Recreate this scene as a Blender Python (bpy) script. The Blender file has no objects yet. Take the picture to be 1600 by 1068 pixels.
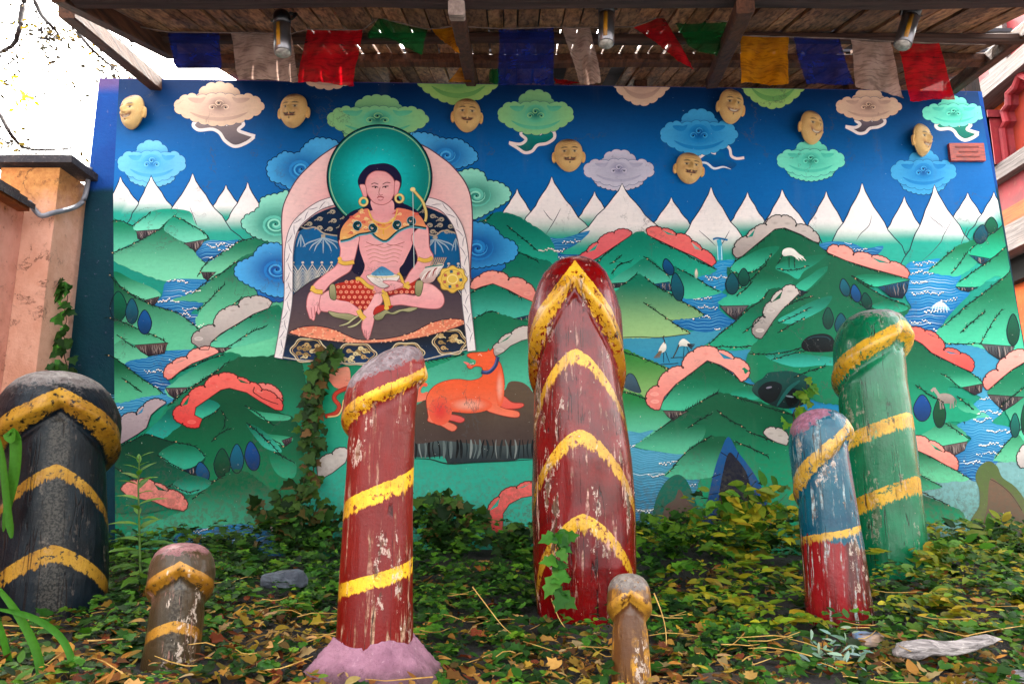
import bpy, math, random
import numpy as np
from mathutils import Vector, Matrix
from mathutils.geometry import tessellate_polygon

scene = bpy.context.scene
COL = scene.collection
# ---------------------------------------------------------------- camera
CAM_H, PITCH, FPX = 0.45, math.radians(11.0), 1200.0
cam_d = bpy.data.cameras.new('camera'); cam = bpy.data.objects.new('camera', cam_d)
COL.objects.link(cam)
cam.location = (0, 0, CAM_H); cam.rotation_euler = (math.pi/2 + PITCH, 0, 0)
cam_d.sensor_width = 36; cam_d.sensor_fit = 'HORIZONTAL'; cam_d.lens = 36*FPX/1600
cam_d.clip_start = 0.02; cam_d.clip_end = 500
scene.camera = cam
# ---------------------------------------------------------------- world, sun, exposure
SUN_EL, SUN_AZ = 50.0, -4.0            # sun stands behind the mural wall, a little to the left
world = bpy.data.worlds.new('World'); scene.world = world; world.use_nodes = True
wn, wl = world.node_tree.nodes, world.node_tree.links
wn.clear()
w_sky = wn.new('ShaderNodeTexSky'); w_sky.sky_type = 'NISHITA'; w_sky.sun_disc = False
w_sky.sun_elevation = math.radians(SUN_EL); w_sky.sun_rotation = math.radians(SUN_AZ)
w_sky.air_density = 1.6; w_sky.dust_density = 6.0; w_sky.ozone_density = 0.5
w_hs = wn.new('ShaderNodeHueSaturation'); w_hs.inputs['Saturation'].default_value = 0.35
w_mx = wn.new('ShaderNodeMix'); w_mx.data_type = 'RGBA'; w_mx.blend_type = 'MULTIPLY'
w_mx.inputs['Factor'].default_value = 1.0; w_mx.inputs['B'].default_value = (1.0, 0.975, 0.925, 1)
w_bg = wn.new('ShaderNodeBackground'); w_bg.inputs['Strength'].default_value = 0.15
w_out = wn.new('ShaderNodeOutputWorld')
wl.new(w_sky.outputs[0], w_hs.inputs['Color']); wl.new(w_hs.outputs[0], w_mx.inputs['A'])
wl.new(w_mx.outputs['Result'], w_bg.inputs['Color']); wl.new(w_bg.outputs[0], w_out.inputs['Surface'])
sun_d = bpy.data.lights.new('sun', 'SUN'); sun = bpy.data.objects.new('sun', sun_d); COL.objects.link(sun)
sun_d.energy = 2.2; sun_d.angle = math.radians(0.6); sun_d.color = (1, 0.96, 0.90)
_sd = Vector((math.sin(math.radians(SUN_AZ))*math.cos(math.radians(SUN_EL)),
              math.cos(math.radians(SUN_AZ))*math.cos(math.radians(SUN_EL)), math.sin(math.radians(SUN_EL))))
sun.rotation_euler = _sd.to_track_quat('Z', 'Y').to_euler()
sun.location = _sd*20
vs = scene.view_settings
vs.view_transform = 'Standard'; vs.look = 'None'; vs.gamma = 1.0; vs.exposure = 3.5
scene.cycles.max_bounces = 6; scene.cycles.use_denoising = True

# ---------------------------------------------------------------- pixel -> world helpers (photo pixels 1600 x 1068)
CA, SA = math.cos(PITCH), math.sin(PITCH)
def ray(u, v):
    t = (534 - v)/FPX
    return Vector(((u - 800)/FPX, CA - t*SA, SA + t*CA))
def at(u, v, Y):
    d = ray(u, v); k = Y/d.y
    return Vector((d.x*k, Y, CAM_H + d.z*k))
def at_x(u, v, X):
    d = ray(u, v); k = X/d.x
    return Vector((X, d.y*k, CAM_H + d.z*k))
def pxm(v, Y):                         # metres per photo pixel at plane Y, row v
    d = ray(800, v); return (Y/d.y)/FPX
def ground_z(x, y):
    b = -0.08 + 0.06*(y - 2.3)
    return b + 0.025*math.sin(1.7*x + 0.6)*math.sin(1.3*y + 1.0) + 0.012*math.sin(4.1*x + 2*y)
def ground_hit(u, v):
    d = ray(u, v); lo, hi = 1.2, 8.0
    for _ in range(40):
        m = (lo + hi)/2; p = d*(m/d.y)
        if CAM_H + p.z > ground_z(p.x, m): lo = m
        else: hi = m
    p = d*(hi/d.y); return Vector((p.x, hi, ground_z(p.x, hi)))

def lin(c):
    if isinstance(c, str):
        c = c.lstrip('#'); c = [int(c[i:i+2], 16)/255 for i in (0, 2, 4)]
    return tuple((x/12.92 if x <= 0.04045 else ((x + 0.055)/1.055)**2.4) for x in c[:3]) + (1.0,)
def alb(c, k=0.88, g=1.28):
    """paint or surface colour as an albedo"""
    r = lin(c); return (k*r[0]**g, k*r[1]**g, k*r[2]**g, 1.0)

# ---------------------------------------------------------------- object helpers
def tag(o, label=None, cat=None, group=None, kind=None):
    if label: o['label'] = label
    if cat: o['category'] = cat
    if group: o['group'] = group
    if kind: o['kind'] = kind
    return o
def empty(name, loc, label, cat, group=None, rot=None):
    o = bpy.data.objects.new(name, None); COL.objects.link(o); o.location = loc
    o.empty_display_size = 0.1
    if rot: o.rotation_euler = rot
    return tag(o, label, cat, group)
class MB:
    """collects faces of one mesh"""
    def __init__(s): s.v = []; s.f = []; s.mi = []; s.cur = 0
    def add(s, verts, faces):
        b = len(s.v); s.v.extend([tuple(p) for p in verts])
        s.f.extend([tuple(i + b for i in q) for q in faces]); s.mi.extend([s.cur]*len(faces))
    def box(s, c, size, rot=None, taper=1.0):
        c = Vector(c); hx, hy, hz = size[0]/2, size[1]/2, size[2]/2
        P = []
        for z, k in ((-hz, 1), (hz, taper)):
            for x, y in ((-hx, -hy), (hx, -hy), (hx, hy), (-hx, hy)): P.append(Vector((x*k, y*k, z)))
        if rot is not None: P = [rot @ p for p in P]
        s.add([p + c for p in P], [(3,2,1,0),(4,5,6,7),(0,1,5,4),(1,2,6,5),(2,3,7,6),(3,0,4,7)])
    def bar(s, a, b, w, h, up=(0,0,1), bev=0.0):
        """square bar a->b, width w (sideways) height h (up), chamfered by bev"""
        a = Vector(a); b = Vector(b); d = (b - a).normalized(); side = d.cross(Vector(up)).normalized(); u = side.cross(d).normalized()
        hw, hh = w/2, h/2; e = bev
        prof = [(-hw+e,-hh),(hw-e,-hh),(hw,-hh+e),(hw,hh-e),(hw-e,hh),(-hw+e,hh),(-hw,hh-e),(-hw,-hh+e)] if e > 0 else [(-hw,-hh),(hw,-hh),(hw,hh),(-hw,hh)]
        n = len(prof)
        V = [a + side*x + u*z for x, z in prof] + [b + side*x + u*z for x, z in prof]
        F = [tuple(range(n))[::-1], tuple(range(n, 2*n))] + [(i, (i+1) % n, n + (i+1) % n, n + i) for i in range(n)]
        s.add(V, F)
    def tube(s, pts, r, n=8, cap=True):
        pts = [Vector(p) for p in pts]; rr = r if isinstance(r, (list, tuple)) else [r]*len(pts)
        V = []; F = []
        for i, p in enumerate(pts):
            d = (pts[min(i+1, len(pts)-1)] - pts[max(i-1, 0)]).normalized()
            ref = Vector((0,0,1)) if abs(d.z) < 0.9 else Vector((0,1,0))
            a = d.cross(ref).normalized(); b = a.cross(d)
            for k in range(n):
                t = 2*math.pi*k/n; V.append(p + (a*math.cos(t) + b*math.sin(t))*rr[i])
        for i in range(len(pts)-1):
            for k in range(n):
                F.append((i*n+k, i*n+(k+1) % n, (i+1)*n+(k+1) % n, (i+1)*n+k))
        if cap: F.append(tuple(range(n))[::-1]); F.append(tuple((len(pts)-1)*n + k for k in range(n)))
        s.add(V, F)
    def build(s, name, mats, parent=None, smooth=False, origin=None, link=True):
        me = bpy.data.meshes.new(name)
        o_ = Vector(origin) if origin is not None else Vector((0,0,0))
        me.from_pydata([tuple(Vector(p) - o_) for p in s.v], [], s.f)
        for m in (mats if isinstance(mats, (list, tuple)) else [mats]): me.materials.append(m)
        if isinstance(mats, (list, tuple)) and len(mats) > 1: me.polygons.foreach_set('material_index', s.mi)
        if smooth: me.polygons.foreach_set('use_smooth', [True]*len(me.polygons))
        me.update()
        o = bpy.data.objects.new(name, me); COL.objects.link(o)
        if parent is not None:
            o.parent = parent
            if origin is None: o.matrix_parent_inverse = Matrix.Translation(-parent.location) if parent.parent is None else Matrix()
        elif origin is not None: o.location = o_
        return o
def put_parent(o, parent):
    """keep world placement (mesh in world coordinates) under an unrotated root"""
    o.parent = parent; o.location = -Vector(parent.location) if parent.parent is None else (0, 0, 0); o.matrix_parent_inverse = Matrix()

# ---------------------------------------------------------------- material helpers
class NT:
    def __init__(s, name):
        m = bpy.data.materials.new(name); m.use_nodes = True; s.m = m; s.n = m.node_tree.nodes; s.l = m.node_tree.links
        s.b = s.n['Principled BSDF']; s.out = s.n['Material Output']
    def nd(s, t, **kw):
        n = s.n.new(t)
        for k, v in kw.items():
            if k in n.inputs.keys(): n.inputs[k].default_value = v
            else: setattr(n, k, v)
        return n
    def attr(s, name): return s.nd('ShaderNodeAttribute', attribute_name=name)
    def coord(s, scale=(1,1,1), which='Object'):
        c = s.nd('ShaderNodeTexCoord'); mp = s.nd('ShaderNodeMapping'); mp.inputs['Scale'].default_value = scale
        s.l.new(c.outputs[which], mp.inputs[0]); return mp.outputs[0]
    def noise(s, vec, scale, detail=4, rough=0.55, dist=0.0):
        n = s.nd('ShaderNodeTexNoise'); n.inputs['Scale'].default_value = scale; n.inputs['Detail'].default_value = detail
        n.inputs['Roughness'].default_value = rough; n.inputs['Distortion'].default_value = dist
        s.l.new(vec, n.inputs['Vector']); return n.outputs[0]
    def ramp(s, fac, lo, hi, a=0.0, b=1.0, smooth=True):
        n = s.nd('ShaderNodeMapRange'); n.interpolation_type = 'SMOOTHSTEP' if smooth else 'LINEAR'
        n.inputs[1].default_value = lo; n.inputs[2].default_value = hi; n.inputs[3].default_value = a; n.inputs[4].default_value = b
        s.l.new(fac, n.inputs[0]); return n.outputs[0]
    def math(s, op, a, b=None, c=None):
        n = s.nd('ShaderNodeMath', operation=op)
        for i, x in enumerate((a, b, c)):
            if x is None: continue
            if isinstance(x, (int, float)): n.inputs[i].default_value = x
            else: s.l.new(x, n.inputs[i])
        return n.outputs[0]
    def mix(s, fac, a, b, mode='MIX'):
        n = s.nd('ShaderNodeMix', data_type='RGBA', blend_type=mode)
        for k, x in ((0, fac), (6, a), (7, b)):
            if isinstance(x, (int, float)): n.inputs[k].default_value = x
            elif isinstance(x, (tuple, list)): n.inputs[k].default_value = x
            else: s.l.new(x, n.inputs[k])
        return n.outputs[2]
    def base(s, c): s.l.new(c, s.b.inputs['Base Color']) if not isinstance(c, (tuple, list)) else s.b.inputs['Base Color'].__setattr__('default_value', c)
    def rough(s, r):
        if isinstance(r, (int, float)): s.b.inputs['Roughness'].default_value = r
        else: s.l.new(r, s.b.inputs['Roughness'])
    def bump(s, h, strength=0.3, dist=0.01):
        n = s.nd('ShaderNodeBump'); n.inputs['Strength'].default_value = strength; n.inputs['Distance'].default_value = dist
        s.l.new(h, n.inputs['Height']); s.l.new(n.outputs[0], s.b.inputs['Normal'])

def mat_mottle(name, c1, c2, scale=6, rough=0.7, bump=0.3, dist=0.01, stretch=(1,1,1), c3=None, spec=0.4):
    t = NT(name); v = t.coord(stretch); n1 = t.noise(v, scale, 6, 0.6); n2 = t.noise(v, scale*5, 5, 0.65)
    c = t.mix(t.ramp(n1, 0.35, 0.65), alb(c1), alb(c2))
    if c3: c = t.mix(t.ramp(n2, 0.55, 0.72), c, alb(c3))
    t.base(c); t.rough(rough); t.b.inputs['Specular IOR Level'].default_value = spec
    if bump: t.bump(t.math('ADD', n1, t.math('MULTIPLY', n2, 0.6)), bump, dist)
    return t.m
# ================================================================ THE MURAL WALL
WY = 5.0                                # plane of the painted face
LSTEP = 0.00028                         # one coat of paint to the next
def P(s): return [tuple(float(q) for q in p.split(',')) for p in s.split()]
WALL_Q = P('155,122 1534,143 1562,310 1592,490 1612,600 1660,880 75,880 111,534 139,267')
CLIP = P('176,123.5 1533,143.5 1561,310 1591,490 1611,600 1659,880 150,880 165,534 177,300')
def catmull(pts, closed=True, n=5):
    out = []; N = len(pts)
    rng = range(N) if closed else range(N-1)
    for i in rng:
        if closed: p0, p1, p2, p3 = pts[i-1], pts[i], pts[(i+1) % N], pts[(i+2) % N]
        else: p0, p1, p2, p3 = pts[max(i-1, 0)], pts[i], pts[i+1], pts[min(i+2, N-1)]
        for k in range(n):
            t = k/n; t2 = t*t; t3 = t2*t
            out.append(tuple(0.5*((2*p1[j]) + (-p0[j]+p2[j])*t + (2*p0[j]-5*p1[j]+4*p2[j]-p3[j])*t2 + (-p0[j]+3*p1[j]-3*p2[j]+p3[j])*t3) for j in (0, 1)))
    if not closed: out.append(pts[-1])
    return out
def resample(pts, step, closed=False):
    pts = list(pts) + ([pts[0]] if closed else []); out = [pts[0]]; acc = 0.0
    for a, b in zip(pts, pts[1:]):
        L = math.hypot(b[0]-a[0], b[1]-a[1])
        if L < 1e-9: continue
        d = step - acc
        while d <= L:
            out.append((a[0]+(b[0]-a[0])*d/L, a[1]+(b[1]-a[1])*d/L)); d += step
        acc = (acc + L) % step if True else 0
    return out
def area2(p): return sum(p[i-1][0]*p[i][1] - p[i][0]*p[i-1][1] for i in range(len(p)))
def scallop(pts, closed=True, step=7.0, amp=1.6, side=1.0):
    """small round bumps along a curve, bulging outwards (closed) or to one side"""
    L = sum(math.hypot(b[0]-a[0], b[1]-a[1]) for a, b in zip(pts, pts[1:])) + (math.hypot(pts[0][0]-pts[-1][0], pts[0][1]-pts[-1][1]) if closed else 0)
    k = max(2, round(L/step)); st = L/k/6.0
    q = resample(pts, st*0.9999, closed); out = []
    if closed: side = 1.0 if area2(pts) > 0 else -1.0
    for i, p in enumerate(q):
        a = q[i-1] if (closed or i > 0) else q[i]; b = q[(i+1) % len(q)] if (closed or i < len(q)-1) else q[i]
        dx, dy = b[0]-a[0], b[1]-a[1]; l = math.hypot(dx, dy) or 1
        h = amp*abs(math.sin(math.pi*i/6.0))**0.6
        out.append((p[0] + dy/l*h*side, p[1] - dx/l*h*side))
    return out
def clip_poly(poly, win=CLIP):
    out = poly; ws = 1 if area2(win) > 0 else -1
    for i in range(len(win)):
        a, b = win[i-1], win[i]; inp = out; out = []
        if not inp: return []
        f = lambda p: ((b[0]-a[0])*(p[1]-a[1]) - (b[1]-a[1])*(p[0]-a[0]))*ws
        for j in range(len(inp)):
            p, q = inp[j-1], inp[j]; fp, fq = f(p), f(q)
            if (fp >= 0) != (fq >= 0):
                t = fp/(fp-fq); out.append((p[0]+(q[0]-p[0])*t, p[1]+(q[1]-p[1])*t))
            if fq >= 0: out.append(q)
    return out
def inside(p, poly):
    c = False; x, y = p
    for i in range(len(poly)):
        (x1, y1), (x2, y2) = poly[i-1], poly[i]
        if (y1 > y) != (y2 > y) and x < (x2-x1)*(y-y1)/(y2-y1) + x1: c = not c
    return c

def mural_material():
    t = NT('mural_paint')
    a, b, g = t.attr('ca'), t.attr('cb'), t.attr('gr')
    ln = t.nd('ShaderNodeVectorMath', operation='LENGTH'); t.l.new(g.outputs['Vector'], ln.inputs[0])
    v = t.coord(); n1 = t.noise(v, 2.3, 6, 0.62); n2 = t.noise(v, 38, 4, 0.7); n3 = t.noise(t.coord((3, 3, 0.5)), 2.0, 5, 0.6)
    tt = t.math('ADD', ln.outputs['Value'], t.math('MULTIPLY', t.math('SUBTRACT', n1, 0.5), 0.18))
    c = t.mix(t.ramp(tt, 0.08, 1.0), a.outputs['Color'], b.outputs['Color'])
    c = t.mix(t.ramp(n1, 0.35, 0.7, 0.0, 0.5), c, t.mix(1.0, c, (0.80, 0.82, 0.84, 1), 'MULTIPLY'))
    c = t.mix(t.ramp(n3, 0.55, 0.8, 0.0, 0.10), c, (0.20, 0.21, 0.17, 1))          # dusty run-off
    c = t.mix(t.ramp(n2, 0.45, 0.75, 0.0, 0.35), c, t.mix(1.0, c, (0.70, 0.70, 0.74, 1), 'MULTIPLY'))
    n5 = t.noise(t.coord((5, 5, 26)), 2.2, 5, .7); c = t.mix(t.ramp(n5, .48, .75, 0, .30), c, t.mix(1.0, c, (1.35, 1.3, 1.25, 1), 'MULTIPLY')); c = t.mix(t.ramp(n5, .28, .45, .28, 0), c, t.mix(1.0, c, (.62, .64, .66, 1), 'MULTIPLY'))
    tc = t.nd('ShaderNodeTexCoord'); sz = t.nd('ShaderNodeSeparateXYZ'); t.l.new(tc.outputs['Object'], sz.inputs[0]); lowz = t.math('ADD', sz.outputs['Z'], t.math('MULTIPLY', n3, -.5)); c = t.mix(t.math('MULTIPLY', t.ramp(lowz, .55, -.15), t.ramp(n2, .42, .6)), c, t.mix(.6, c, (.09, .08, .05, 1)))
    n4 = t.noise(v, 70, 2, 0.5); c = t.mix(t.ramp(n4, 0.755, 0.775, 0.0, 0.6), c, (0.55, 0.54, 0.5, 1))   # pin-head flakes
    nc = t.noise(v, 1.3, 9, .62, .3); crk = t.math('SUBTRACT', 1.0, t.ramp(t.math('ABSOLUTE', t.math('SUBTRACT', nc, .5)), .0012, .004)); crk = t.math('MULTIPLY', crk, t.ramp(n1, .46, .60)); c = t.mix(t.math('MULTIPLY', crk, .55), c, (.06, .06, .06, 1))
    t.base(c); t.rough(t.ramp(n1, 0.3, 0.7, 0.42, 0.6)); t.b.inputs['Specular IOR Level'].default_value = 0.12
    t.bump(t.math('ADD', n2, t.math('MULTIPLY', n1, 1.5)), 0.25, 0.004)
    return t.m
M_MURAL = mural_material()

import colorsys
def pigment(c):
    """paint colour of the mural; its greens lean towards teal"""
    if isinstance(c, str): c = [int(c.lstrip('#')[i:i+2], 16)/255 for i in (0, 2, 4)]
    h, s_, v = colorsys.rgb_to_hsv(*c[:3])
    if 0.36 < h < 0.47 and s_ > .25 and v > .2:
        h += .014; s_ = min(1, s_*1.15)
        if v > .6: v = min(1, v*1.06); s_ *= .92
    elif 0.54 < h < 0.64: h -= .02; s_ = min(1, s_*1.05)
    return alb(colorsys.hsv_to_rgb(h, s_, v), .86, 1.40 if .28 < h < .72 and s_ > .2 else 1.16)
class Paint:
    """flat painted shapes lying on the wall face, one mesh"""
    N = 0
    def __init__(s, layer=1):
        Paint.N += 1; s.v = []; s.f = []; s.ca = []; s.cb = []; s.gr = []; s.L = layer + (Paint.N*0.6180339 % 1)*0.85
    def fill(s, pts, cA, cB=None, g=None, sm=True, clip=True, n=5):
        if isinstance(pts, str): pts = P(pts)
        if sm: pts = catmull(pts, True, n)
        full = pts
        if clip: pts = clip_poly(pts)
        if len(pts) < 3: return full
        Y = WY - s.L*LSTEP; s.L += 0.4; b0 = len(s.v)
        A = pigment(cA); B = pigment(cB) if cB else A
        v0 = min(p[1] for p in full); v1 = max(p[1] for p in full)
        for p in pts:
            s.v.append(tuple(at(p[0], p[1], Y))); s.ca.append(A); s.cb.append(B)
            if g is None: s.gr.append((max(0, (p[1]-v0)/(v1-v0)), 0, 0))
            elif g[0] == 'v': s.gr.append((max(0.0, (p[1]-g[1])/(g[2]-g[1])), 0, 0))
            else: s.gr.append(((p[0]-g[1])/g[3], (p[1]-g[2])/g[4], 0))
        tri = tessellate_polygon([[Vector((p[0], -p[1], 0)) for p in pts]])
        for q in tri:
            i, j, k = q
            ar = (pts[j][0]-pts[i][0])*(pts[k][1]-pts[i][1]) - (pts[j][1]-pts[i][1])*(pts[k][0]-pts[i][0])
            if abs(ar) < 1e-6: continue
            s.f.append((b0+i, b0+j, b0+k) if ar < 0 else (b0+k, b0+j, b0+i))
        return full
    def radial(s, cx, cy, rx, ry, cA, cB, n=28, clip=True):
        """disc shaded from its middle outwards"""
        Y = WY - s.L*LSTEP; s.L += 0.3; b0 = len(s.v); A, B = pigment(cA), pigment(cB)
        rings = 5; f0 = len(s.f)
        s.v.append(tuple(at(cx, cy, Y))); s.ca.append(A); s.cb.append(B); s.gr.append((0, 0, 0))
        for r in range(1, rings+1):
            for k in range(n):
                t = 2*math.pi*k/n; q = r/rings
                s.v.append(tuple(at(cx + rx*q*math.cos(t), cy + ry*q*math.sin(t), Y))); s.ca.append(A); s.cb.append(B); s.gr.append((q, 0, 0))
        for k in range(n): s.f.append((b0, b0+1+(k+1) % n, b0+1+k))
        for r in range(rings-1):
            for k in range(n):
                a = b0+1+r*n; s.f.append((a+k, a+(k+1) % n, a+n+(k+1) % n, a+n+k))
        pix = [(cx, cy)] + [(cx + rx*r/rings*math.cos(2*math.pi*k/n), cy + ry*r/rings*math.sin(2*math.pi*k/n)) for r in range(1, rings+1) for k in range(n)]
        if clip and not all(inside(q, CLIP) for q in pix[-n:]): s.f[f0:] = [q for q in s.f[f0:] if all(inside(pix[i-b0], CLIP) for i in q)]
    def line(s, pts, w, col, sm=True, closed=False, taper=False, n=4, clip=True, same=False):
        if isinstance(pts, str): pts = P(pts)
        if sm: pts = catmull(pts, closed, n)
        if closed: pts = list(pts) + [pts[0]]
        Y = WY - s.L*LSTEP; s.L += 0.12; A = pigment(col); N = len(pts); prev = None
        for i, p in enumerate(pts):
            a, b = pts[max(i-1, 0)], pts[min(i+1, N-1)]
            if closed and i in (0, N-1): a, b = pts[-2], pts[1]
            dx, dy = b[0]-a[0], b[1]-a[1]; l = math.hypot(dx, dy) or 1
            ww = w/2*(1 if not taper else max(0.15, math.sin(math.pi*(i+0.4)/(N-0.2))**0.7 if taper is True else 1-i/(N)))
            if clip and not inside(p, CLIP): prev = None; continue
            k = len(s.v)
            for sg in (1, -1):
                s.v.append(tuple(at(p[0] - dy/l*ww*sg, p[1] + dx/l*ww*sg, Y))); s.ca.append(A); s.cb.append(A); s.gr.append((0, 0, 0))
            if prev is not None: s.f.append((prev, k, k+1, prev+1))
            prev = k
    def dots(s, lst, col, sides=6):
        Y = WY - s.L*LSTEP; s.L += 0.12; A = pigment(col)
        for x, y, r in lst:
            if not inside((x, y), CLIP): continue
            b = len(s.v)
            for k in range(sides):
                t = 2*math.pi*k/sides + x
                s.v.append(tuple(at(x + r*math.cos(t), y + r*0.85*math.sin(t), Y))); s.ca.append(A); s.cb.append(A); s.gr.append((0, 0, 0))
            s.f.append(tuple(b+k for k in range(sides)))
    def ticks(s, pts, col='#0d3f33', rnd=None, ln=7.5, gap=4.2, sm=True, w=1.15):
        """grassy ridge: a thin dark contour with short bristles"""
        if isinstance(pts, str): pts = P(pts)
        rnd = rnd or random.Random(int(pts[0][0]*7 + pts[0][1]))
        c = catmull(pts, False, 5) if sm else pts
        s.line([(x + rnd.uniform(-.5, .5), y + rnd.uniform(-.5, .5)) for x, y in c], w*1.2, col, sm=False)
        q = resample(c, gap); Y = WY - s.L*LSTEP; s.L += 0.12; A = pigment(col)
        for i in range(1, len(q)):
            a, b = q[i-1], q[i]; dx, dy = b[0]-a[0], b[1]-a[1]; l = math.hypot(dx, dy) or 1
            if not inside(b, CLIP): continue
            sg = rnd.choice((-1, 1)); an = math.atan2(dy, dx) + sg*rnd.uniform(0.35, 0.8) + (math.pi if rnd.random() < .35 else 0)
            L = ln*rnd.uniform(.5, 1.15); ex, ey = b[0]+math.cos(an)*L, b[1]+math.sin(an)*L
            nx, ny = -math.sin(an)*w*.75, math.cos(an)*w*.75; k = len(s.v)
            for x, y in ((b[0]+nx, b[1]+ny), (b[0]-nx, b[1]-ny), (ex, ey)):
                s.v.append(tuple(at(x, y, Y))); s.ca.append(A); s.cb.append(A); s.gr.append((0, 0, 0))
            s.f.append((k, k+1, k+2))
        fl = [(p[0]+rnd.uniform(-1, 1), p[1]+rnd.uniform(-1, 1), rnd.uniform(.8, 1.4)) for p in q[2::9]]
        if fl: s.dots(fl, '#c9a77f', 5)
    def build(s, name, parent, label=None):
        if not s.f: return None
        me = bpy.data.meshes.new(name); me.from_pydata(s.v, [], s.f); me.materials.append(M_MURAL)
        for nm, d in (('ca', s.ca), ('cb', s.cb)):
            at_ = me.attributes.new(nm, 'FLOAT_COLOR', 'POINT'); at_.data.foreach_set('color', np.array(d, np.float32).ravel())
        at_ = me.attributes.new('gr', 'FLOAT_VECTOR', 'POINT'); at_.data.foreach_set('vector', np.array(s.gr, np.float32).ravel())
        me.update(); o = bpy.data.objects.new(name, me); COL.objects.link(o); o.parent = parent
        if parent.parent is None: o.location = -Vector(parent.location)
        if label: o['label'] = label
        return o

_wb = at(868, 880, WY)
mural_wall = empty('mural_wall', (0, WY, 0), 'tall rendered wall painted with a landscape mural of a seated figure, hills and clouds', 'painted wall')
# masonry body
mb = MB(); q = [at(u, v, WY) for u, v in WALL_Q]; TH = 0.32
n_ = len(q); back = [p + Vector((0, TH, 0)) for p in q]
mb.add(q + back, [tuple(range(n_)), tuple(range(n_, 2*n_))[::-1]] + [(i, n_+i, n_+(i+1) % n_, (i+1) % n_) for i in range(n_)])
def wall_body_mat():
    t = NT('wall_margin_paint'); c = t.nd('ShaderNodeTexCoord'); sp = t.nd('ShaderNodeSeparateXYZ'); t.l.new(c.outputs['Object'], sp.inputs[0])
    v = t.coord(); n1 = t.noise(v, 3, 6, .65); n2 = t.noise(v, 24, 5, .7)
    z = t.math('ADD', sp.outputs['Z'], t.math('MULTIPLY', n1, 0.08))
    c0 = t.mix(t.ramp(n1, .35, .7), alb('#0b4a55'), alb('#0f3f50'))
    c1 = t.mix(t.ramp(n1, .35, .7), alb('#145a9c'), alb('#1a4f94'))
    zt = at(140, 292, WY).z
    c2 = t.mix(t.ramp(z, zt, zt+0.06), c0, c1)
    c2 = t.mix(t.ramp(n2, .62, .72, 0, .6), c2, alb('#8c86a0')); c2 = t.mix(t.ramp(z, at(0, 140, WY).z, at(0, 122, WY).z, 0, .35), c2, alb('#a56b62'))
    t.base(c2); t.rough(.7); t.b.inputs['Specular IOR Level'].default_value = .15; t.bump(t.math('ADD', n1, n2), .5, .01); return t.m
mo = mb.build('wall_body', wall_body_mat()); mo.parent = mural_wall; mo.location = -mural_wall.location

# ---- painted sky and the far green ground
pt = Paint(1)
pt.fill('170,120 1540,140 1575,380 172,380', '#06386f', '#0b70bf', ('v', 110, 280), sm=False)
pt.build('painted_sky', mural_wall)
pt = Paint(2)
pt.fill('165,352 1575,362 1680,890 140,890', '#2f9f86', '#2c9a74', ('v', 330, 800), sm=False)
pt.build('painted_meadow', mural_wall)

# ---- snow mountains
def peak(u, v, wl, wr, base, lay, gs=0.42, ge=0.8, cut=None, crack=None, skew=0):
    D = base - v; L, R = [], []
    r = random.Random(int(u*3+v))
    for k in range(1, 13):
        s_ = k/12; d = D*s_
        wob = 1 + 0.05*math.sin(k*1.9 + u)
        L.append((u - wl*1.08*(s_**1.26)*wob - 2.6*min(1, s_*4) + skew*s_, v + d)); R.append((u + wr*1.08*(s_**1.26)/wob + 2.6*min(1, s_*4) + skew*s_, v + d))
    pts = L[::-1] + [(u, v-1.0)] + R
    p = Paint(lay); p.fill(pts, '#f7f0ec', '#3fae95', ('v', v + D*gs, v + D*ge), sm=False)
    p.line(L[::-1] + [(u, v-1.5)] + R, 1.5, '#39465a', sm=False)
    for c in (crack or []): p.line(c, 1.2, '#4b4c58', taper=True)
    p.build('painted_mountain', mural_wall)
peak(188, 277, 30, 52, 352, 3)
peak(236, 275, 34, 50, 352, 4)
peak(353, 290, 38, 40, 352, 3); peak(387, 286, 52, 52, 380, 4)
peak(301, 272, 84, 92, 402, 6, .36, .72, crack=['296,322 305,345 309,360 307,372'])
for a in ((808, 296, 40, 40, 362, 4), (929, 300, 40, 42, 366, 4), (1049, 309, 48, 48, 378, 4), (1168, 301, 44, 46, 380, 4), (1291, 300, 50, 52, 392, 4), (1413, 308, 44, 44, 392, 4), (1512, 302, 42, 46, 372, 4), (1553, 301, 40, 40, 372, 5)):
    peak(*a)
peak(862, 277, 66, 74, 384, 6, .5, .9, crack=['849,328 858,340 864,345', '876,326 866,345 853,366'])
peak(972, 288, 96, 96, 402, 7, .5, .9)
peak(1111, 293, 74, 80, 420, 7, .5, .85, crack=['1092,360 1108,374 1118,384', '1140,360 1130,378 1125,384'])
peak(1222, 297, 62, 84, 408, 6, .42, .72)
peak(1347, 287, 76, 88, 432, 8, .44, .66, crack=['1362,336 1358,352 1345,365 1338,376'])
peak(1460, 290, 58, 100, 440, 9, .42, .6, crack=['1450,336 1465,348 1478,358', '1490,336 1484,350 1474,368 1470,378 1455,395 1440,408', '1512,355 1505,372 1500,386'])
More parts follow.
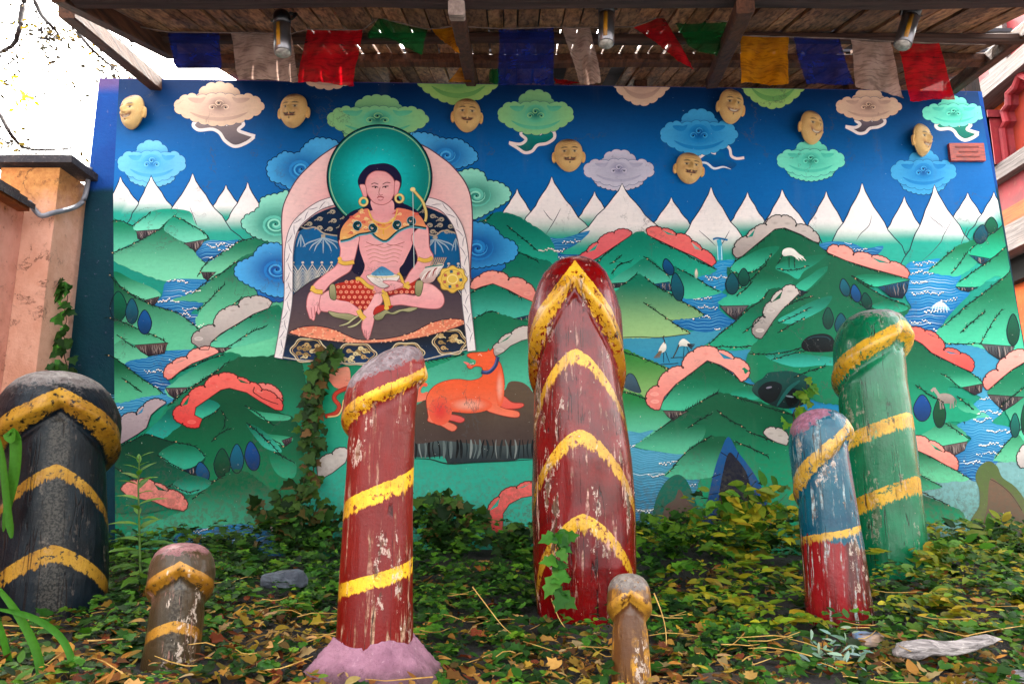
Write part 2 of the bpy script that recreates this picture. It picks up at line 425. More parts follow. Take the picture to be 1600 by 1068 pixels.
# ---- generic painted pieces of the landscape
def river(poly, lay, top='#3f86c2', bot='#1a63a8', seed=1, sp=4.2, amp=1.6, foam=3, line='#86b7dc', sm=True):
    pts = P(poly); p = Paint(lay); full = p.fill(pts, top, bot, sm=sm, n=3); r = random.Random(seed)
    ys = [q[1] for q in full]; xs = [q[0] for q in full]; y0, y1, x0, x1 = min(ys), max(ys), min(xs), max(xs)
    y = y0 + 2.5
    base = p.L
    ph = r.uniform(0, 6); wl = r.uniform(44, 60)
    while y < y1:
        ph += r.uniform(-.25, .45); seg = []; a = amp*r.uniform(.8, 1.25)
        for k in range(int((x1-x0)/3)+1):
            x = x0 + k*3; yy = y + a*math.sin(2*math.pi*x/wl + ph) + a*.45*math.sin(2*math.pi*x/(wl*.43) + ph*1.3)
            if inside((x, yy), full): seg.append((x, yy))
            else:
                if len(seg) > 3: p.L = base; p.line(seg, r.uniform(.55, 1.0), line if r.random() < .85 else '#d4e4ee', sm=False, taper=True)
                seg = []
        if len(seg) > 3: p.L = base; p.line(seg, 1.0, line, sm=False, taper=True)
        y += sp*r.uniform(.75, 1.35)
    p.L = base + .4
    d = []
    for k in range(foam):
        yy = y0 + (y1-y0)*(k + r.uniform(.2, .8))/foam; xa = r.uniform(x0, x0*.4 + x1*.6); L = r.uniform(26, 55)
        for m in range(int(L/2.4)):
            x = xa + m*2.4; q = yy + 1.6*math.sin(m*.5) + r.uniform(-2.6, 1.6)
            if inside((x, q), full): d.append((x, q, r.uniform(.8, 1.7)))
    if d:
        p.dots([(x+.7, y+.8, q*1.25) for x, y, q in d], '#15406e', 5); p.dots(d, '#f2efe6', 5)
    return p.build('painted_river', mural_wall)
G1, G2, G3 = '#0a7f5b', '#62bf95', '#12906f'
def hill(poly, lay, top=G1, bot=G2, ridge=None, ridge2=None, g=None, seed=0, sm=True, ticks=True):
    pts = P(poly); p = Paint(lay); r = random.Random(int(pts[0][0] + pts[0][1])); v_lo = min(q[1] for q in pts); v_hi = max(q[1] for q in pts)
    pts = [(x + r.uniform(-.9, .9), y + r.uniform(-1.1, 1.1)) for x, y in resample(catmull(pts, True, 2) if sm else pts, 3.6, True)]
    p.fill(pts, top, bot, g or ('v', v_lo, v_hi), sm=False)
    for rd in (ridge or []), *(ridge2 or []):
        if rd: p.ticks(P(rd), '#0e3c34')
    return p.build('painted_hill', mural_wall)
def shard(poly, lay, top='#15966f', bot='#86d0ad', ridge=None, g=None, name='painted_hill'):
    p = Paint(lay); p.fill(P(poly), top, bot, g, n=3)
    if ridge: p.ticks(P(ridge), '#10433a', ln=7)
    return p.build(name, mural_wall)
def cliff(poly, lay, a='#6a5a5c', b='#2c2230', seed=1):
    p = Paint(lay); full = p.fill(P(poly), a, b, sm=False); r = random.Random(seed)
    xs = [q[0] for q in full]; ys = [q[1] for q in full]; base = p.L
    x = min(xs) + 2
    while x < max(xs):
        col = r.choice(['#8d7d78', '#3a2c34', '#231b28', '#a08f86']); seg = [(x + r.uniform(-1, 1) + (k-3)*.3, min(ys) + (max(ys)-min(ys))*k/7) for k in range(8)]
        seg = [q for q in seg if inside(q, full)]
        if len(seg) > 2: p.L = base; p.line(seg, r.uniform(.8, 2), col, taper=True)
        x += r.uniform(2.5, 5)
    p.line(full, 1.0, '#1b1a22', sm=False, closed=True)
    return p.build('painted_cliff', mural_wall)
def drift(upper, lower, lay, col='#ee7068', deep='#d8423f', edge='#4a2a2c'):
    """scroll cloud: a body with rounded puffs along its upper side"""
    U, lo = P(upper), P(lower); p = Paint(lay)
    full = U + lo; y0, y1 = min(q[1] for q in full) - 4, max(q[1] for q in full) + 26
    p.fill(full, col, deep, ('v', y0, y1), sm=False)
    h = lambda c_: [int(c_.lstrip('#')[i:i+2], 16)/255 for i in (0, 2, 4)]
    deep2 = [a*.70 + b*.30 for a, b in zip(h(col), h(deep))]
    i = 0; outl = []; base = p.L
    while i < len(U)-1:
        j = min(i+2, len(U)-1); a, b = U[i], U[j]; m = U[i+1] if j == i+2 else ((a[0]+b[0])/2, (a[1]+b[1])/2)
        dx, dy = b[0]-a[0], b[1]-a[1]; l = math.hypot(dx, dy) or 1; nx, ny = dy/l, -dx/l
        hgt = max(0.22*l, min(.5*l, (m[0]-(a[0]+b[0])/2)*nx + (m[1]-(a[1]+b[1])/2)*ny + .12*l)); arc = []
        for k in range(13):
            t = math.pi*k/12; c_ = -math.cos(t)*.5; w = 1 + .10*math.sin(t)
            arc.append(((a[0]+b[0])/2 + dx*c_*w + nx*hgt*math.sin(t), (a[1]+b[1])/2 + dy*c_*w + ny*hgt*math.sin(t)))
        arc = scallop(arc, False, 7, .8, side=1.0); p.fill(arc, col, deep, ('v', y0, y1), sm=False)
        c = ((a[0]+b[0])/2 - nx*3.2, (a[1]+b[1])/2 - ny*3.2)
        if all(inside((c[0]+q*7, c[1]+w), U+lo) for q in (-1, 1) for w in (-2, 2)): p.radial(c[0], c[1], 7, 3.2, deep2, col, 16)
        outl += arc; i = j
    p.line(outl, 1.6, edge, sm=False); p.line([outl[-1]] + lo + [outl[0]], 1.3, edge, sm=False)
    return p.build('painted_drift_cloud', mural_wall)
PINK = dict(col='#f2a89b', deep='#e27a70', edge='#5a3330'); GREY = dict(col='#d2c6bf', deep='#8f8581', edge='#3d3a3c')
def shrub(x, y, w, h, col, lay, lean=0.0, edge='#0b3c47'):
    p = Paint(lay); pts = []
    for k in range(20):
        t = 2*math.pi*k/20; yy = math.sin(t); ww = w/2*math.cos(t)*(1 - .35*max(0, -yy)) ; pts.append((x + ww + lean*(-yy)*h/2, y + yy*h/2))
    c = lin(col); p.fill(pts, col, tuple(min(1, q) for q in [(int(col[i:i+2], 16)/255)*.78 for i in (1, 3, 5)]), sm=False)
    p.line(pts, 1.5, edge, sm=False, closed=True); return p.build('painted_shrub', mural_wall)

# ---- left landscape
river('306,394 322,377 352,376 374,376 345,398 325,409 315,405', 12, seed=3)
hill('174,345 190,346 206,352 213,362 216,376 195,385 172,397', 10, '#16976f', '#7fcbab', ridge='174,345 190,346 206,352 213,362')
shard('210,350 236,331 262,326 296,330 303,345 312,360 300,356 273,340 252,358 214,361', 10, '#2aa585', '#8ed3b6', ridge='208,352 222,342 236,331')
cliff('213,361 251,358 240,367 224,375 215,373', 11)
hill('168,402 195,388 220,375 250,358 273,338 300,352 325,368 340,420 330,436 300,440 260,440 215,425', 13, '#0c8a63', '#8fd2ae', ridge='168,398 195,387 220,375 250,357 262,345 273,338', ridge2=['262,364 275,371 290,380 305,393 322,412'], g=('v', 345, 440))
shard('256,356 273,338 300,352 325,368 318,374 290,379 265,366', 15, '#1f9d78', '#86cdb0', ridge='273,338 288,345 300,352 316,362 326,371 318,375')
cliff('288,380 320,374 314,384 306,393 296,386', 16, seed=2)
river('306,394 322,376 352,376 374,376 345,398 325,409 315,405', 14, seed=3)
river('262,438 312,436 330,440 318,452 300,462 290,470 318,474 298,490 342,492 340,510 322,516 300,510 275,488 240,478 253,462', 16, seed=5, foam=6)
hill('308,436 318,420 345,397 372,378 410,372 440,372 440,430 372,412 345,426 324,434', 15, '#0f9068', '#8fd0ac', ridge='308,432 325,408 345,396 372,378 400,371')
cliff('314,425 338,425 324,438 318,434', 16, '#5b4d4e', seed=4)
hill('265,470 300,458 322,442 345,427 364,414 385,398 440,400 450,560 330,545 305,500 318,474 290,470', 17, '#0d8a62', '#84cda6', ridge='300,459 322,441 345,427 364,413 372,408', ridge2=['308,486 322,474 340,455 352,444', '360,478 372,470 378,463'], g=('v', 400, 520))
shard('166,430 182,424 205,436 235,448 250,458 248,465 228,470 205,460 188,448', 18, '#138f66', '#86cda8', ridge='186,447 205,459 228,470')
cliff('225,469 249,463 246,470 241,477', 19, '#5c5350', seed=5)
hill('163,420 188,447 212,464 243,478 278,490 300,506 316,517 303,535 300,546 262,548 200,520 160,520', 18, '#087048', '#7ac69f', ridge='166,424 188,447 212,464 243,478 278,489 300,505 315,517', g=('v', 430, 550))
hill('162,492 178,497 200,506 225,518 240,524 262,536 250,540 212,540 190,530 162,545', 20, '#0a7a50', '#77c49b', ridge='164,494 180,499 200,506 225,518 248,527 262,537', g=('v', 495, 545))
cliff('210,539 262,535 257,552 232,556 220,549', 21, '#6b5552', seed=6)
shrub(185, 478, 27, 46, '#0d7f5c', 20); shrub(206, 486, 20, 40, '#0f7488', 20.5); shrub(226, 503, 22, 38, '#155fa6', 21, edge='#0c2c50')
river('188,572 205,562 235,557 258,548 312,545 322,540 300,556 268,570 262,590 268,604 257,612 235,600 215,584', 19, seed=7, foam=5)
hill('160,500 185,523 212,541 232,557 212,562 196,566 188,574 160,560', 20, '#0c8055', '#84cba6', ridge='182,522 198,534 212,543', g=('v', 505, 570))
hill('160,553 176,557 196,571 220,590 245,606 256,614 225,620 160,628', 21, '#08734a', '#6fbd96', ridge='162,553 176,557 196,571 220,590 245,606 256,615', g=('v', 560, 625))
river('160,621 200,620 245,612 263,605 278,620 255,634 232,648 205,664 180,694 160,700', 19, '#5598c8', '#1c5f9f', seed=8, foam=5)
hill('256,610 270,598 295,580 330,560 352,550 368,552 380,560 345,580 300,606 272,622', 22, '#15936c', '#7fcaa8', ridge='270,625 290,611 310,598 335,583 352,568 358,566', ridge2=['268,592 282,580 305,570 330,560 350,553'])
cliff('258,606 295,605 284,613 272,622 264,616', 23, seed=7)
hill('240,665 262,634 290,611 312,596 345,575 372,558 420,556 470,556 470,690 300,700 220,690', 22, '#07734b', '#3aa77f', ridge='262,634 290,611 312,597 340,578', g=('v', 560, 700))
hill('228,676 250,655 270,634 285,640 300,668 286,682 272,692 250,684', 24, '#0f8068', '#3fb09a', ridge='230,678 250,684 268,690 284,680 300,664')
drift('259,590 260,578 270,568 284,564 293,560 298,552 312,546 328,545 341,551', '325,558 300,568 281,580 268,591 262,593', 24, **PINK)
drift('303,537 302,528 312,518 325,513 336,510 340,497 352,484 364,481 374,480 378,471 392,466 410,468 424,475', '420,481 395,491 372,505 345,521 330,534 326,546 314,546', 23, **GREY)
hill('326,546 328,535 345,522 372,506 395,492 422,478 440,480 440,520 400,535 360,544', 22, '#12906a', '#7ac8a6', ridge='330,535 345,522 372,506 395,492 420,480', ridge2=['345,548 362,538 390,520 415,510'])
cliff('328,543 362,543 348,551 338,550', 23, '#6d605f', seed=9)
hill('225,720 262,680 300,650 325,624 345,608 358,606 385,612 410,627 440,644 470,670 470,800 380,800 300,760', 25, '#066b45', '#1f9468', ridge='303,648 325,623 345,608 358,605 385,612 405,624 430,640', g=('v', 610, 780))
shard('303,642 312,630 328,624 344,633 332,645 318,653 308,650', 26, '#159078', '#55b898', ridge='344,636 332,646 318,653')
shard('382,633 402,642 432,646 453,650 450,656 428,657 412,655 396,645', 26, '#1a966d', '#66ba94', ridge='382,633 400,643 415,655 428,664')
shard('403,672 422,678 440,680 458,684 452,692 440,695 425,690', 26, '#1a966d', '#6bbc96', ridge='403,672 418,681 430,688 445,698')
cliff('440,688 457,682 455,690 446,697', 27, seed=11)
shard('420,702 440,712 462,722 460,745 440,745 425,728', 26, '#128660', '#4aab84', ridge='422,702 440,712 460,722')
drift('312,664 298,664 286,660 279,655 272,650 275,640 284,634 293,631 296,618 306,609 321,605 328,594 342,587 360,586 371,591 376,597 390,599 402,603 408,611 420,615 432,622 439,631 438,641', '430,640 405,626 385,613 358,606 345,609 325,623 306,636 304,648 316,654', 28, col='#ee756a', deep='#dc3b3d', edge='#57201f')
hill('150,715 200,692 230,677 262,688 298,695 320,712 318,725 305,733 330,760 300,790 150,800', 26, '#075f43', '#1a8a6a', ridge='163,708 200,691 230,677', ridge2=['245,710 265,722 290,736 318,748 332,752'], g=('v', 690, 790))
shard('248,708 275,692 300,696 318,708 320,714 305,727 285,733 262,722', 27, '#0f8561', '#4fb594', ridge='230,678 262,688 298,695 312,702 320,713')
shrub(316, 737, 22, 32, '#1a639c', 28, lean=-.2); cliff('284,734 302,730 318,722 312,738 303,742', 27, '#22506a', '#123050', 12)
hill('290,782 318,760 334,752 352,740 372,732 400,745 440,780 470,800 470,860 160,860 280,800', 28, '#0a7850', '#5fb592', ridge='300,780 318,765 334,752 352,741', g=('v', 740, 830))
shrub(347, 724, 26, 48, '#0c6b4a', 27); shrub(370, 716, 22, 46, '#136f96', 27.5); shrub(394, 712, 24, 46, '#1757a0', 28, lean=-.12)
drift('190,766 200,756 213,752 228,751 241,756 247,765 262,767 276,772 287,779 291,788 283,797', '262,793 240,783 215,778 200,775', 30, **dict(PINK, col='#ee9a8e'))
drift('163,702 170,690 178,676 189,668 190,655 200,648 214,648 222,644 225,635 238,628 250,625 259,630', '247,638 236,648 229,668 215,678 195,690 172,703', 26, col='#b9a9ac', deep='#8d7d84', edge='#2e3440')
river('270,845 290,828 330,824 370,818 410,824 440,850 420,880 280,880', 30, '#3f86c2', '#1f5fa0', seed=10, foam=4)
drift('495,728 508,718 520,710 532,702 545,706', '540,722 520,738 502,748 496,742', 20, **GREY)
drift('420,825 432,808 446,795 462,786', '470,800 455,815 440,832 430,838', 29, **GREY)

# ---- middle, right of the seated figure
hill('744,350 758,342 771,332 800,334 830,350 860,372 870,420 800,430 744,420', 10, '#0d8f7e', '#3db597', ridge='752,347 762,342 771,332', ridge2=['792,352 812,368 840,392'])
hill('796,400 815,394 840,404 870,420 870,520 740,520 740,440', 11, '#0f8d70', '#55b898', ridge='800,395 815,396 840,408')
river('822,372 850,370 880,372 922,360 900,382 875,396 912,398 895,408 860,400 838,388', 9, seed=12, foam=4)
drift('737,451 740,441 750,433 763,428 778,427 790,431 794,438 808,437 822,443 832,455 834,472', '815,464 795,453 770,443 752,448 742,452', 16, **PINK)
hill('730,462 752,450 772,443 796,455 815,465 838,480 840,500 790,498 730,505', 14, '#0f9070', '#63bda6', ridge='734,458 752,450 772,443 796,455 815,465')
hill('730,510 750,492 766,486 790,492 815,500 845,506 850,640 640,640 660,580 735,550', 15, '#118a63', '#6cbf9f', ridge='735,500 750,493 766,486 778,489', g=('v', 486, 620))
cliff('802,498 842,488 842,502 825,502', 15, '#2b5a78', '#1c3a58', 13)
drift('776,556 772,546 780,536 793,530 800,522 812,516 826,512 838,514', '838,526 815,532 798,540 787,550', 17, **GREY)
hill('440,560 470,562 520,566 640,568 735,552 850,600 850,860 420,860 420,640', 12, '#2f9e74', '#4aae94', g=('v', 570, 780), sm=False)
p = Paint(14); p.ticks('430,596 445,592 470,595'); p.ticks('655,566 690,560 735,552', ln=10, gap=6); p.build('painted_grass_marks', mural_wall)
drift('757,822 757,808 764,798 778,790 781,777 793,766 808,763 818,761 830,754 845,752', '845,772 815,777 796,787 786,802 786,828 768,836', 16, col='#e9726c', deep='#cc3a3a', edge='#57201f')
drift('398,614 402,604 415,601 430,610 440,622 438,632', '425,628 410,622', 27, col='#ee8a80', deep='#e06058', edge='#57201f')

# ---- right landscape
hill('900,430 930,415 950,394 985,367 1000,360 1012,366 1035,380 1060,391 1090,407 1120,421 1108,429 1088,435 1040,470 940,480', 13, '#0f9a84', '#3fb796', ridge='930,412 950,394 985,367', ridge2=['1012,366 1035,380 1060,391 1090,407 1120,421', '955,428 962,420 970,412 986,408', '952,412 960,408 972,398'], g=('v', 362, 450))
river('1116,410 1148,406 1140,424 1172,426 1190,424 1150,440 1128,456 1136,462 1122,480 1142,498 1150,502 1112,518 1082,516 1062,510 1046,500 1080,497 1100,493 1088,481 1070,472 1065,465 1112,459 1124,456 1100,442 1088,433 1116,424', 11, '#3f97d3', '#1c6fb5', seed=14, foam=7)
p = Paint(12); p.line('1123,374 1125,385 1126,406', 7, '#5fb3d6', sm=True); p.line('1114,374 1120,372 1128,373 1137,375', 3, '#2f78b4'); p.line('1121,384 1122,406', 1, '#d5eaf2'); p.line('1127,384 1128,406', 1, '#d5eaf2'); p.build('painted_waterfall', mural_wall)
shard('1052,416 1068,424 1090,434 1110,448 1128,455 1115,461 1072,467 1058,450', 14, '#128f74', '#5cc09c', ridge='1058,420 1075,427 1090,436 1110,448 1124,455')
shard('945,448 965,430 985,418 1010,402 1030,415 1046,430 1050,440 1022,444 985,447 955,452', 14, '#0f9780', '#6fc4a8', ridge='1005,400 1020,410 1032,420 1046,432')
cliff('1020,444 1046,440 1050,455 1036,453', 15, '#1e5f8c', '#143f6c', 15); cliff('950,443 978,441 968,449 956,450', 15, '#4c5a66', '#2e3d4c', 16)
hill('900,520 940,490 962,455 980,440 995,427 1006,432 1026,447 1050,460 1070,472 1090,484 1100,492 1085,496 1048,501 1066,512 1079,520 1050,525 1000,528 920,530', 16, '#139070', '#a5c98c', ridge='972,446 985,436 995,427', ridge2=['1006,432 1026,447 1050,460 1070,473 1090,484 1100,492', '1005,472 1020,482 1040,496 1060,509 1078,520'], g=('v', 430, 530))
p = Paint(20); p.line('950,528 1000,526 1030,527 1079,521', 1.3, '#4b4a38'); p.build('painted_shore_line', mural_wall)
shrub(1044, 417, 17, 26, '#17639f', 17, lean=-.3); shrub(1058, 448, 20, 44, '#12788a', 17.5, lean=-.15); shrub(1088, 427, 6, 16, '#e9e0cc', 17, edge='#6fae98')
drift('903,408 910,400 918,394 930,390 935,380 948,372 960,365 975,361 987,366', '984,369 960,385 935,402 915,412', 15, col='#ea7a7e', deep='#dd5c66', edge='#51222b')
drift('1010,361 1020,357 1034,359 1043,366 1056,368 1068,369 1080,378 1086,389 1096,391 1108,400 1117,412', '1112,416 1085,401 1060,390 1035,378 1012,367', 15, col='#ef7f7b', deep='#e55a62', edge='#51222b')
pt = Paint(10); pt.fill('940,528 1080,518 1160,496 1330,520 1340,660 1100,660 1000,620 940,570', '#5d9fc0', '#2f8cc2', ('v', 520, 600), sm=False); pt.build('painted_lake', mural_wall)
hill('1135,425 1143,416 1157,402 1184,381 1210,359 1225,357 1251,367 1279,381 1294,396 1340,430 1340,560 1250,560 1160,480', 18, '#077c55', '#14946d', ridge='1141,424 1146,412 1157,402 1184,381 1210,359 1225,357 1251,367 1279,381 1294,396', ridge2=['1140,423 1155,427 1172,425'], g=('v', 357, 520))
shard('1141,424 1148,410 1165,400 1190,388 1218,385 1205,402 1190,416 1170,427 1152,427', 19, '#0f8e6a', '#5cc3a0', ridge='1168,428 1185,420 1198,408 1206,396')
shard('1212,420 1220,410 1250,402 1290,398 1275,412 1256,424 1247,436 1232,428', 20, '#0c8661', '#45b595', ridge='1213,419 1228,422 1245,421 1262,415', name='painted_hill')
hill('1121,474 1130,466 1150,452 1180,430 1206,402 1240,430 1225,470 1190,472 1170,477 1142,479', 20, '#087d56', '#56bf9b', ridge='1150,454 1165,443 1180,430 1198,412', g=('v', 420, 482))
cliff('1125,478 1170,477 1160,488 1149,500 1136,490', 21, '#6d666a', seed=17)
shrub(1144, 443, 21, 34, '#0f7480', 21); shrub(1162, 433, 18, 28, '#0d7767', 21)
hill('1098,547 1118,528 1150,501 1170,482 1190,468 1206,450 1240,460 1240,540 1190,545', 22, '#087b55', '#36ab84', ridge='1102,545 1118,528 1150,501 1170,482 1190,468 1202,452', ridge2=['1102,544 1125,541 1150,542 1178,540'], g=('v', 460, 550))
shard('1241,450 1250,440 1266,430 1280,420 1298,416 1280,435 1262,452 1250,456', 23, '#128f6c', '#4fb795', ridge='1262,456 1276,446 1290,437')
cliff('1241,450 1262,456 1250,464 1244,459', 24, '#25465a', '#12303f', 18)
hill('1168,555 1185,530 1200,512 1224,484 1250,464 1272,448 1292,425 1300,398 1330,412 1360,420 1400,430 1424,437 1400,446 1360,450 1395,470 1424,480 1400,520 1400,640 1180,600', 25, '#067a52', '#18966c', ridge='1190,528 1210,498 1232,474 1262,456', ridge2=['1294,396 1330,410 1360,420 1400,430 1420,437', '1330,430 1350,445 1375,460 1400,470 1415,476', '1312,452 1330,464 1350,478 1368,484', '1170,552 1200,553 1235,548 1258,541'], g=('v', 400, 600))
shard('1336,432 1360,428 1395,432 1420,437 1405,443 1382,447 1360,446', 27, '#128c66', '#53c09a', ridge='1330,430 1348,440 1365,449')
cliff('1372,448 1421,438 1417,455 1410,466 1392,464', 28, '#2f5f84', '#152d48', 19)
shard('1362,478 1382,470 1405,474 1419,481 1408,487 1385,488', 27, '#108a66', '#45b48f')
shrub(1320, 449, 16, 28, '#146e8c', 29, lean=-.2); shrub(1337, 458, 16, 28, '#1862a4', 29.5, lean=-.2); shrub(1354, 470, 16, 26, '#0c6a55', 30, lean=-.2); shrub(1294, 497, 17, 34, '#0b6a5a', 29); shrub(1314, 506, 20, 34, '#11707e', 29.5)
p = Paint(31); p.fill('1252,540 1258,529 1270,523 1288,521 1300,526 1306,540 1300,549 1262,549', '#0e2a33', '#06141c'); p.line('1262,530 1272,526 1290,526 1298,531', 1.6, '#2f5a62'); p.build('painted_cave', mural_wall)
shard('1195,556 1225,545 1250,552 1310,560 1330,575 1290,570 1240,573', 26, '#159272', '#52b6a0', ridge='1205,562 1240,552 1258,548')
drift('1155,402 1148,396 1149,386 1157,376 1168,371 1176,369 1180,358 1190,353 1198,352 1205,343 1221,339 1235,343 1243,354 1258,355 1270,362 1278,372 1278,379', '1271,377 1251,366 1226,356 1211,358 1184,380 1160,400', 26, **GREY)
drift('1192,526 1181,523 1178,510 1185,500 1196,496 1197,482 1206,472 1219,466 1223,454 1235,447 1243,450 1247,460', '1236,471 1222,484 1209,500 1200,514', 27, **GREY)
drift('1294,395 1297,387 1310,386 1324,389 1333,399 1346,398 1362,402 1374,410 1390,411 1404,417 1420,430', '1418,435 1390,427 1360,419 1322,407', 29, **PINK)
p = Paint(28); p.fill('1222,397 1224,390 1232,387 1240,389 1248,396 1256,402 1246,403 1236,399 1226,400', '#f0ece4', '#d7d6cc')
for k in range(6): p.line([(1240+k*2, 398), (1246+k*2.6, 405+(k % 2)*2)], 1.1, '#e6e2d8', sm=False)
p.line('1223,398 1219,406 1215,412', 1.6, '#27453f'); p.line('1233,401 1233,418', 1, '#1d3d38'); p.line('1241,402 1242,419', 1, '#1d3d38'); p.build('painted_crane', mural_wall)
river('1280,382 1300,377 1332,380 1352,388 1380,384 1372,397 1352,404 1330,396 1308,388 1292,391', 20, seed=20, foam=3)
river('1416,414 1440,408 1471,404 1458,420 1480,426 1502,430 1495,444 1500,454 1516,457 1498,476 1477,500 1472,512 1455,524 1418,518 1410,486 1424,480 1414,460', 17, '#3a94d0', '#1568ae', seed=21, foam=8)
p = Paint(24); p.fill('1454,482 1462,474 1470,471 1478,476 1484,484 1470,481', '#e8f0f0', '#9cc9e2')
for k in range(6): p.line([(1460+k*3.6, 476), (1455+k*5, 488)], .9, '#e8f2f4', sm=False)
p.build('painted_wave_crest', mural_wall)
hill('1449,424 1464,410 1480,396 1500,382 1524,374 1560,360 1530,408 1500,430 1478,430', 18, '#0e9063', '#5fc09c', ridge='1452,422 1468,409 1480,398 1492,388', ridge2=['1486,428 1496,416 1506,402 1514,390'], g=('v', 378, 432))
hill('1494,448 1500,440 1520,425 1545,408 1575,382 1600,380 1600,470 1560,430 1530,447', 19, '#0a8a5c', '#5abf98', ridge='1500,440 1520,425 1545,408 1574,383', g=('v', 385, 450))
shard('1513,396 1516,387 1530,378 1550,365 1568,352 1580,372 1558,396 1545,404 1524,404', 20, '#07905c', '#3fb98e', ridge='1514,392 1530,378 1550,365 1566,353')
cliff('1514,398 1546,404 1537,413 1530,411', 21, '#1f6a86', '#0f3f5c', 22); cliff('1493,448 1528,449 1513,456 1500,453', 21, '#20506a', '#102a40', 23)
shrub(1533, 366, 22, 30, '#12707f', 21, lean=.15); shrub(1549, 352, 20, 26, '#0a805a', 21)
hill('1462,520 1478,502 1492,494 1510,478 1540,455 1575,428 1592,420 1625,560 1540,545 1500,536 1474,537', 20, '#078558', '#66c39d', ridge='1470,512 1492,494 1510,478 1540,455 1560,440 1578,424', ridge2=['1531,538 1540,522 1552,502 1566,482', '1474,536 1500,537 1535,536'], g=('v', 440, 545))
cliff('1533,537 1586,541 1580,552 1572,563 1560,561 1545,551', 24, '#5a5f60', '#16202c', 24)
shrub(1583, 515, 20, 50, '#087150', 24)
pt = Paint(16); pt.fill('1468,533 1530,535 1600,540 1625,600 1625,640 1540,625 1500,600 1470,560', '#5b9cc2', '#6aa6c8', sm=False); pt.build('painted_lake', mural_wall)
drift('1416,516 1430,514 1445,518 1455,524 1466,528 1473,538 1474,547 1484,552 1500,553 1513,560 1521,569 1516,580', '1500,573 1480,563 1456,551 1441,537 1424,528', 27, col='#f0776b', deep='#e4504c', edge='#52262c')
drift('1545,608 1539,600 1541,589 1550,582 1560,579 1563,567 1572,560 1585,552 1600,548 1620,548', '1620,560 1600,566 1580,578 1562,593', 27, **PINK)
hill('1380,560 1424,528 1442,538 1456,552 1480,564 1516,581 1536,598 1505,606 1480,605 1500,640 1530,648 1500,660 1470,660 1380,700', 23, '#077a52', '#2ea27a', ridge='1424,528 1442,538 1456,552 1480,564 1516,581', ridge2=['1470,583 1485,592 1500,605', '1495,618 1510,630 1522,640'], g=('v', 530, 650))
shard('1472,585 1495,578 1520,584 1535,598 1520,603 1502,604', 24, '#169069', '#66be97', ridge='1516,581 1528,590 1536,598')
cliff('1503,605 1536,599 1534,612 1523,617', 25, '#5a4a48', seed=26)
hill('1543,612 1562,594 1580,579 1620,562 1640,700 1600,690 1570,640 1555,625', 22, '#0a8a60', '#70c29c', ridge='1545,609 1562,594 1580,579 1600,567', g=('v', 570, 690))
cliff('1543,616 1600,620 1584,632 1568,642 1555,630', 24, '#5b5352', seed=27)
river('1494,664 1516,650 1528,646 1520,632 1545,617 1556,630 1568,642 1550,660 1580,668 1582,690 1560,720 1530,752 1500,738 1486,718 1510,694 1516,682 1486,668', 20, '#5a9fcb', '#2a6fae', seed=28, foam=8)
hill('1420,640 1450,648 1475,656 1500,668 1512,682 1508,690 1465,698 1420,690', 22, '#07774f', '#74c39b', ridge='1430,640 1452,650 1475,660 1495,672 1512,684')
shard('1482,640 1505,620 1530,640 1546,650 1530,652 1500,656', 21, '#1b9a70', '#7ac7a2', ridge='1484,640 1496,650 1508,660')
cliff('1464,698 1512,689 1507,703 1490,712 1476,706', 24, '#7b6a66', '#4b3a3c', 29)
drift('1424,686 1440,684 1451,690 1462,702 1475,706 1487,713 1496,724 1494,734', '1478,726 1455,713 1428,701', 25, col='#f0a090', deep='#e57d70', edge='#57302e')
hill('1420,698 1455,714 1480,727 1516,748 1490,752 1465,753 1420,742', 22, '#0b7a50', '#7fc29a', ridge='1430,700 1455,714 1480,727 1500,738 1516,748')
shard('1420,735 1445,746 1472,760 1450,765 1420,767', 23, '#0c774e', '#5cae86', ridge='1432,738 1450,748 1472,760')
hill('1420,765 1450,776 1480,788 1505,800 1500,815 1420,815', 24, '#0b6e4a', '#3c9a70', ridge='1440,768 1460,778 1485,790')
pt = Paint(17); pt.fill('1425,752 1515,745 1556,722 1620,716 1650,850 1425,850', '#93b9b8', '#7fa9a2', sm=False); pt.build('painted_lake', mural_wall)
p = Paint(24); p.fill('1522,820 1530,790 1530,765 1524,745 1531,728 1545,720 1558,728 1566,745 1584,758 1598,775 1610,800 1620,830', '#5f7040', '#6e7348'); p.fill('1540,830 1543,790 1547,748 1562,755 1580,770 1596,795 1605,830', '#7d6350', '#6a5446'); p.line('1547,748 1562,756 1580,772 1597,797', 1.2, '#4a3f30'); p.build('painted_rock', mural_wall)
hill('1552,720 1566,700 1578,684 1590,672 1610,650 1640,740 1600,722', 22, '#118a5e', '#84c9a2', ridge='1554,716 1566,700 1580,684 1596,668')
shrub(1586, 664, 15, 38, '#0f8478', 23); shrub(1602, 655, 14, 50, '#0a6a48', 23); shrub(1441, 637, 28, 42, '#1756a4', 24); shrub(1468, 645, 20, 46, '#0a6a44', 24)
drift('1598,730 1592,718 1594,705 1602,696 1612,692', '1630,720 1615,735', 25, **GREY)
p = Paint(26); p.fill('1467,616 1475,614 1485,616 1491,621 1490,629 1480,630 1470,629 1465,622', '#a99a90', '#8d8078'); p.line('1469,620 1463,612 1459,606', 5, '#a99a90'); p.line('1460,606 1455,611', 4, '#a99a90', sm=False); [p.line(q, 2.4, '#94877f', sm=False) for q in ([(1469, 627), (1470, 639)], [(1473, 628), (1474, 638)], [(1486, 627), (1485, 638)], [(1489, 626), (1490, 637)])]; p.line('1491,621 1494,626 1493,632', 1.4, '#7d716a'); p.build('painted_horse', mural_wall)
shrub(1576, 776, 1, 1, '#334455', 20)

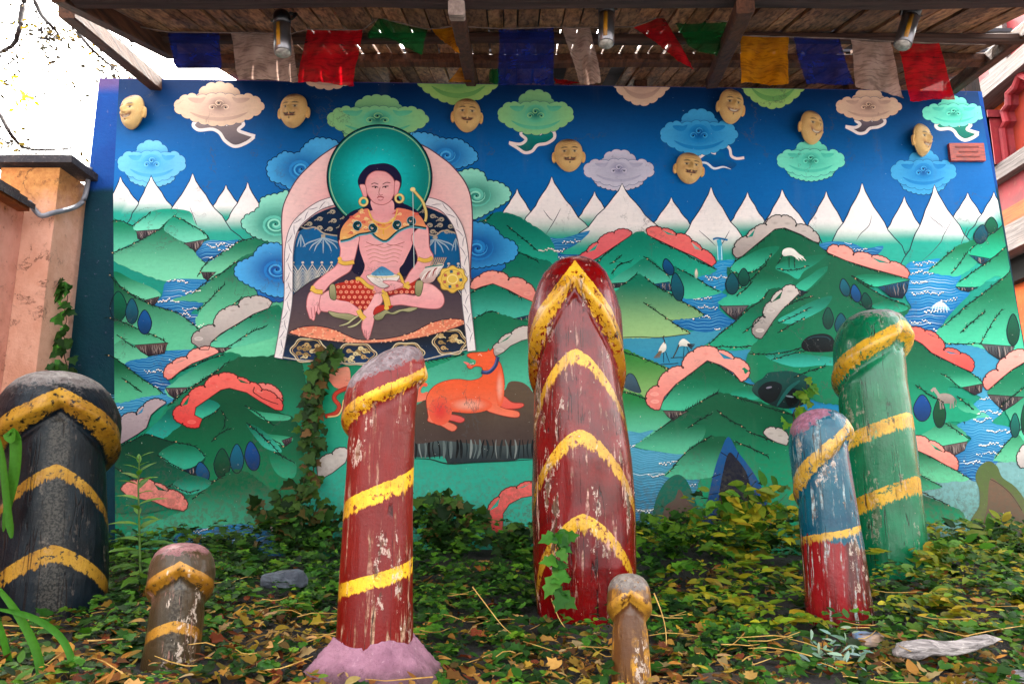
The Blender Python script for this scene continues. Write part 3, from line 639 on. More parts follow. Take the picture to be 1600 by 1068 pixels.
hill('960,545 1000,556 1030,568 1052,578 1060,590 1036,606 1012,622 985,618 940,612', 13, '#4f9a52', '#9dc07a', ridge='962,546 985,553 1005,560 1030,570 1050,579', g=('v', 545, 640))
p = Paint(15); p.fill('972,602 978,588 985,583 993,590 1002,612 990,612', '#5d7286', '#4f5f70'); p.line('972,602 978,588 985,583 993,590 1002,612', 1.2, '#34404c'); p.build('painted_rock', mural_wall)
hill('940,612 985,612 1012,622 1036,642 1050,656 1030,672 1000,690 940,690', 14, '#3f9558', '#7cc4a4', ridge='970,612 990,616 1012,624 1030,634', g=('v', 610, 690))
for (x, y, f) in ((1036, 540, 1), (1070, 535, 0)):
    p = Paint(24)
    if f:
        p.fill('1029,549 1032,541 1038,534 1041,540 1040,547 1034,551', '#f0ece2', '#d9d4c8'); p.line('1039,537 1038,531 1036,527 1038,524', 1.5, '#4a3a30')
        for k in range(4): p.line([(1031+k, 548), (1022+k*2.5, 559)], 1.2, '#8a7058', sm=False)
        p.line('1037,550 1037,566', 1, '#26445a'); p.line('1040,549 1046,566', 1, '#26445a'); p.line('1032,569 1050,568 1060,567', 1.3, '#33525a')
    else:
        p.fill('1060,541 1062,533 1068,529 1075,533 1079,538 1074,541 1066,540', '#f0ece2', '#d9d4c8'); p.line('1061,538 1058,546 1054,554 1052,558', 1.8, '#4a4a40')
        for k in range(4): p.line([(1074, 537+k*.6), (1086-k*1.5, 538+k*2.4)], 1.4, '#3a3038', sm=False)
        p.line('1069,541 1068,557', 1, '#26445a'); p.line('1073,541 1078,554', 1, '#26445a'); p.line('1048,559 1062,558 1076,559', 1.3, '#33525a')
    p.build('painted_crane', mural_wall)
hill('1028,640 1036,626 1055,601 1080,583 1105,564 1126,572 1155,593 1185,605 1220,625 1240,660 1150,670 1080,645', 20, '#06774c', '#3aa981', ridge='1032,636 1040,622 1055,602 1080,583 1105,564', ridge2=['1105,564 1126,572 1150,588 1160,597 1190,606'], g=('v', 565, 660))
shard('1032,638 1042,620 1060,602 1085,592 1122,608 1110,622 1095,632 1080,640 1055,642', 21, '#118a62', '#62bd97', ridge='1075,642 1090,634 1105,622 1122,612')
shard('1140,616 1160,605 1185,606 1198,616 1180,624 1160,624', 21, '#128a64', '#3fae8c', ridge='1146,618 1160,624 1180,632')
cliff('1036,641 1076,642 1063,649 1052,657 1043,650', 22, '#6e5f5c', seed=30)
drift('1032,637 1018,633 1011,622 1016,612 1030,604 1034,592 1044,581 1056,576 1068,575 1072,562 1084,550 1105,545 1122,549 1131,560 1146,561 1162,568 1170,579 1166,588 1156,594', '1146,582 1126,570 1105,563 1082,581 1056,600 1038,620', 23, **PINK)
river('970,684 1000,676 1022,672 1000,692 1035,704 1072,706 1062,722 1045,738 1052,745 1112,744 1108,775 1092,810 975,815', 15, '#6aa3c2', '#2a6f9a', seed=31, sp=3.6, foam=8)
hill('990,698 1005,688 1030,670 1060,648 1090,630 1122,613 1150,618 1190,628 1250,650 1330,690 1330,860 1090,860 1090,760 1110,700 1070,708 1030,705', 22, '#06724a', '#2c9c72', ridge='995,694 1012,684 1030,670 1060,648 1090,630 1122,613', ridge2=['1145,618 1170,626 1200,636 1250,652', '1165,672 1185,680 1210,690'], g=('v', 620, 760))
shard('992,697 1008,686 1030,671 1062,656 1100,664 1098,685 1080,697 1068,709 1030,705', 23, '#0d7d56', '#72bd9a')
hill('1038,743 1052,728 1070,708 1092,692 1112,680 1150,690 1140,730 1112,746 1066,748', 24, '#08744c', '#6cba96', ridge='1040,742 1054,727 1070,708 1092,692 1112,680', g=('v', 685, 750))
p = Paint(26); p.fill('1176,612 1180,598 1192,590 1200,582 1215,580 1230,579 1245,582 1262,588 1270,600 1266,622 1250,634 1225,638 1200,630', '#1c6457', '#123f40')
p.fill('1184,612 1195,598 1212,596 1222,604 1212,625 1196,628', '#0c2630', '#081820'); p.fill('1225,612 1238,606 1250,612 1246,628 1232,634', '#0c2630', '#081820')
p.line('1250,594 1232,608 1214,634', 6, '#2b7a74', taper=True); p.line('1197,606 1206,604', 3, '#8d8896', taper=True); p.line('1228,618 1240,620', 3, '#8d9aa0', taper=True); p.build('painted_rock', mural_wall)
p = Paint(26); p.fill('1016,830 1020,800 1028,772 1040,752 1053,742 1064,742 1074,752 1082,770 1092,795 1104,820 1110,850 1016,850', '#12806f', '#0c6457'); p.fill('1028,850 1034,812 1040,790 1054,780 1061,764 1072,778 1084,792 1100,806 1106,850', '#6b564e', '#5a463f'); p.build('painted_rock', mural_wall)
p = Paint(27); p.fill('1098,850 1102,800 1108,770 1116,735 1126,705 1138,682 1152,704 1166,722 1180,742 1194,770 1200,800 1206,850', '#155fa2', '#0f3f78')
p.fill('1120,850 1122,790 1128,745 1138,708 1150,715 1168,742 1178,790 1184,850', '#2d2f46', '#1e1c28')
for a in ('1126,706 1136,712', '1112,745 1126,740', '1108,772 1122,770', '1154,706 1150,720', '1176,738 1166,748'): p.line(a, 1.6, '#0c2f5c')
p.build('painted_rock', mural_wall)
drift('1194,678 1199,671 1212,670 1225,676 1231,686 1227,695', '1214,691 1200,684', 27, **GREY)

p = Paint(27)
for q in ('250,770 275,752 300,745', '180,730 200,742 225,760', '385,660 400,672 420,690 440,712', '330,690 345,676 362,668', '190,590 205,600 222,612', '345,640 352,652 350,668'): p.ticks(q)
p.build('painted_grass_marks', mural_wall)
p = Paint(31)
for q in ('1215,520 1235,508 1258,496', '1240,590 1262,580 1290,572', '1330,500 1348,512 1372,520', '1225,480 1245,470 1270,462', '1150,462 1164,452 1176,440', '1160,520 1180,505 1194,490', '1120,640 1140,655 1165,668', '1075,668 1095,655 1112,646', '1150,690 1175,700 1200,712', '1500,520 1520,502 1540,486', '1430,600 1450,615 1475,628', '1560,640 1580,620 1600,606'): p.ticks(q)
p.build('painted_grass_marks', mural_wall)
shard('1215,500 1240,486 1270,470 1300,462 1290,480 1262,496 1236,506', 30, '#118a6c', '#4fb79c', ridge='1216,504 1240,494 1266,480')
shard('1330,500 1355,498 1385,508 1400,520 1370,524 1345,516', 30, '#0f8566', '#46b094', ridge='1330,498 1352,510 1375,522')
shard('270,755 300,742 330,752 318,765 292,772', 29, '#0f8263', '#4fb396', ridge='272,758 292,768 312,764')
shard('385,662 405,668 430,690 440,706 415,700 398,682', 27, '#128769', '#55b79b', ridge='385,660 402,674 420,692')
# ---- thangka clouds
def tail(p, cx, cy, sx, sy, col, kind):
    def T(s_): return [(cx + x*sx, cy - y*sy) for x, y in P(s_)]
    if kind == 'R':      # sweeping to the right
        p.fill(T('-0.55,-0.55 -0.5,-0.8 -0.2,-0.85 0.0,-1.0 0.15,-1.3 0.35,-1.5 0.6,-1.38 0.82,-1.12 0.6,-1.02 0.45,-0.85 0.55,-0.6 0.3,-0.5'), col[0], col[1])
        p.line(T('-0.22,-0.62 -0.32,-0.5 -0.5,-0.52 -0.58,-0.7 -0.45,-0.88 -0.15,-0.85 0.02,-1.0 0.14,-1.3 0.36,-1.52 0.62,-1.38 0.8,-1.15'), 5.0, '#efe4de', n=6)
        p.line(T('0.15,-0.7 0.22,-0.55 0.45,-0.5 0.56,-0.66 0.44,-0.88 0.62,-1.02 0.82,-1.12'), 5.0, '#efe4de', n=6)
    elif kind == 'L':
        p.fill(T('0.5,-0.55 0.5,-0.8 0.3,-1.0 0.05,-1.1 -0.05,-1.3 -0.3,-1.38 -0.45,-1.25 -0.68,-1.08 -0.4,-1.05 -0.28,-0.85 -0.35,-0.6 -0.1,-0.5'), col[0], col[1])
        p.line(T('0.15,-0.72 0.1,-0.58 0.28,-0.5 0.48,-0.6 0.5,-0.85 0.3,-1.05 0.05,-1.12 -0.1,-1.35 -0.3,-1.4 -0.5,-1.22 -0.7,-1.05'), 4.6, '#efe4de', n=6)
        p.line(T('-0.02,-0.68 -0.1,-0.5 -0.3,-0.52 -0.4,-0.7 -0.26,-0.9 -0.42,-1.08 -0.72,-1.02'), 4.6, '#efe4de', n=6)
    elif kind == 'S':    # two loose white curls
        p.fill(T('0.1,-0.7 0.3,-0.6 0.6,-0.6 0.75,-0.85 1.0,-1.05 0.85,-1.25 0.6,-1.2 0.3,-1.15'), col[0], col[1])
        p.line(T('-0.12,-0.78 -0.2,-0.62 -0.1,-0.5 0.12,-0.48 0.2,-0.62 0.1,-0.72 -0.02,-0.85'), 5, '#efe4de', n=6)
        p.line(T('-0.15,-0.8 -0.05,-0.98 0.2,-1.02 0.4,-1.22 0.65,-1.16 0.85,-1.25'), 3.6, '#dfe6ee', n=6, taper=True)
        p.line(T('0.45,-0.66 0.34,-0.6 0.4,-0.42 0.7,-0.38 0.82,-0.5 0.86,-0.75 1.0,-0.85 1.2,-0.82'), 4.2, '#efe4de', n=6)
def cloud(cx, cy, sx, sy, cols, lay=4, low=False, tl=None, tcol=None):
    lt, md, dk = cols
    p = Paint(lay)
    def T(s_): return [(cx + x*sx, cy - y*sy) for x, y in P(s_)]
    if tl: tail(p, cx, cy, sx, sy, tcol or (md, dk), tl)
    if low:
        q = scallop(catmull(T('-0.62,-0.2 -0.66,-0.6 -0.38,-0.82 0,-0.92 0.38,-0.82 0.66,-0.6 0.62,-0.2 0,0'), True, 6), True, 8, 1.8)
        p.fill(q, lt, dk, ('v', cy + .75*sy, cy + .3*sy), sm=False); p.line(q, 1.0, '#17456e' if True else dk, sm=False, closed=True)
    q = scallop(catmull(T('-0.46,0.2 -0.45,0.56 -0.27,0.86 0,0.95 0.27,0.86 0.45,0.56 0.46,0.2 0,0'), True, 6), True, 15, 2.6)
    p.line(q, 1.1, '#1a5486', sm=False, closed=True); p.fill(q, lt, dk, ('v', cy - .95*sy, cy - .12*sy), sm=False)
    q = scallop(catmull(T('-1,0.0 -0.94,0.24 -0.80,0.42 -0.62,0.50 -0.47,0.44 -0.32,0.46 0,0.52 0.32,0.46 0.47,0.44 0.62,0.50 0.80,0.42 0.94,0.24 1,0.0 0.92,-0.18 0.74,-0.36 0.5,-0.53 0.25,-0.64 0,-0.68 -0.25,-0.64 -0.5,-0.53 -0.74,-0.36 -0.92,-0.18'), True, 6), True, 15, 2.6)
    p.line(q, 1.1, '#1a5486', sm=False, closed=True)
    p.fill(q, md, lt, ('r', cx, cy, .95*sx, .75*sy), sm=False)
    p.radial(cx, cy - .08*sy, .28*sx, .34*sy, dk, md)
    cr = [a*.82 + b*.18 for a, b in zip(*[[int(c_.lstrip('#')[i:i+2], 16)/255 for i in (0, 2, 4)] for c_ in (md, dk)])]
    p.fill(T('-0.66,-0.18 -0.35,-0.33 0,-0.39 0.35,-0.33 0.66,-0.18 0.4,-0.43 0,-0.53 -0.4,-0.43'), cr, md, ('v', cy + .2*sy, cy + .53*sy))
    p.fill(T('-0.70,0.36 -0.52,0.38 -0.42,0.36 -0.30,0.40 -0.40,0.18 -0.58,0.2'), cr, md, ('v', cy - .46*sy, cy - .18*sy)); p.fill(T('0.70,0.36 0.52,0.38 0.42,0.36 0.30,0.40 0.40,0.18 0.58,0.2'), cr, md, ('v', cy - .46*sy, cy - .18*sy))
    for dx, dy in ((0, .17), (-.15, 0.0), (.15, 0.0)):
        sp = []
        for k in range(15):
            t = k/14; a = 2.2*math.pi*t + (math.pi if dx > 0 else 0); r = (1 - t*.75)*.14
            sp.append((cx + dx*sx + math.cos(a)*r*sx*.75, cy - dy*sy - math.sin(a)*r*sy*.95*(-1 if dx > 0 else 1)))
        p.line(sp, 1.6, lt, sm=False, taper=True); p.dots([(cx + dx*sx, cy - dy*sy, max(1.1, sx*.024))], '#1d2a36', 7)
    return p.build('painted_cloud', mural_wall)
TAN = ('#e3c3a8', '#cbaa98', '#8f7467'); BLU = ('#7fb6e2', '#5f9fd6', '#3676b8'); SKY = ('#66abe0', '#3f8fd2', '#1d65ad'); GRN = ('#a6d6a0', '#7cc4a0', '#3f8f7c'); MNT = ('#8edcc0', '#74ccb2', '#3aa08e'); LIL = ('#ccc9d6', '#b9b7c8', '#8d8ca6'); YGR = ('#a9cf7c', '#8fc07c', '#5f9a6c')
cloud(342, 168, 69, 40, TAN, 4, tl='R', tcol=('#8f7f7e', '#6f6468'))
cloud(237, 257, 52, 38, ('#8fc1e8', '#74b0e0', '#4687c4'), 2.2, low=True)
cloud(590, 188, 78, 40, GRN, 4, low=True)
cloud(837, 181, 58, 41, GRN, 4, tl='L', tcol=('#1f9d93', '#14807f'))
cloud(967, 267, 54, 33, LIL, 2.2, low=True)
cloud(1092, 212, 59, 42, SKY, 4, tl='S', tcol=('#1b74b8', '#155fa6'))
cloud(1357, 168, 50, 29, TAN, 4, tl='L', tcol=('#7d7078', '#5d545e'))
cloud(1490, 178, 48, 27, MNT, 4, tl='R', tcol=('#2fa08c', '#23887a'))
cloud(1267, 252, 52, 33, MNT, 4, low=True)
cloud(1443, 270, 50, 36, SKY, 2.2, low=True)
cloud(513, 118, 46, 30, TAN, 4); cloud(716, 124, 64, 56, YGR, 4); cloud(1003, 124, 46, 58, TAN, 4); cloud(1208, 126, 52, 62, YGR, 4)
def puffcloud(s_, cols, spiral, lay, low=None, edge='#143f6a'):
    lt, md, dk = cols; p = Paint(lay)
    if low:
        q = scallop(catmull(P(low), True, 6), True, 9, 1.8); p.fill(q, md, dk, sm=False); p.line(q, 1.3, edge, sm=False, closed=True)
    q = scallop(catmull(P(s_), True, 6), True, 10, 2.2); sx, sy, sr = spiral
    p.fill(q, dk, lt, ('r', sx, sy, sr*1.6, sr*1.15), sm=False); p.line(q, 1.5, edge, sm=False, closed=True)
    for rr, w in ((1.0, 4.5), (.62, 3.0)):
        sp = []
        for k in range(26):
            t = k/25; a = -.5 + 3.4*math.pi*t; r = sr*rr*(1 - t*.93)*.52
            sp.append((sx + math.cos(a)*r*1.25, sy + math.sin(a)*r))
        p.line(sp, w, md if rr == 1.0 else lt, sm=False, taper=True)
    p.dots([(sx, sy, 1.4)], '#203848')
    return p.build('painted_cloud', mural_wall)
puffcloud('418,268 420,254 432,246 444,238 458,240 468,238 478,226 492,217 508,217 526,222 540,240 520,280 470,300 440,286 425,282', ('#6fb2ea', '#4c93d8', '#2f74bd'), (471, 264, 40), 4, '430,284 440,294 462,298 480,290 470,276 440,276')
puffcloud('378,350 384,338 396,332 406,322 408,312 420,306 436,303 450,300 462,330 450,380 425,378 400,370 388,362', ('#a4dcc6', '#7dc6b0', '#4aa596'), (430, 350, 40), 19, edge='#1c5a58')
puffcloud('367,424 372,412 384,406 396,400 402,390 415,382 440,384 456,420 452,458 428,462 404,452 384,442 372,434', ('#6fb0ea', '#3f88d4', '#1f62b4'), (432, 421, 40), 20, '404,448 408,464 425,470 452,468 452,450')
puffcloud('640,212 655,208 672,210 688,216 702,218 716,218 730,226 744,240 744,250 730,258 716,262 700,270 660,280 630,250', ('#6fb2ea', '#4c93d8', '#2f74bd'), (698, 243, 34), 4)
puffcloud('700,285 722,268 742,265 756,272 760,282 774,284 788,290 797,300 794,312 782,320 768,328 745,340 720,340', ('#a4dcc6', '#7dc6b0', '#4aa596'), (744, 306, 36), 8, edge='#1c5a58')
puffcloud('700,352 730,347 758,350 774,358 784,370 792,374 804,380 808,392 802,404 788,410 768,414 740,418 715,412', ('#5fa6e2', '#3f88d0', '#1f62b0'), (746, 388, 40), 14, '730,405 762,418 784,408 788,418 776,424 740,434 725,430')

# ---- the seated figure, the beast and its rock
fig = bpy.data.objects.new('painted_seated_figure', None); COL.objects.link(fig); fig.parent = mural_wall; fig.location = (0, 0, 0)
class FP(Paint):
    top = 33.0
    def __init__(s, layer=0):
        Paint.__init__(s, 0); s.L = FP.top
    def build(s, name, parent=None, label=None):
        FP.top = s.L + 0.2; o = Paint.build(s, name, fig); o.location = -Vector(mural_wall.location); return o
SK, SK2, SKL = '#f7bcbc', '#efa8ab', '#b86a6c'
INK = '#4a3550'
p = FP(34)
q = p.fill('441,380 440,348 442,325 449,306 464,280 487,256 511,237 540,222 593,212 645,222 668,231 690,246 706,259 725,282 735,306 738,336 738,365 736,400 735,425 733,444 700,448 600,448 480,448 446,444 442,425', '#ee9ea2', '#f4cfca', ('r', 592, 330, 150, 118)); p.line(q, 1.8, '#6b4a5c', sm=False, closed=True); p.build('body_halo')
p = FP(40)
p.fill('448,560 450,520 456,470 457,425 462,375 480,345 508,328 545,319 600,300 650,320 690,333 710,355 720,390 722,440 726,490 733,545 600,570', '#1a6fae', '#165a96', n=4)
p.fill('464,362 480,345 508,328 545,319 560,322 556,366 545,372 530,368 518,366 505,364 492,354 478,356', '#163a63', '#14325a')
p.fill('640,320 690,333 710,355 717,366 700,360 690,360 680,367 668,364 655,368 642,362', '#163a63', '#14325a')
CUR = '#b9ad97'
def curl(p, x, y, r, f=1, w=1.5, col=CUR):
    sp = [(x + f*math.cos(3.6*math.pi*k/18 + 2.4)*r*(1-k/24), y + math.sin(3.6*math.pi*k/18 + 2.4)*r*.8*(1-k/24)) for k in range(19)]
    p.line([(x - f*r*1.9, y + r*.55), (x - f*r*1.2, y + r*.1)] + sp, w, col, sm=False)
for x, y, f in ((484,350,1),(500,342,1),(520,331,1),(540,326,-1),(500,356,1),(522,345,1),(540,340,1),(516,358,1),(534,354,1),(546,366,1),(548,350,-1),(664,330,1),(676,338,-1),(690,343,1),(704,354,-1),(672,352,1),(688,352,1),(698,362,-1),(658,346,1),(676,362,-1)): curl(p, x, y, 4.6, f)
p.line('466,352 478,357 492,355 505,364 518,367 532,369 546,373', 2.2, CUR); p.line('716,366 702,361 690,361 680,368 668,366 656,370', 2.2, CUR)
for hx, hy in ((505, 369), (680, 371)):
    p.dots([(hx, hy, 4.5)], CUR, 4)
    for dx, dy in ((-32, 17), (-14, 24), (0, 27), (13, 24), (30, 15), (-22, 22), (22, 20)): p.line([(hx, hy+2), (hx+dx*.35, hy+dy*.35), (hx+dx*.75, hy+dy*.62), (hx+dx, hy+dy)], 2.2, '#a9b9c8', taper=True)
for x, y in ((470, 366), (712, 372)):
    for d in (-6, 0, 7): p.line([(x, y), (x+d*.5, y+9), (x+d, y+20)], 1.8, '#a9b9c8', taper=True)
for x0, x1, y0 in ((458, 530, 414), (640, 652, 418), (656, 724, 416)):
    yy = y0 + 46; p.fill([(x0-2, y0), (x1, y0), (x1, yy), (x0-2, yy)], '#4a7aa8', '#33628f', sm=False)
    x = x0
    while x < x1:
        for k in range(4):
            yb = y0 + 6 + k*11
            for e, cc in ((0, '#d2cabc'), (3.2, '#2a5f94'), (5.6, '#d9d2c4')):
                p.line([(x-9, yb+8+e), (x-4.5, yb+e), (x, yb-7+e), (x+4.5, yb+e), (x+9, yb+8+e)], 1.6, cc, sm=False)
        p.dots([(x, y0-4, 2.4)], '#d2cabc'); x += 15
p.build('throne_back')
p = FP(150)
q = p.fill('446,545 449,520 455,468 472,449 496,434 528,425 571,420 622,420 655,425 689,436 712,451 723,470 729,500 733,540 640,560 560,562', '#4b3f50', '#6a5757', ('v', 420, 530)); p.line(q, 1.4, '#2c2733', sm=False, closed=True); p.build('seat_cushion')
p = FP(160)
p.fill('436,556 448,522 506,532 571,536 646,530 699,517 728,506 736,545 690,556 640,566 560,568 500,567 432,560', '#2d3142', '#1f4f86', ('v', 520, 585), sm=False)
GLD = '#c8a873'
for cx, cy, rx, ry in ((482, 547, 27, 19), (556, 553, 31, 17), (635, 551, 27, 16), (703, 534, 26, 20)):
    q = [(cx + math.cos(2*math.pi*k/40)*rx*(1+.07*math.cos(6*2*math.pi*k/40)), cy + math.sin(2*math.pi*k/40)*ry*(1+.07*math.cos(6*2*math.pi*k/40))) for k in range(40)]
    p.line(q, 1.8, '#d8c7a4', sm=False, closed=True); p.line([(cx+(x-cx)*.88, cy+(y-cy)*.88) for x, y in q], 1.2, GLD, sm=False, closed=True)
    rr = random.Random(int(cx))
    for k in range(11): curl(p, cx + rr.uniform(-.62, .62)*rx, cy + rr.uniform(-.62, .62)*ry, 4.2, rr.choice((-1, 1)), 1.7, rr.choice((GLD, '#e3d0a0', '#a88a58')))
p.line('436,557 500,566 560,567 640,565 690,555 735,544', 1.6, '#cfc6b6'); p.build('throne_base')
p = FP(180)
q = p.fill('454,521 462,514 475,510 496,509 520,514 541,523 560,530 585,530 609,528 642,520 674,504 702,498 721,499 727,505 699,516 646,529 571,536 506,531', '#e8896a', '#ee9c7c'); p.line(q, 1.5, '#4a2430', sm=False, closed=True)
rr = random.Random(4); p.dots([(x, y, 1.8) for x, y in ((rr.uniform(456, 725), rr.uniform(498, 535)) for _ in range(420)) if inside((x, y), q)], '#f6b894', 5); p.build('seat_mat')
p = FP(186)
for s_ in ('435,559 443,515 450,470 451,430 452,388 460,356 478,336 500,321 524,313', '660,313 690,322 711,345 722,375 727,420 728,465 733,510 737,548'):
    p.line(s_, 14.5, '#7a6f78', n=6); p.line(s_, 12, '#efe6e4', n=6); c = catmull(P(s_), False, 6); q = resample(c, 15)
    for i in range(1, len(q)-1):
        dx, dy = q[i+1][0]-q[i-1][0], q[i+1][1]-q[i-1][1]; l = math.hypot(dx, dy); nx, ny = -dy/l, dx/l; f = 1 if i % 2 else -1
        p.line([(q[i][0]+nx*5*f, q[i][1]+ny*5*f), (q[i][0]+nx*1*f+dx/l*7, q[i][1]+ny*1*f+dy/l*7), (q[i][0]-nx*1.5*f+dx/l*15, q[i][1]-ny*1.5*f+dy/l*15)], 1.1, '#8b7f8c', taper=True)
p.build('throne_arch')
p = FP(200); p.radial(593, 277, 82, 82, '#2ae0e0', '#0a9a92', 56)
p.line([(593+81.5*math.cos(2*math.pi*k/72), 277+81.5*math.sin(2*math.pi*k/72)) for k in range(72)], 2.6, '#123f4a', sm=False, closed=True); p.line([(593+78*math.cos(2*math.pi*k/72), 277+78*math.sin(2*math.pi*k/72)) for k in range(72)], 1.5, '#a5d5ae', sm=False, closed=True); p.build('head_halo')
p = FP(212)
p.fill('559,282 564,270 575,259 588,256 601,255 612,258 620,264 627,276 627,290 622,304 628,316 640,322 655,332 666,350 672,380 660,400 640,430 560,430 545,405 530,385 527,368 530,354 538,340 552,329 572,322 574,312 566,300 561,292', '#37325c', '#2c2a50'); p.build('hair')
p = FP(220)
SKN = dict(g=None)
q = p.fill('555,345 575,330 620,328 645,345 646,372 643,385 636,400 630,412 624,420 626,432 628,455 560,455 561,436 567,426 570,415 567,405 562,390 560,372', SK, SK2, ('r', 600, 385, 60, 70)); 
q2 = p.fill('531,374 560,368 558,388 553,408 551,414 546,424 530,434 516,444 503,458 486,456 490,444 508,428 524,416 530,404 532,390', SK, SK2, ('v', 340, 520)); p.line(q2, 1.1, SKL, sm=False, closed=True)
q3 = p.fill('643,368 667,352 671,386 677,400 674,416 660,430 645,441 632,450 620,452 606,456 600,452 608,446 600,441 616,438 630,440 640,425 652,408 650,392', SK, SK2, ('v', 340, 520)); p.line(q3, 1.1, SKL, sm=False, closed=True)
q4 = p.fill('486,455 503,456 507,468 503,481 498,491 494,486 491,500 486,498 484,497 481,488 479,480 480,466', SK, SK2); p.line(q4, 1.1, SKL, sm=False, closed=True)
for s_ in ('486,480 488,497', '491,478 492,492', '497,474 496,486'): p.line(s_, .9, SKL)
q5 = p.fill('500,466 504,459 520,452 528,464 545,471 563,485 561,493 537,492 518,488 500,484', SK, SK2); p.line(q5, 1.1, SKL, sm=False, closed=True)
q6 = p.fill('650,446 661,442 674,444 684,451 692,460 694,472 687,481 671,482 646,479 627,476 608,477 604,466 627,459 650,461', SK, SK2); p.line(q6, 1.1, SKL, sm=False, closed=True)
q7 = p.fill('582,461 597,458 597,472 585,485 585,496 582,511 576,530 572,528 569,524 565,511 567,496 567,488 574,474', SK, SK2); p.line(q7, 1.1, SKL, sm=False, closed=True)
for s_ in ('566,514 568,524', '569,515 571,527', '572,516 573,529'): p.line(s_, .9, SKL)
for k in range(5): p.line([(570+k*2, 386+k*6.2), (585, 383+k*6), (600, 387+k*6), (615, 383+k*6), (630-k*2, 386+k*6)], .9, '#c98884')
p.line('572,378 585,383 599,381', 1.0, SKL); p.line('604,381 616,383 632,378', 1.0, SKL); p.build('body')
p = FP(262)
q = p.fill('522,446 540,440 556,437 572,446 584,455 584,462 578,474 571,484 563,482 546,472 524,466', '#c43a2b', '#b02f28'); q2 = p.fill('603,456 629,449 650,438 657,442 651,458 627,458 603,462', '#c43a2b', '#b02f28'); p.fill('584,484 592,477 614,477 606,484 596,488 584,492', '#c43a2b', '#b02f28')
dd = []
for j in range(6):
    for i in range(20):
        x = 524 + i*8.6 + (j % 2)*4.3; y = 440 + j*8
        if inside((x, y), q) or inside((x, y), q2): dd.append((x, y))
p.dots([(x, y, 3.0) for x, y in dd], '#f0a184', 8); p.dots([(x, y, 1.1) for x, y in dd], '#c8503c', 6)
for s_ in ('515,447 523,445 525,467 516,465', '650,440 661,440 657,461 649,459', '513,486 530,489 545,490 557,495 550,501 535,498 520,494', '584,494 594,488 603,484 612,488 622,484 632,482 642,480 653,481 640,487 628,486 616,491 604,490 597,498 588,500'):
    w_ = p.fill(s_, '#b3ae86', '#8d8d68'); p.line(w_, 1.0, '#55533c', sm=False, closed=True)
p.build('skirt')
p = FP(282)
q = p.fill('575,326 579,338 588,345 600,348 611,344 618,335 620,325 642,329 657,338 666,354 666,357 646,353 635,355 620,362 603,375 586,370 579,363 560,366 545,373 532,376 533,359 543,344 560,331', '#ee8f74', '#f0b872', ('v', 330, 372))
rr = random.Random(8)
for k in range(60):
    x, y = rr.uniform(534, 664), rr.uniform(328, 373)
    if inside((x, y), q): curl(p, x, y, 3.0, rr.choice((-1, 1)), 1.0, rr.choice(('#f3cf8a', '#d9605a', '#f7d9a0')))
for s_ in ('532,377 546,374 560,367 572,365 580,364 588,371 603,377 620,363 634,356 646,354 666,357',): p.line(s_, 4.2, '#86c3cf'); p.line([(x, y-1) for x, y in P(s_)], 2.4, '#1b5a63')
for x, y, r, f in ((559, 352, 7, 1), (582, 356, 7, -1), (621, 351, 7, 1), (642, 345, 7, -1)):
    sp = [(x + f*math.cos(3.4*math.pi*k/20 + 1.2)*r*(1-k/27), y + math.sin(3.4*math.pi*k/20 + 1.2)*r*(1-k/27)) for k in range(21)]; p.line(sp, 4, '#86c3cf', sm=False); p.line(sp, 2.2, '#1b5a63', sm=False)
p.line('576,328 580,340 590,347 600,349 611,346 618,338 621,327', 1.8, '#f2d070'); p.line('578,333 586,350 599,358 612,350 619,334', 1.6, '#f0c860'); p.line('599,358 599,366', 2, '#e8b850'); p.dots([(599, 352, 3.2)], '#e9a050', 8)
p.build('shoulder_cape')
p = FP(420)
q = p.fill('581,312 582,327 590,336 600,338 610,335 616,326 611,312', SK, SK2, ('v', 300, 350)); 
q = p.fill('572,298 571,285 575,275 582,269 590,267 603,269 613,277 617,286 618,296 614,307 609,315 598,320 585,317 577,308', '#f7c0be', '#f0acae', ('r', 596, 292, 34, 34)); p.line(q, 1.1, SKL, sm=False, closed=True)
for s_ in ('562,290 566,288 571,290 573,300 573,307 569,310 566,302', '617,284 622,283 625,287 623,297 620,306 616,306'):
    w_ = p.fill(s_, SK, SK2); p.line(w_, 1.0, SKL, sm=False, closed=True)
p.line('580,288 585,286 591,288', 1.2, '#7a4a52'); p.line('598,288 604,285 610,286', 1.2, '#7a4a52'); p.line('581,292 586,291 591,293', 1.4, '#5a3a44'); p.line('597,293 602,291 607,291', 1.4, '#5a3a44'); p.dots([(586.5, 293, 1.5), (602.5, 292.5, 1.5)], '#2f2430', 7)
p.line('594,292 592,301 594,305 598,304', 1.0, SKL); p.line('589,309 594,307 600,309', 1.6, '#b5545c'); p.line('591,312 595,313 599,311', 1.0, SKL); p.line('590,304 592,306', .9, SKL)
p.build('head')
p = FP(450)
YG, YD = '#ecc25c', '#a87830'
for x, y, r in ((568, 315, 6), (624, 310, 6)):
    c = [(x + r*math.cos(k*.35), y + r*math.sin(k*.35)) for k in range(18)]; p.line(c, 4.2, YD, sm=False, closed=True); p.line(c, 3, '#f0dc94', sm=False, closed=True)
for s_, w_ in (('529,407 536,411 544,411 553,409', 5.5), ('653,404 662,407 670,406 676,402', 5.5), ('486,450 494,455 504,456', 6), ('626,440 633,446 640,449', 6), ('600,458 604,468 606,478', 9), ('560,484 564,492 570,498', 7), ('556,436 563,436 574,446 584,450', 5), ('622,426 627,434 630,443', 4)):
    p.line(s_, w_ + 1.4, YD); p.line(s_, w_, YG)
p.dots([(531, 404, 3.5), (489, 449, 3.5), (637, 442, 3), (600, 455, 4), (604, 481, 4)], YG, 8)
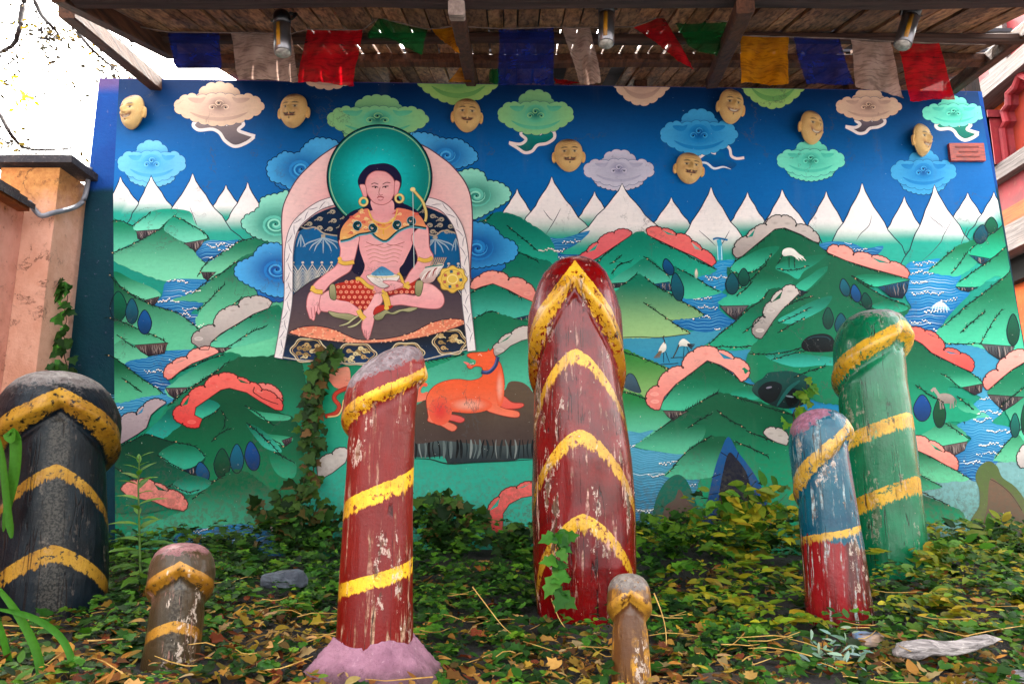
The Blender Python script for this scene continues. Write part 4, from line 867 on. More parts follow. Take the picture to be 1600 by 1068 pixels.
for s_ in ('562,492 552,498 543,505 530,509', '566,498 558,506 549,510 543,511'): p.line(s_, 3.4, '#7d7a58', taper=True); p.line(s_, 2.2, '#c9c49a', taper=True)
p.build('gold_jewellery')
p = FP(470)
q = p.fill('574,430 598,427 623,430 621,438 611,445 598,450 585,444 577,437', '#f7efe8', '#ddd0ca'); p.line(q, 1.0, '#8d7a78', sm=False, closed=True)
p.fill('580,429 588,421 597,416 607,421 616,429 598,431', '#5f93c4', '#7fb0d6'); p.line('575,431 598,433 622,431', 2.4, '#e9dcae')
w_ = p.fill('598,440 610,438 626,441 630,446 618,452 604,455 600,452 609,447', SK, SK2); p.line(w_, 1.0, SKL, sm=False, closed=True); p.build('bowl')
p = FP(480)
p.line('645,297 647,420', 1.1, '#cfe0dc', sm=False); p.line('645,296 652,304 660,314 665,328 666,338 664,346', 5, '#7a6a3a'); p.line('645,296 652,304 660,314 665,328 666,338 664,346', 3.6, '#e4cf86'); p.dots([(645, 296, 4.2)], '#efe0a0', 9)
for k in range(7): p.line([(672+k*3, 416), (678+k*3.2, 402)], 1.6, '#b9a690', sm=False)
w_ = p.fill('655,432 660,424 668,417 692,412 690,420 682,432 676,440 664,442', '#e9dcd6', '#c9a5a0')
for k in range(5): p.line([(658+k*6, 438-k*2.2), (664+k*5, 428-k*2.2), (672+k*5, 424-k*2.2)], 2, '#a04038' if k % 2 else '#f3ece6', taper=True)
p.line('664,418 680,415 692,414', 2, '#3f9a90'); p.build('bow_and_arrows')
p = FP(500)
q = [(707 + (22 + 1.5*math.cos(8*2*math.pi*k/64))*math.cos(2*math.pi*k/64), 436 + (20 + 1.5*math.cos(8*2*math.pi*k/64))*math.sin(2*math.pi*k/64)) for k in range(64)]
p.fill(q, '#eccd68', '#e2bb58', sm=False); p.line(q, 1.2, '#a98438', sm=False, closed=True)
p.line([(707+8*math.cos(k*.4), 436+7*math.sin(k*.4)) for k in range(16)], 1.4, '#f6e2a0', sm=False, closed=True); p.line([(707+17*math.cos(k*.3), 436+15*math.sin(k*.3)) for k in range(21)], 1.1, '#c9a048', sm=False, closed=True)
for k in range(7):
    a = 2*math.pi*k/7 - 2.6; x, y = 707+13*math.cos(a), 436+12*math.sin(a); p.fill([(x-2.5, y-2), (x+2, y-2.6), (x+2.6, y+2), (x-2, y+2.6)], '#5a7a9a' if k % 2 else '#c0705a', sm=False)
p.build('gold_wheel')
# rock and beast
p = Paint(22)
p.fill('645,690 648,640 658,628 672,622 700,640 780,615 795,597 812,596 824,602 832,612 850,640 850,682 820,694 770,696 730,692 690,688', '#6b5846', '#574640', ('v', 600, 690)); p.build('painted_rock', mural_wall)
p = Paint(20); p.fill('646,684 690,684 735,690 780,694 830,682 852,680 852,716 812,716 800,720 740,722 700,725 694,712 672,714 645,714', '#55605f', '#38424c', sm=False)
rr = random.Random(3)
for x in range(650, 848, 7):
    p.line([(x + rr.uniform(-2, 2), 686), (x + rr.uniform(-2, 3), 700), (x + rr.uniform(-3, 3), 716)], rr.uniform(1.5, 5), rr.choice(['#20262e', '#8c928e', '#2c3a42', '#6f7a78', '#1a1c22']), taper=True)
p.line('640,716 672,717 700,724 740,722 790,720 850,716', 2, '#0e3d34', taper=True); p.build('painted_cliff', mural_wall)
p = Paint(34)
p.fill('669,621 660,626 650,628 640,626 650,612 654,602 656,594 664,597 668,600 666,604 661,603 657,610 660,614 668,612', '#ee6a4c', '#ef8a70')
RED, LT = '#f06a3c', '#f39a80'
q = p.fill('774,625 786,618 800,628 816,629.5 818,634 808,638 790,638 778,633', '#ee7462', '#e86456', n=4); p.line(q, 1.2, '#a03a2c', sm=False, closed=True)
q = p.fill('694,650 706,647 722,651 726,656 719,660 706,657 694,655', '#ea7064', '#e2605c', n=4); p.line(q, 1.2, '#a03a2c', sm=False, closed=True)
q = p.fill('729.5,555 735,551 746,550 761,549 763,544 765,548 771,544 771,550 774,557 779,563 784,573 788,595 787,610 782,625 778,632 790,638 809,642 812,649 805,652 785,649 764,643 757,640.5 722,644 706,643 702,649 690,654 709,662 714,668 706,673.5 688,664 669,658 669,650 666,630 667.5,617 678,603 695,595 716,592 736,594 753,588 753,574 742,572 736,576 730,573 731,570 739,570 743,564 736,560', RED, '#ef8568', ('v', 590, 664), n=3); p.line(q, 1.1, '#a03a2c', sm=False, closed=True)
p.radial(733, 632, 36, 13, '#f4ac94', '#ee6a44', 30)
p.radial(688, 642, 18, 22, '#e24a42', '#ec6a4e', 24)
p.radial(781, 605, 7, 30, '#f5a890', '#ef6a40', 20)
p.fill('724,565 731,566 736,570 739,573 733,572', '#f08a80', '#e96a62'); p.fill('735,561 743,563 742,569 737,569', '#6fb48c', '#5aa37f'); p.dots([(736, 568, 1), (739, 567.5, 1.1)], '#f4efe6'); p.line('747,555 750,553 753,556', 1.3, '#f6b7a0')
p.line('752,581 764,581 774,571 778,557', 6, '#46507e'); p.line('752,580 763,579.5 772.5,570 776.5,557', 2, '#7f88b8', taper=True)
p.build('painted_beast', mural_wall)
p = Paint(36); p.fill('509,583 522,578 545,574 545,606 526,606 516,596', '#f2a68e', '#e98a74'); p.line('548,604 528,612 522,622 530,634 524,645 508,650', 7, '#8f2f24', n=6); p.line('548,604 528,612 522,622 530,634 524,645 508,650', 4.5, '#c8452e', n=6); p.line('550,620 538,624 535,636 528,648 512,651', 2.2, '#efc890', n=6); p.build('painted_beast', mural_wall)
# ================================================================ CARVED POSTS
def post_material(name, c1, c2, gold='#c48c1c', cap='#a79f9b', wear='#cdb8a2', lower=None, wear_amt=0.5, streak=0.5, dull=0.0, rough=0.28, midwear=None, fade=.12, spec=.27, brush=1.0, coat=.3):
    t = NT(name); v = t.coord(); vs_ = t.coord((1, 1, 0.10))
    n1 = t.noise(v, 7, 6, .65); n2 = t.noise(v, 42, 5, .7); nst = t.noise(vs_, 34, 5, .6); nst2 = t.noise(vs_, 13, 6, .65); nf = t.noise(v, 120, 3, .6); nbr = t.noise(vs_, 95, 4, .65); fine = t.noise(vs_, 62, 5, .65); chk = t.noise(t.coord((1, 1, .035)), 15, 3, .5)
    bd, cp, low, mw = t.attr('band'), t.attr('cap'), t.attr('low'), t.attr('mid')
    c = t.mix(t.ramp(n1, .3, .7), alb(c1), alb(c2))
    c = t.mix(t.ramp(nst2, .5, .75, 0, .45), c, t.mix(1.0, c, (.42, .40, .42, 1), 'MULTIPLY'))
    if lower:
        lw = t.ramp(t.math('ADD', low.outputs['Fac'], t.math('MULTIPLY', t.math('SUBTRACT', nst, .5), 2.6)), -.12, .12)
        c = t.mix(lw, c, t.mix(t.ramp(nst2, .4, .6), alb(lower), alb('#5a2622')))
    if midwear:
        mm = t.ramp(t.math('ADD', mw.outputs['Fac'], t.math('MULTIPLY', t.math('SUBTRACT', n2, .5), 1.2)), .25, .95)
        c = t.mix(t.math('MULTIPLY', mm, .6), c, t.mix(t.ramp(nf, .4, .6), alb(midwear), alb('#3a3632')))
    # gold leaf paint, brushed out along its lower edge
    b = t.math('ADD', bd.outputs['Fac'], t.math('MULTIPLY', t.math('SUBTRACT', nbr, .5), t.ramp(n1, .38, .62, .7*brush, 3.0*brush))); b = t.math('ADD', b, t.math('MULTIPLY', t.math('SUBTRACT', n2, .5), .8))
    bm = t.math('MULTIPLY', t.ramp(b, -.05, .2), t.ramp(n2, .36, .46))
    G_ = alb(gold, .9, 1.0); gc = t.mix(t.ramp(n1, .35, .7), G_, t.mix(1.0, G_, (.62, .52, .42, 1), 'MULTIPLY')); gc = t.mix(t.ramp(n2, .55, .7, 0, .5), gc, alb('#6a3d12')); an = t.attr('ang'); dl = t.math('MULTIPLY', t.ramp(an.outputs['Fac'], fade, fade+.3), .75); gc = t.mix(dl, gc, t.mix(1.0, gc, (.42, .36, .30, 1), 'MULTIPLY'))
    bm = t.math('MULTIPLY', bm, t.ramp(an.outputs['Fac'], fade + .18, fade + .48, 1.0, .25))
    c = t.mix(bm, c, gc)
    # weathering: vertical flakes, crown rubbed to bare wood
    w1 = t.math('MULTIPLY', t.ramp(t.math('ADD', t.math('MULTIPLY', nst, .45), t.math('MULTIPLY', fine, .55)), .61 - .11*streak, .65 - .11*streak), t.ramp(n1, .38, .60))
    hg = t.attr('hgt'); w1 = t.math('MULTIPLY', w1, t.ramp(hg.outputs['Fac'], .05, .75, .45, 1.25))
    c = t.mix(t.math('MINIMUM', t.math('MULTIPLY', w1, wear_amt), 1.0), c, t.mix(t.ramp(n2, .4, .6), alb(wear), alb('#8a6a50')))
    n6 = t.noise(t.coord((1, 1, .3)), 11, 7, .68); w3 = t.math('MULTIPLY', t.ramp(n6, .615, .635), min(1.0, wear_amt*1.1)); w3 = t.math('MULTIPLY', w3, t.ramp(hg.outputs['Fac'], .0, .6, .4, 1.0)); rim = t.math('MULTIPLY', t.ramp(n6, .585, .605), min(1.0, wear_amt*.8)); rim = t.math('MULTIPLY', rim, t.ramp(n2, .48, .56)); c = t.mix(rim, c, alb('#dccabc')); c = t.mix(w3, c, t.mix(t.ramp(nst, .4, .6), alb('#8f7058'), alb('#5f4634')))
    w2 = t.ramp(n2, .69, .72); c = t.mix(t.math('MULTIPLY', w2, min(1, wear_amt*1.2)), c, alb('#e2d2c6'))  # pale flecks: chipped paint and painted-in speckle highlights
    ck = t.math('SUBTRACT', 1.0, t.ramp(t.math('ABSOLUTE', t.math('SUBTRACT', chk, .5)), .003, .012)); ck = t.math('MULTIPLY', ck, t.ramp(n1, .45, .58)); c = t.mix(t.math('MULTIPLY', ck, .85), c, alb('#2a1812'))
    cm = t.ramp(t.math('ADD', cp.outputs['Fac'], t.math('MULTIPLY', t.math('SUBTRACT', n2, .5), 3.0)), -.1, .3)
    cm = t.math('MAXIMUM', t.math('MULTIPLY', cm, t.ramp(nf, .30, .42)), 0.0)
    capc = t.mix(t.ramp(n2, .38, .62), alb(cap), t.mix(1.0, alb(cap), (.55, .5, .5, 1), 'MULTIPLY'))
    c = t.mix(cm, c, capc)
    t.base(c)
    rr = t.math('ADD', t.math('MULTIPLY', n1, .25), rough - .1); rr = t.math('ADD', rr, t.math('MULTIPLY', cm, .5)); rr = t.math('ADD', rr, t.math('MULTIPLY', w1, .3))
    t.rough(rr); t.b.inputs['Specular IOR Level'].default_value = spec; t.b.inputs['Coat Weight'].default_value = coat; t.b.inputs['Coat Roughness'].default_value = .13
    h = t.math('ADD', t.math('MULTIPLY', nst, .9), t.math('MULTIPLY', n2, .22)); h = t.math('ADD', h, t.math('MULTIPLY', n1, .8)); h = t.math('SUBTRACT', h, t.math('MULTIPLY', w1, .25)); h = t.math('SUBTRACT', h, t.math('MULTIPLY', w3, .35)); h = t.math('ADD', h, t.math('MULTIPLY', nf, .2)); h = t.math('SUBTRACT', h, t.math('MULTIPLY', ck, .8))
    t.bump(h, .5, .009); return t.m

def interp(tab, v):
    if v <= tab[0][0]: return tab[0][1]
    for (a, x), (b, y) in zip(tab, tab[1:]):
        if v <= b: return x + (y-x)*(v-a)/(b-a)
    return tab[-1][1]
def make_post(Y, axis, shaft, head, notch, v_front, rise, pw, bands, mat, label, cap_v=None, low_v=None, mid=None, vb=None, bury=0.10, corona_w=34, crack=None, lipk=1.0, cap_dir=None, group='carved phallus posts'):
    """axis: [(v,u)...] centre line; shaft/head: [(v, half width px)]; notch: azimuth in degrees of the raised corona notch (0 = towards viewer, + = right)"""
    v_top = head[0][0]; v_base = vb
    nphi, nv = 120, int((v_base - v_top)/3.0) + 26
    base = at(interp(axis, v_base), v_base, Y); notch = notch - math.degrees(math.atan2(base.x, Y)); zx = lambda v: at(interp(axis, v), v, Y)
    root = empty('carved_post', (base.x, Y, base.z), label, 'carved post', group)
    scl = lambda v: pxm(v, Y)
    def vc(d):
        return v_front + rise*(abs(d)/180.0)**pw
    vmax_head = max(v for v, w in head)
    vs_list = [v_top + (v_base - v_top)*((k/(nv-1))**1.25) for k in range(nv)]
    rings = []; A = dict(band=[], cap=[], low=[], mid=[], ang=[], hgt=[])
    V = []
    rnd = random.Random(int(v_base)); ph = [rnd.uniform(0, 6.28) for _ in range(6)]
    for v in vs_list:
        c = zx(v)
        for k in range(nphi):
            ph_d = -180 + 360*k/nphi; d = ((ph_d - notch + 180) % 360) - 180
            line = vc(d); hw, sw = interp(head, v), interp(shaft, v)
            e = (v - line)/9.0
            m = 0.5 - 0.5*math.tanh(e*1.6)                     # 1 above the ridge, 0 on the shaft
            lip = 1.0 + 0.05*lipk*math.exp(-((v - line + 8)/10.0)**2) - 0.055*lipk*math.exp(-((v - line - 12)/8.0)**2)
            # a groove climbs to the tip over the notch
            gr = (0.11*math.exp(-(d/7.0)**2) - .05*math.exp(-((abs(d)-17)/8.0)**2))*max(0, min(1, (v - v_top)/14.0))*(1 if v < line + 22 else 0)*max(0, 1-abs(v-line)/40.0)
            r = (hw*m + sw*(1-m))*lip*(1-gr) if v > v_top + .01 else 0.0
            a = math.radians(ph_d)
            r *= 1 + .012*math.sin(3*a + ph[0] + v*.012) + .008*math.sin(5*a + ph[1] - v*.02) + .006*math.sin(9*a + ph[2])*math.sin(v*.05 + ph[3])
            s_ = scl(v)
            V.append((c.x + math.sin(a)*r*s_, c.y - math.cos(a)*r*s_, c.z))
            best = -3.0
            x = min((v - (line - corona_w))/4.0, (line + 6 - v)/14.0); best = max(best, x)
            for (v0, drop, pp, wd, dm) in bands:
                vb_ = v0 + drop*(min(abs(d), dm)/180.0)**pp
                x = min((v - vb_)/3.0, (vb_ + wd - 4 - v)/15.0); best = max(best, x)
            A['band'].append(max(-2.0, min(2.0, best)))
            cp = -2.0 if cap_v is None else max(-2, min(2, ((cap_v + (cap_dir or 0)*math.sin(a)) - v)/22.0))
            A['cap'].append(cp)
            A['low'].append(-2.0 if low_v is None else max(-2, min(2, (v - low_v - 10*math.sin(a))/16.0)))
            md = 0.0
            if mid: md = math.exp(-((d)/mid)**2)*(1 if v > line + 10 else 0)
            A['mid'].append(md); A['hgt'].append((v - v_top)/(v_base - v_top)); A['ang'].append(abs(d)/180.0)
    Fh, Fs = [], []
    for j in range(nv-1):
        for k in range(nphi):
            ph_d = -180 + 360*(k+.5)/nphi; d = ((ph_d - notch + 180) % 360) - 180
            q = (j*nphi+k, (j+1)*nphi+k, (j+1)*nphi+(k+1) % nphi, j*nphi+(k+1) % nphi)
            (Fh if (vs_list[j]+vs_list[j+1])/2 < vc(d) + 4 else Fs).append(q)
    # straight bury below ground
    last = (nv-1)*nphi; nb = len(V)
    for k in range(nphi):
        x, y, z = V[last+k]; V.append((x, y, z - bury))
        for key in A: A[key].append(A[key][last+k])
    for k in range(nphi): Fs.append((last+k, nb+k, nb+(k+1) % nphi, last+(k+1) % nphi))
    Fs.append(tuple(nb+k for k in range(nphi))[::-1])
    Vn = np.array(V)
    for nm, F in (('head', Fh), ('shaft', Fs)):
        idx = sorted({i for q in F for i in q}); mp = {i: n for n, i in enumerate(idx)}
        me = bpy.data.meshes.new(nm); me.from_pydata([tuple(Vn[i] - np.array(root.location)) for i in idx], [], [tuple(mp[i] for i in q) for q in F])
        me.materials.append(mat); me.polygons.foreach_set('use_smooth', [True]*len(me.polygons))
        for key in A:
            at_ = me.attributes.new(key, 'FLOAT', 'POINT'); at_.data.foreach_set('value', np.array([A[key][i] for i in idx], np.float32))
        me.validate(); me.update(); o = bpy.data.objects.new(nm, me); COL.objects.link(o); o.parent = root
    return root

M_RED = post_material('red_post_paint', '#8a0d14', '#650e15', gold='#d4a22a', cap='#a9746a', wear='#d8b0a4', wear_amt=.85, streak=.55, rough=.17, brush=1.35)
big = make_post(3.25, [(400, 899), (520, 898), (600, 902), (700, 908), (800, 911), (960, 917)],
    [(400, 54), (470, 58), (560, 63), (640, 70), (720, 77), (800, 80), (880, 80), (962, 76)],
    [(402, 0), (403, 12), (406, 22), (411, 32), (418, 40), (430, 50), (446, 58), (465, 65), (490, 72), (520, 74.5), (560, 74), (600, 72), (1000, 75)],
    0, 452, 262, .95, [(556, 365, 1.5, 26, 110), (676, 395, 1.5, 29, 110), (800, 415, 1.5, 29, 110)], M_RED,
    'tallest carved red phallus post with gold chevrons in the middle of the mural', cap_v=404, vb=962, corona_w=36)
M_RED2 = post_material('worn_red_paint', '#78120c', '#861e14', gold='#e2ac22', cap='#96888a', wear='#c7a890', wear_amt=.7, streak=.6, rough=.3, fade=.6, coat=.1, brush=1.3)
left_red = make_post(2.36, [(538, 640), (550, 630), (570, 617), (600, 604), (650, 597), (700, 595), (800, 592), (900, 589), (1010, 584)],
    [(535, 40), (600, 50), (660, 51), (740, 52), (850, 55), (1010, 60)],
    [(541, 0), (542, 12), (545, 21), (551, 30), (560, 39), (572, 48), (590, 57), (620, 62), (660, 61), (700, 59), (1000, 60)],
    78, 586, 92, 1.0, [(728, 66, 1.0, 31, 180), (868, 48, 1.0, 28, 180)], M_RED2,
    'faded red phallus post standing on a pink concrete mound', cap_v=590, lipk=.5, cap_dir=-30, vb=1012, corona_w=18)
M_BLK = post_material('black_post_paint', '#04101c', '#0a2430', gold='#a87c24', cap='#8a8482', wear='#8f8a86', wear_amt=.10, streak=.2, rough=.42, midwear='#6a645c', spec=.18, fade=.12, brush=.7, coat=.04)
black = make_post(3.2, [(582, 93), (650, 92), (720, 86), (800, 82), (900, 78), (955, 76)],
    [(582, 60), (660, 67), (720, 71), (800, 76), (900, 81), (955, 80)],
    [(580, 0), (581, 18), (584, 32), (589, 45), (597, 58), (610, 70), (625, 79), (645, 87), (665, 90), (690, 89), (730, 86), (1000, 84)],
    2, 638, 150, 1.0, [(727, 245, 1.35, 24, 110), (846, 215, 1.35, 30, 110)], M_BLK,
    'thick black phallus post with gold chevrons beside the pink wall', cap_v=612, lipk=.8, vb=955, mid=17, corona_w=27)
M_OLV = post_material('olive_post_paint', '#4c3f2a', '#5e4c36', gold='#b07c26', cap='#a87e7e', wear='#b88f86', wear_amt=.85, streak=.55, rough=.3, midwear='#6f675c', brush=.5, coat=.15)
olive = make_post(2.4, [(848, 286), (900, 284), (940, 279), (1000, 272), (1068, 262)],
    [(848, 34), (900, 39), (940, 40), (1000, 41), (1068, 44)],
    [(847, 0), (848, 12), (850, 22), (855, 32), (863, 40), (873, 45), (888, 48.5), (905, 49), (930, 47), (1000, 46)],
    -4, 890, 84, 1.0, [(963, 80, 1.4, 22, 120)], M_OLV,
    'short olive brown phallus post with a pinkish crown and one gold chevron', cap_v=864, vb=1066, mid=20, corona_w=18)
M_WOOD = post_material('bare_wood_gold', '#6a4626', '#80592f', gold='#c08c30', cap='#948a82', wear='#d6a23a', wear_amt=.9, streak=1.15, rough=.4, midwear='#7b5b42')
small = make_post(2.36, [(896, 982), (940, 983), (980, 984), (1068, 987)],
    [(896, 22), (940, 25), (965, 26), (1000, 28), (1068, 32)],
    [(895, 0), (896, 10), (898, 17), (902, 23), (908, 28), (917, 32), (930, 34), (945, 34), (960, 33), (1000, 32)],
    4, 930, 62, .9, [], M_WOOD, 'smallest bare wood phallus post with greyish gold cap, in front of the tall red one', cap_v=918, vb=1066, corona_w=16)
M_BLU = post_material('blue_post_paint', '#075068', '#0c6c7c', gold='#c49a3a', cap='#b07f92', wear='#c9d6d6', lower='#97222a', wear_amt=.8, streak=.7, rough=.2, fade=.6)
blue = make_post(3.15, [(640, 1282), (700, 1283), (760, 1290), (850, 1300), (968, 1312)],
    [(640, 30), (700, 39), (760, 42), (850, 46), (968, 50)],
    [(638, 0), (639, 12), (642, 22), (648, 32), (657, 40), (670, 45), (690, 47.5), (720, 47.5), (760, 47), (800, 46), (1000, 48)],
    72, 676, 116, 1.0, [(818, 26, 1.0, 16, 180)], M_BLU,
    'flaking post with a blue head and red base, in front of the green one', cap_v=650, lipk=.7, cap_dir=-30, low_v=846, vb=968, corona_w=24)
M_GRN = post_material('green_post_paint', '#06704f', '#0a8560', gold='#d2a22c', cap='#aaa9a4', wear='#7fc9a6', wear_amt=.35, streak=.35, rough=.18, fade=.5)
green = make_post(4.1, [(486, 1366), (540, 1362), (600, 1362), (700, 1373), (800, 1383), (900, 1392)],
    [(486, 36), (560, 47), (620, 51), (700, 54), (800, 56), (900, 57)],
    [(485, 0), (486, 14), (489, 27), (495, 38), (504, 46), (516, 52), (535, 56), (560, 57), (600, 57), (640, 56), (900, 57)],
    58, 530, 92, 1.05, [(648, 62, 1.25, 27, 150), (744, 70, 1.25, 31, 150)], M_GRN,
    'tall green phallus post with gold spirals near the right end of the mural', cap_v=500, vb=905, corona_w=24)
# pink concrete mound cast round the foot of the worn red post
def lumpy_cone(name, cx, cy, zt, rt, zb, rb, mat, parent=None, seed=0, nseg=72, nr=22):
    r_ = random.Random(seed); ph = [r_.uniform(0, 6.28) for _ in range(4)]; m = MB(); V = []; F = []
    for j in range(nr):
        t = j/(nr-1); z = zt + (zb-zt)*t; r = rt + (rb-rt)*(t**1.15)
        for k in range(nseg):
            a = 2*math.pi*k/nseg
            q = r*(1 + .06*math.sin(3*a+ph[0])*t + .05*math.sin(5*a+ph[1]+t*3)*t + .03*math.sin(8*a+ph[2]))
            q *= 1 + .035*math.sin(13*a + t*9)*math.sin(7*t + a*3) + r_.uniform(-.012, .012); V.append((cx + q*math.cos(a), cy + q*math.sin(a), z + .010*math.sin(4*a+ph[3])*(1-t) + r_.uniform(-.003, .003)))
    for j in range(nr-1):
        for k in range(nseg): F.append((j*nseg+k, (j+1)*nseg+k, (j+1)*nseg+(k+1) % nseg, j*nseg+(k+1) % nseg))
    F.append(tuple(range(nseg))); m.add(V, F)
    o = m.build(name, mat, smooth=True)
    return o
def concrete():
    t = NT('pink_concrete'); v = t.coord(); n1 = t.noise(v, 7, 6, .65); n2 = t.noise(v, 40, 6, .7); tc = t.nd('ShaderNodeTexCoord'); sz = t.nd('ShaderNodeSeparateXYZ'); t.l.new(tc.outputs['Object'], sz.inputs[0])
    c = t.mix(t.ramp(n1, .35, .65), alb('#b08494'), alb('#94687a')); c = t.mix(t.ramp(n2, .58, .7, 0, .6), c, alb('#c8a6b0')); c = t.mix(t.ramp(n2, .42, .3, 0, .6), c, alb('#6a4a54'))
    g = ground_z(left_red.location.x, 2.3) - 0.0; dz = t.math('SUBTRACT', sz.outputs['Z'], t.math('MULTIPLY', n1, .07)); c = t.mix(t.ramp(dz, g + .03, g - .03, 0, .8), c, alb('#4a3628'))
    t.base(c); t.rough(.9); t.bump(t.math('ADD', n1, n2), .9, .02); return t.m
M_CONC = concrete()
_b = left_red.location; s_ = pxm(1010, 2.36)
mound = lumpy_cone('concrete_mound', at(584, 1005, 2.36).x, 2.36, at(584, 996, 2.36).z, 62*s_, ground_z(_b.x, 2.25) - .02, 128*s_, M_CONC, seed=5)
mound.parent = left_red; mound.location = -Vector(left_red.location)
# ================================================================ GROUND
def ground_mat():
    t = NT('dark_soil'); v = t.coord(); n1 = t.noise(v, 5, 6, .65); n2 = t.noise(v, 40, 5, .7)
    c = t.mix(t.ramp(n1, .35, .65), alb('#2a2016'), alb('#18120c')); c = t.mix(t.ramp(n2, .55, .7, 0, .6), c, alb('#4a3822'))
    t.base(c); t.rough(.95); t.bump(n2, .7, .02); return t.m
N_ = 120; V = []; F = []
xs = [-60, -30, -14, -9] + list(np.linspace(-6, 6, N_)) + [9, 14, 30, 60]; ys = [-40, -15, -6, -2, 0] + list(np.linspace(.6, 9, 90)) + [14, 25, 60, 140]
for y in ys:
    for x in xs:
        yy = min(max(y, 0.0), 7); V.append((x, y, ground_z(max(-6, min(6, x)), yy)))
W_ = len(xs)
for j in range(len(ys)-1):
    for i in range(W_-1): F.append((j*W_+i, j*W_+i+1, (j+1)*W_+i+1, (j+1)*W_+i))
gm = MB(); gm.add(V, F); go = gm.build('ground', ground_mat(), smooth=True); tag(go, kind='structure')
# paving at the near right corner, extended unseen behind the camera to bounce sunlight
pv = MB(); V = []; F = []; X_ = [-40, -12, -6, -3, -1, 0, .9, 1.15] + [1.4 + .2*k for k in range(14)] + [6, 12, 40]
def edge(x):
    a, b = ground_hit(1490, 1068), ground_hit(1640, 1044)
    return 1.9 if x < .9 else (1.9 + (a.y - 1.9)*max(0, min(1, (x-.9)/(a.x-.9))) if x < a.x else min(a.y + (b.y-a.y)*(x-a.x)/(b.x-a.x), a.y + .35))
for x in X_:
    for y in (-40, -10, -4, -1, .4, 1.0, 1.5, edge(x)):
        V.append((x, y, ground_z(max(-6, min(6, x)), max(0, y)) + .02))
for i in range(len(X_)-1):
    for j in range(7): F.append((i*8+j, (i+1)*8+j, (i+1)*8+j+1, i*8+j+1))
n0 = len(V)
for i, x in enumerate(X_): V.append((x, V[i*8+7][1], V[i*8+7][2] - .12))
for i in range(len(X_)-1): F.append((i*8+7, (i+1)*8+7, n0+i+1, n0+i))
pv.add(V, F)
tag(pv.build('pavement', mat_mottle('grey_paving', '#a4a2a4', '#8c8a8e', 9, .85, .4, .004)), kind='structure')

# ================================================================ LEFT BOUNDARY WALL
def plaster_mat(name, pink, ochre, z0, z1, streaks=True):
    t = NT(name); c = t.nd('ShaderNodeTexCoord'); sp = t.nd('ShaderNodeSeparateXYZ'); t.l.new(c.outputs['Object'], sp.inputs[0])
    v = t.coord(); n1 = t.noise(v, 4, 6, .65); n2 = t.noise(v, 22, 6, .7); n3 = t.noise(t.coord((1.6, 1.6, .8)), 3, 5, .6)
    z = t.math('ADD', sp.outputs['Z'], t.math('MULTIPLY', t.math('SUBTRACT', n1, .5), .34))
    c = t.mix(t.ramp(n1, .3, .7), alb(pink[0]), alb(pink[1]))
    c = t.mix(t.ramp(z, z0, z1), c, t.mix(t.ramp(n2, .35, .65), alb(ochre[0]), alb(ochre[1])))
    c = t.mix(t.ramp(n3, .52, .8, 0, .28), c, alb('#a06a50')); c = t.mix(t.ramp(n2, .58, .74, 0, .6), c, alb('#8a5e46'))
    nc = t.noise(v, 2.2, 9, .65, .4); crk = t.math('SUBTRACT', 1.0, t.ramp(t.math('ABSOLUTE', t.math('SUBTRACT', nc, .5)), .002, .007)); crk = t.math('MULTIPLY', crk, t.ramp(n1, .44, .56)); c = t.mix(t.math('MULTIPLY', crk, .7), c, alb('#5a3626'))
    t.base(c); t.rough(.85); t.bump(t.math('SUBTRACT', t.math('ADD', n1, n2), crk), .6, .014); return t.m
zt_ = at(87, 262, 4.73).z
bwall = empty('boundary_wall', (-2.95, 4.0, 0), 'pink rendered side wall with ochre streaks and a dark tiled coping', 'boundary wall')
PX0, PX1, PYF = at(41, 330, 4.73).x, at(86, 330, 4.73).x, 4.73
M_PIL = plaster_mat('peach_render', ('#e9bba6', '#dca890'), ('#cf985c', '#bd824a'), zt_-.42, zt_-.12)
M_SID = plaster_mat('pink_render', ('#e2ae9e', '#d09886'), ('#c68450', '#b07040'), zt_-.42, zt_-.26)
m = MB(); m.box(((PX0+PX1)/2-.1, (PYF+5.2)/2, zt_/2-.25), (PX1-PX0+.2, 5.2-PYF, zt_+.5)); o = m.build('pillar', M_PIL, bwall); o.matrix_parent_inverse = Matrix(); o.location = -bwall.location
m = MB(); zs = at(10, 320, 4.6).z; m.box((PX0-.15-.012, (0.6+PYF)/2, zs/2-.25), (.30, PYF-.6-.004, zs+.5)); o = m.build('side_wall', M_SID, bwall); o.matrix_parent_inverse = Matrix(); o.location = -bwall.location
M_STONE = mat_mottle('dark_slate', '#4d4648', '#38323a', 14, .8, .6, .01, c3='#7a7070')
m = MB(); th = .085; c0 = Vector(((PX0+PX1)/2-.08, (PYF+5.0)/2 - .02, zt_ + .012)); m.box(c0 + Vector((0, 0, .03)), (PX1-PX0+.36, 5.0-PYF+.06, .05)); m.box(c0 + Vector((0, 0, .056+.022)), (PX1-PX0+.30, 5.0-PYF+.02, .04), taper=.6); o = m.build('pillar_coping', M_STONE, bwall); o.location = -bwall.location; o.matrix_parent_inverse = Matrix()
m = MB()
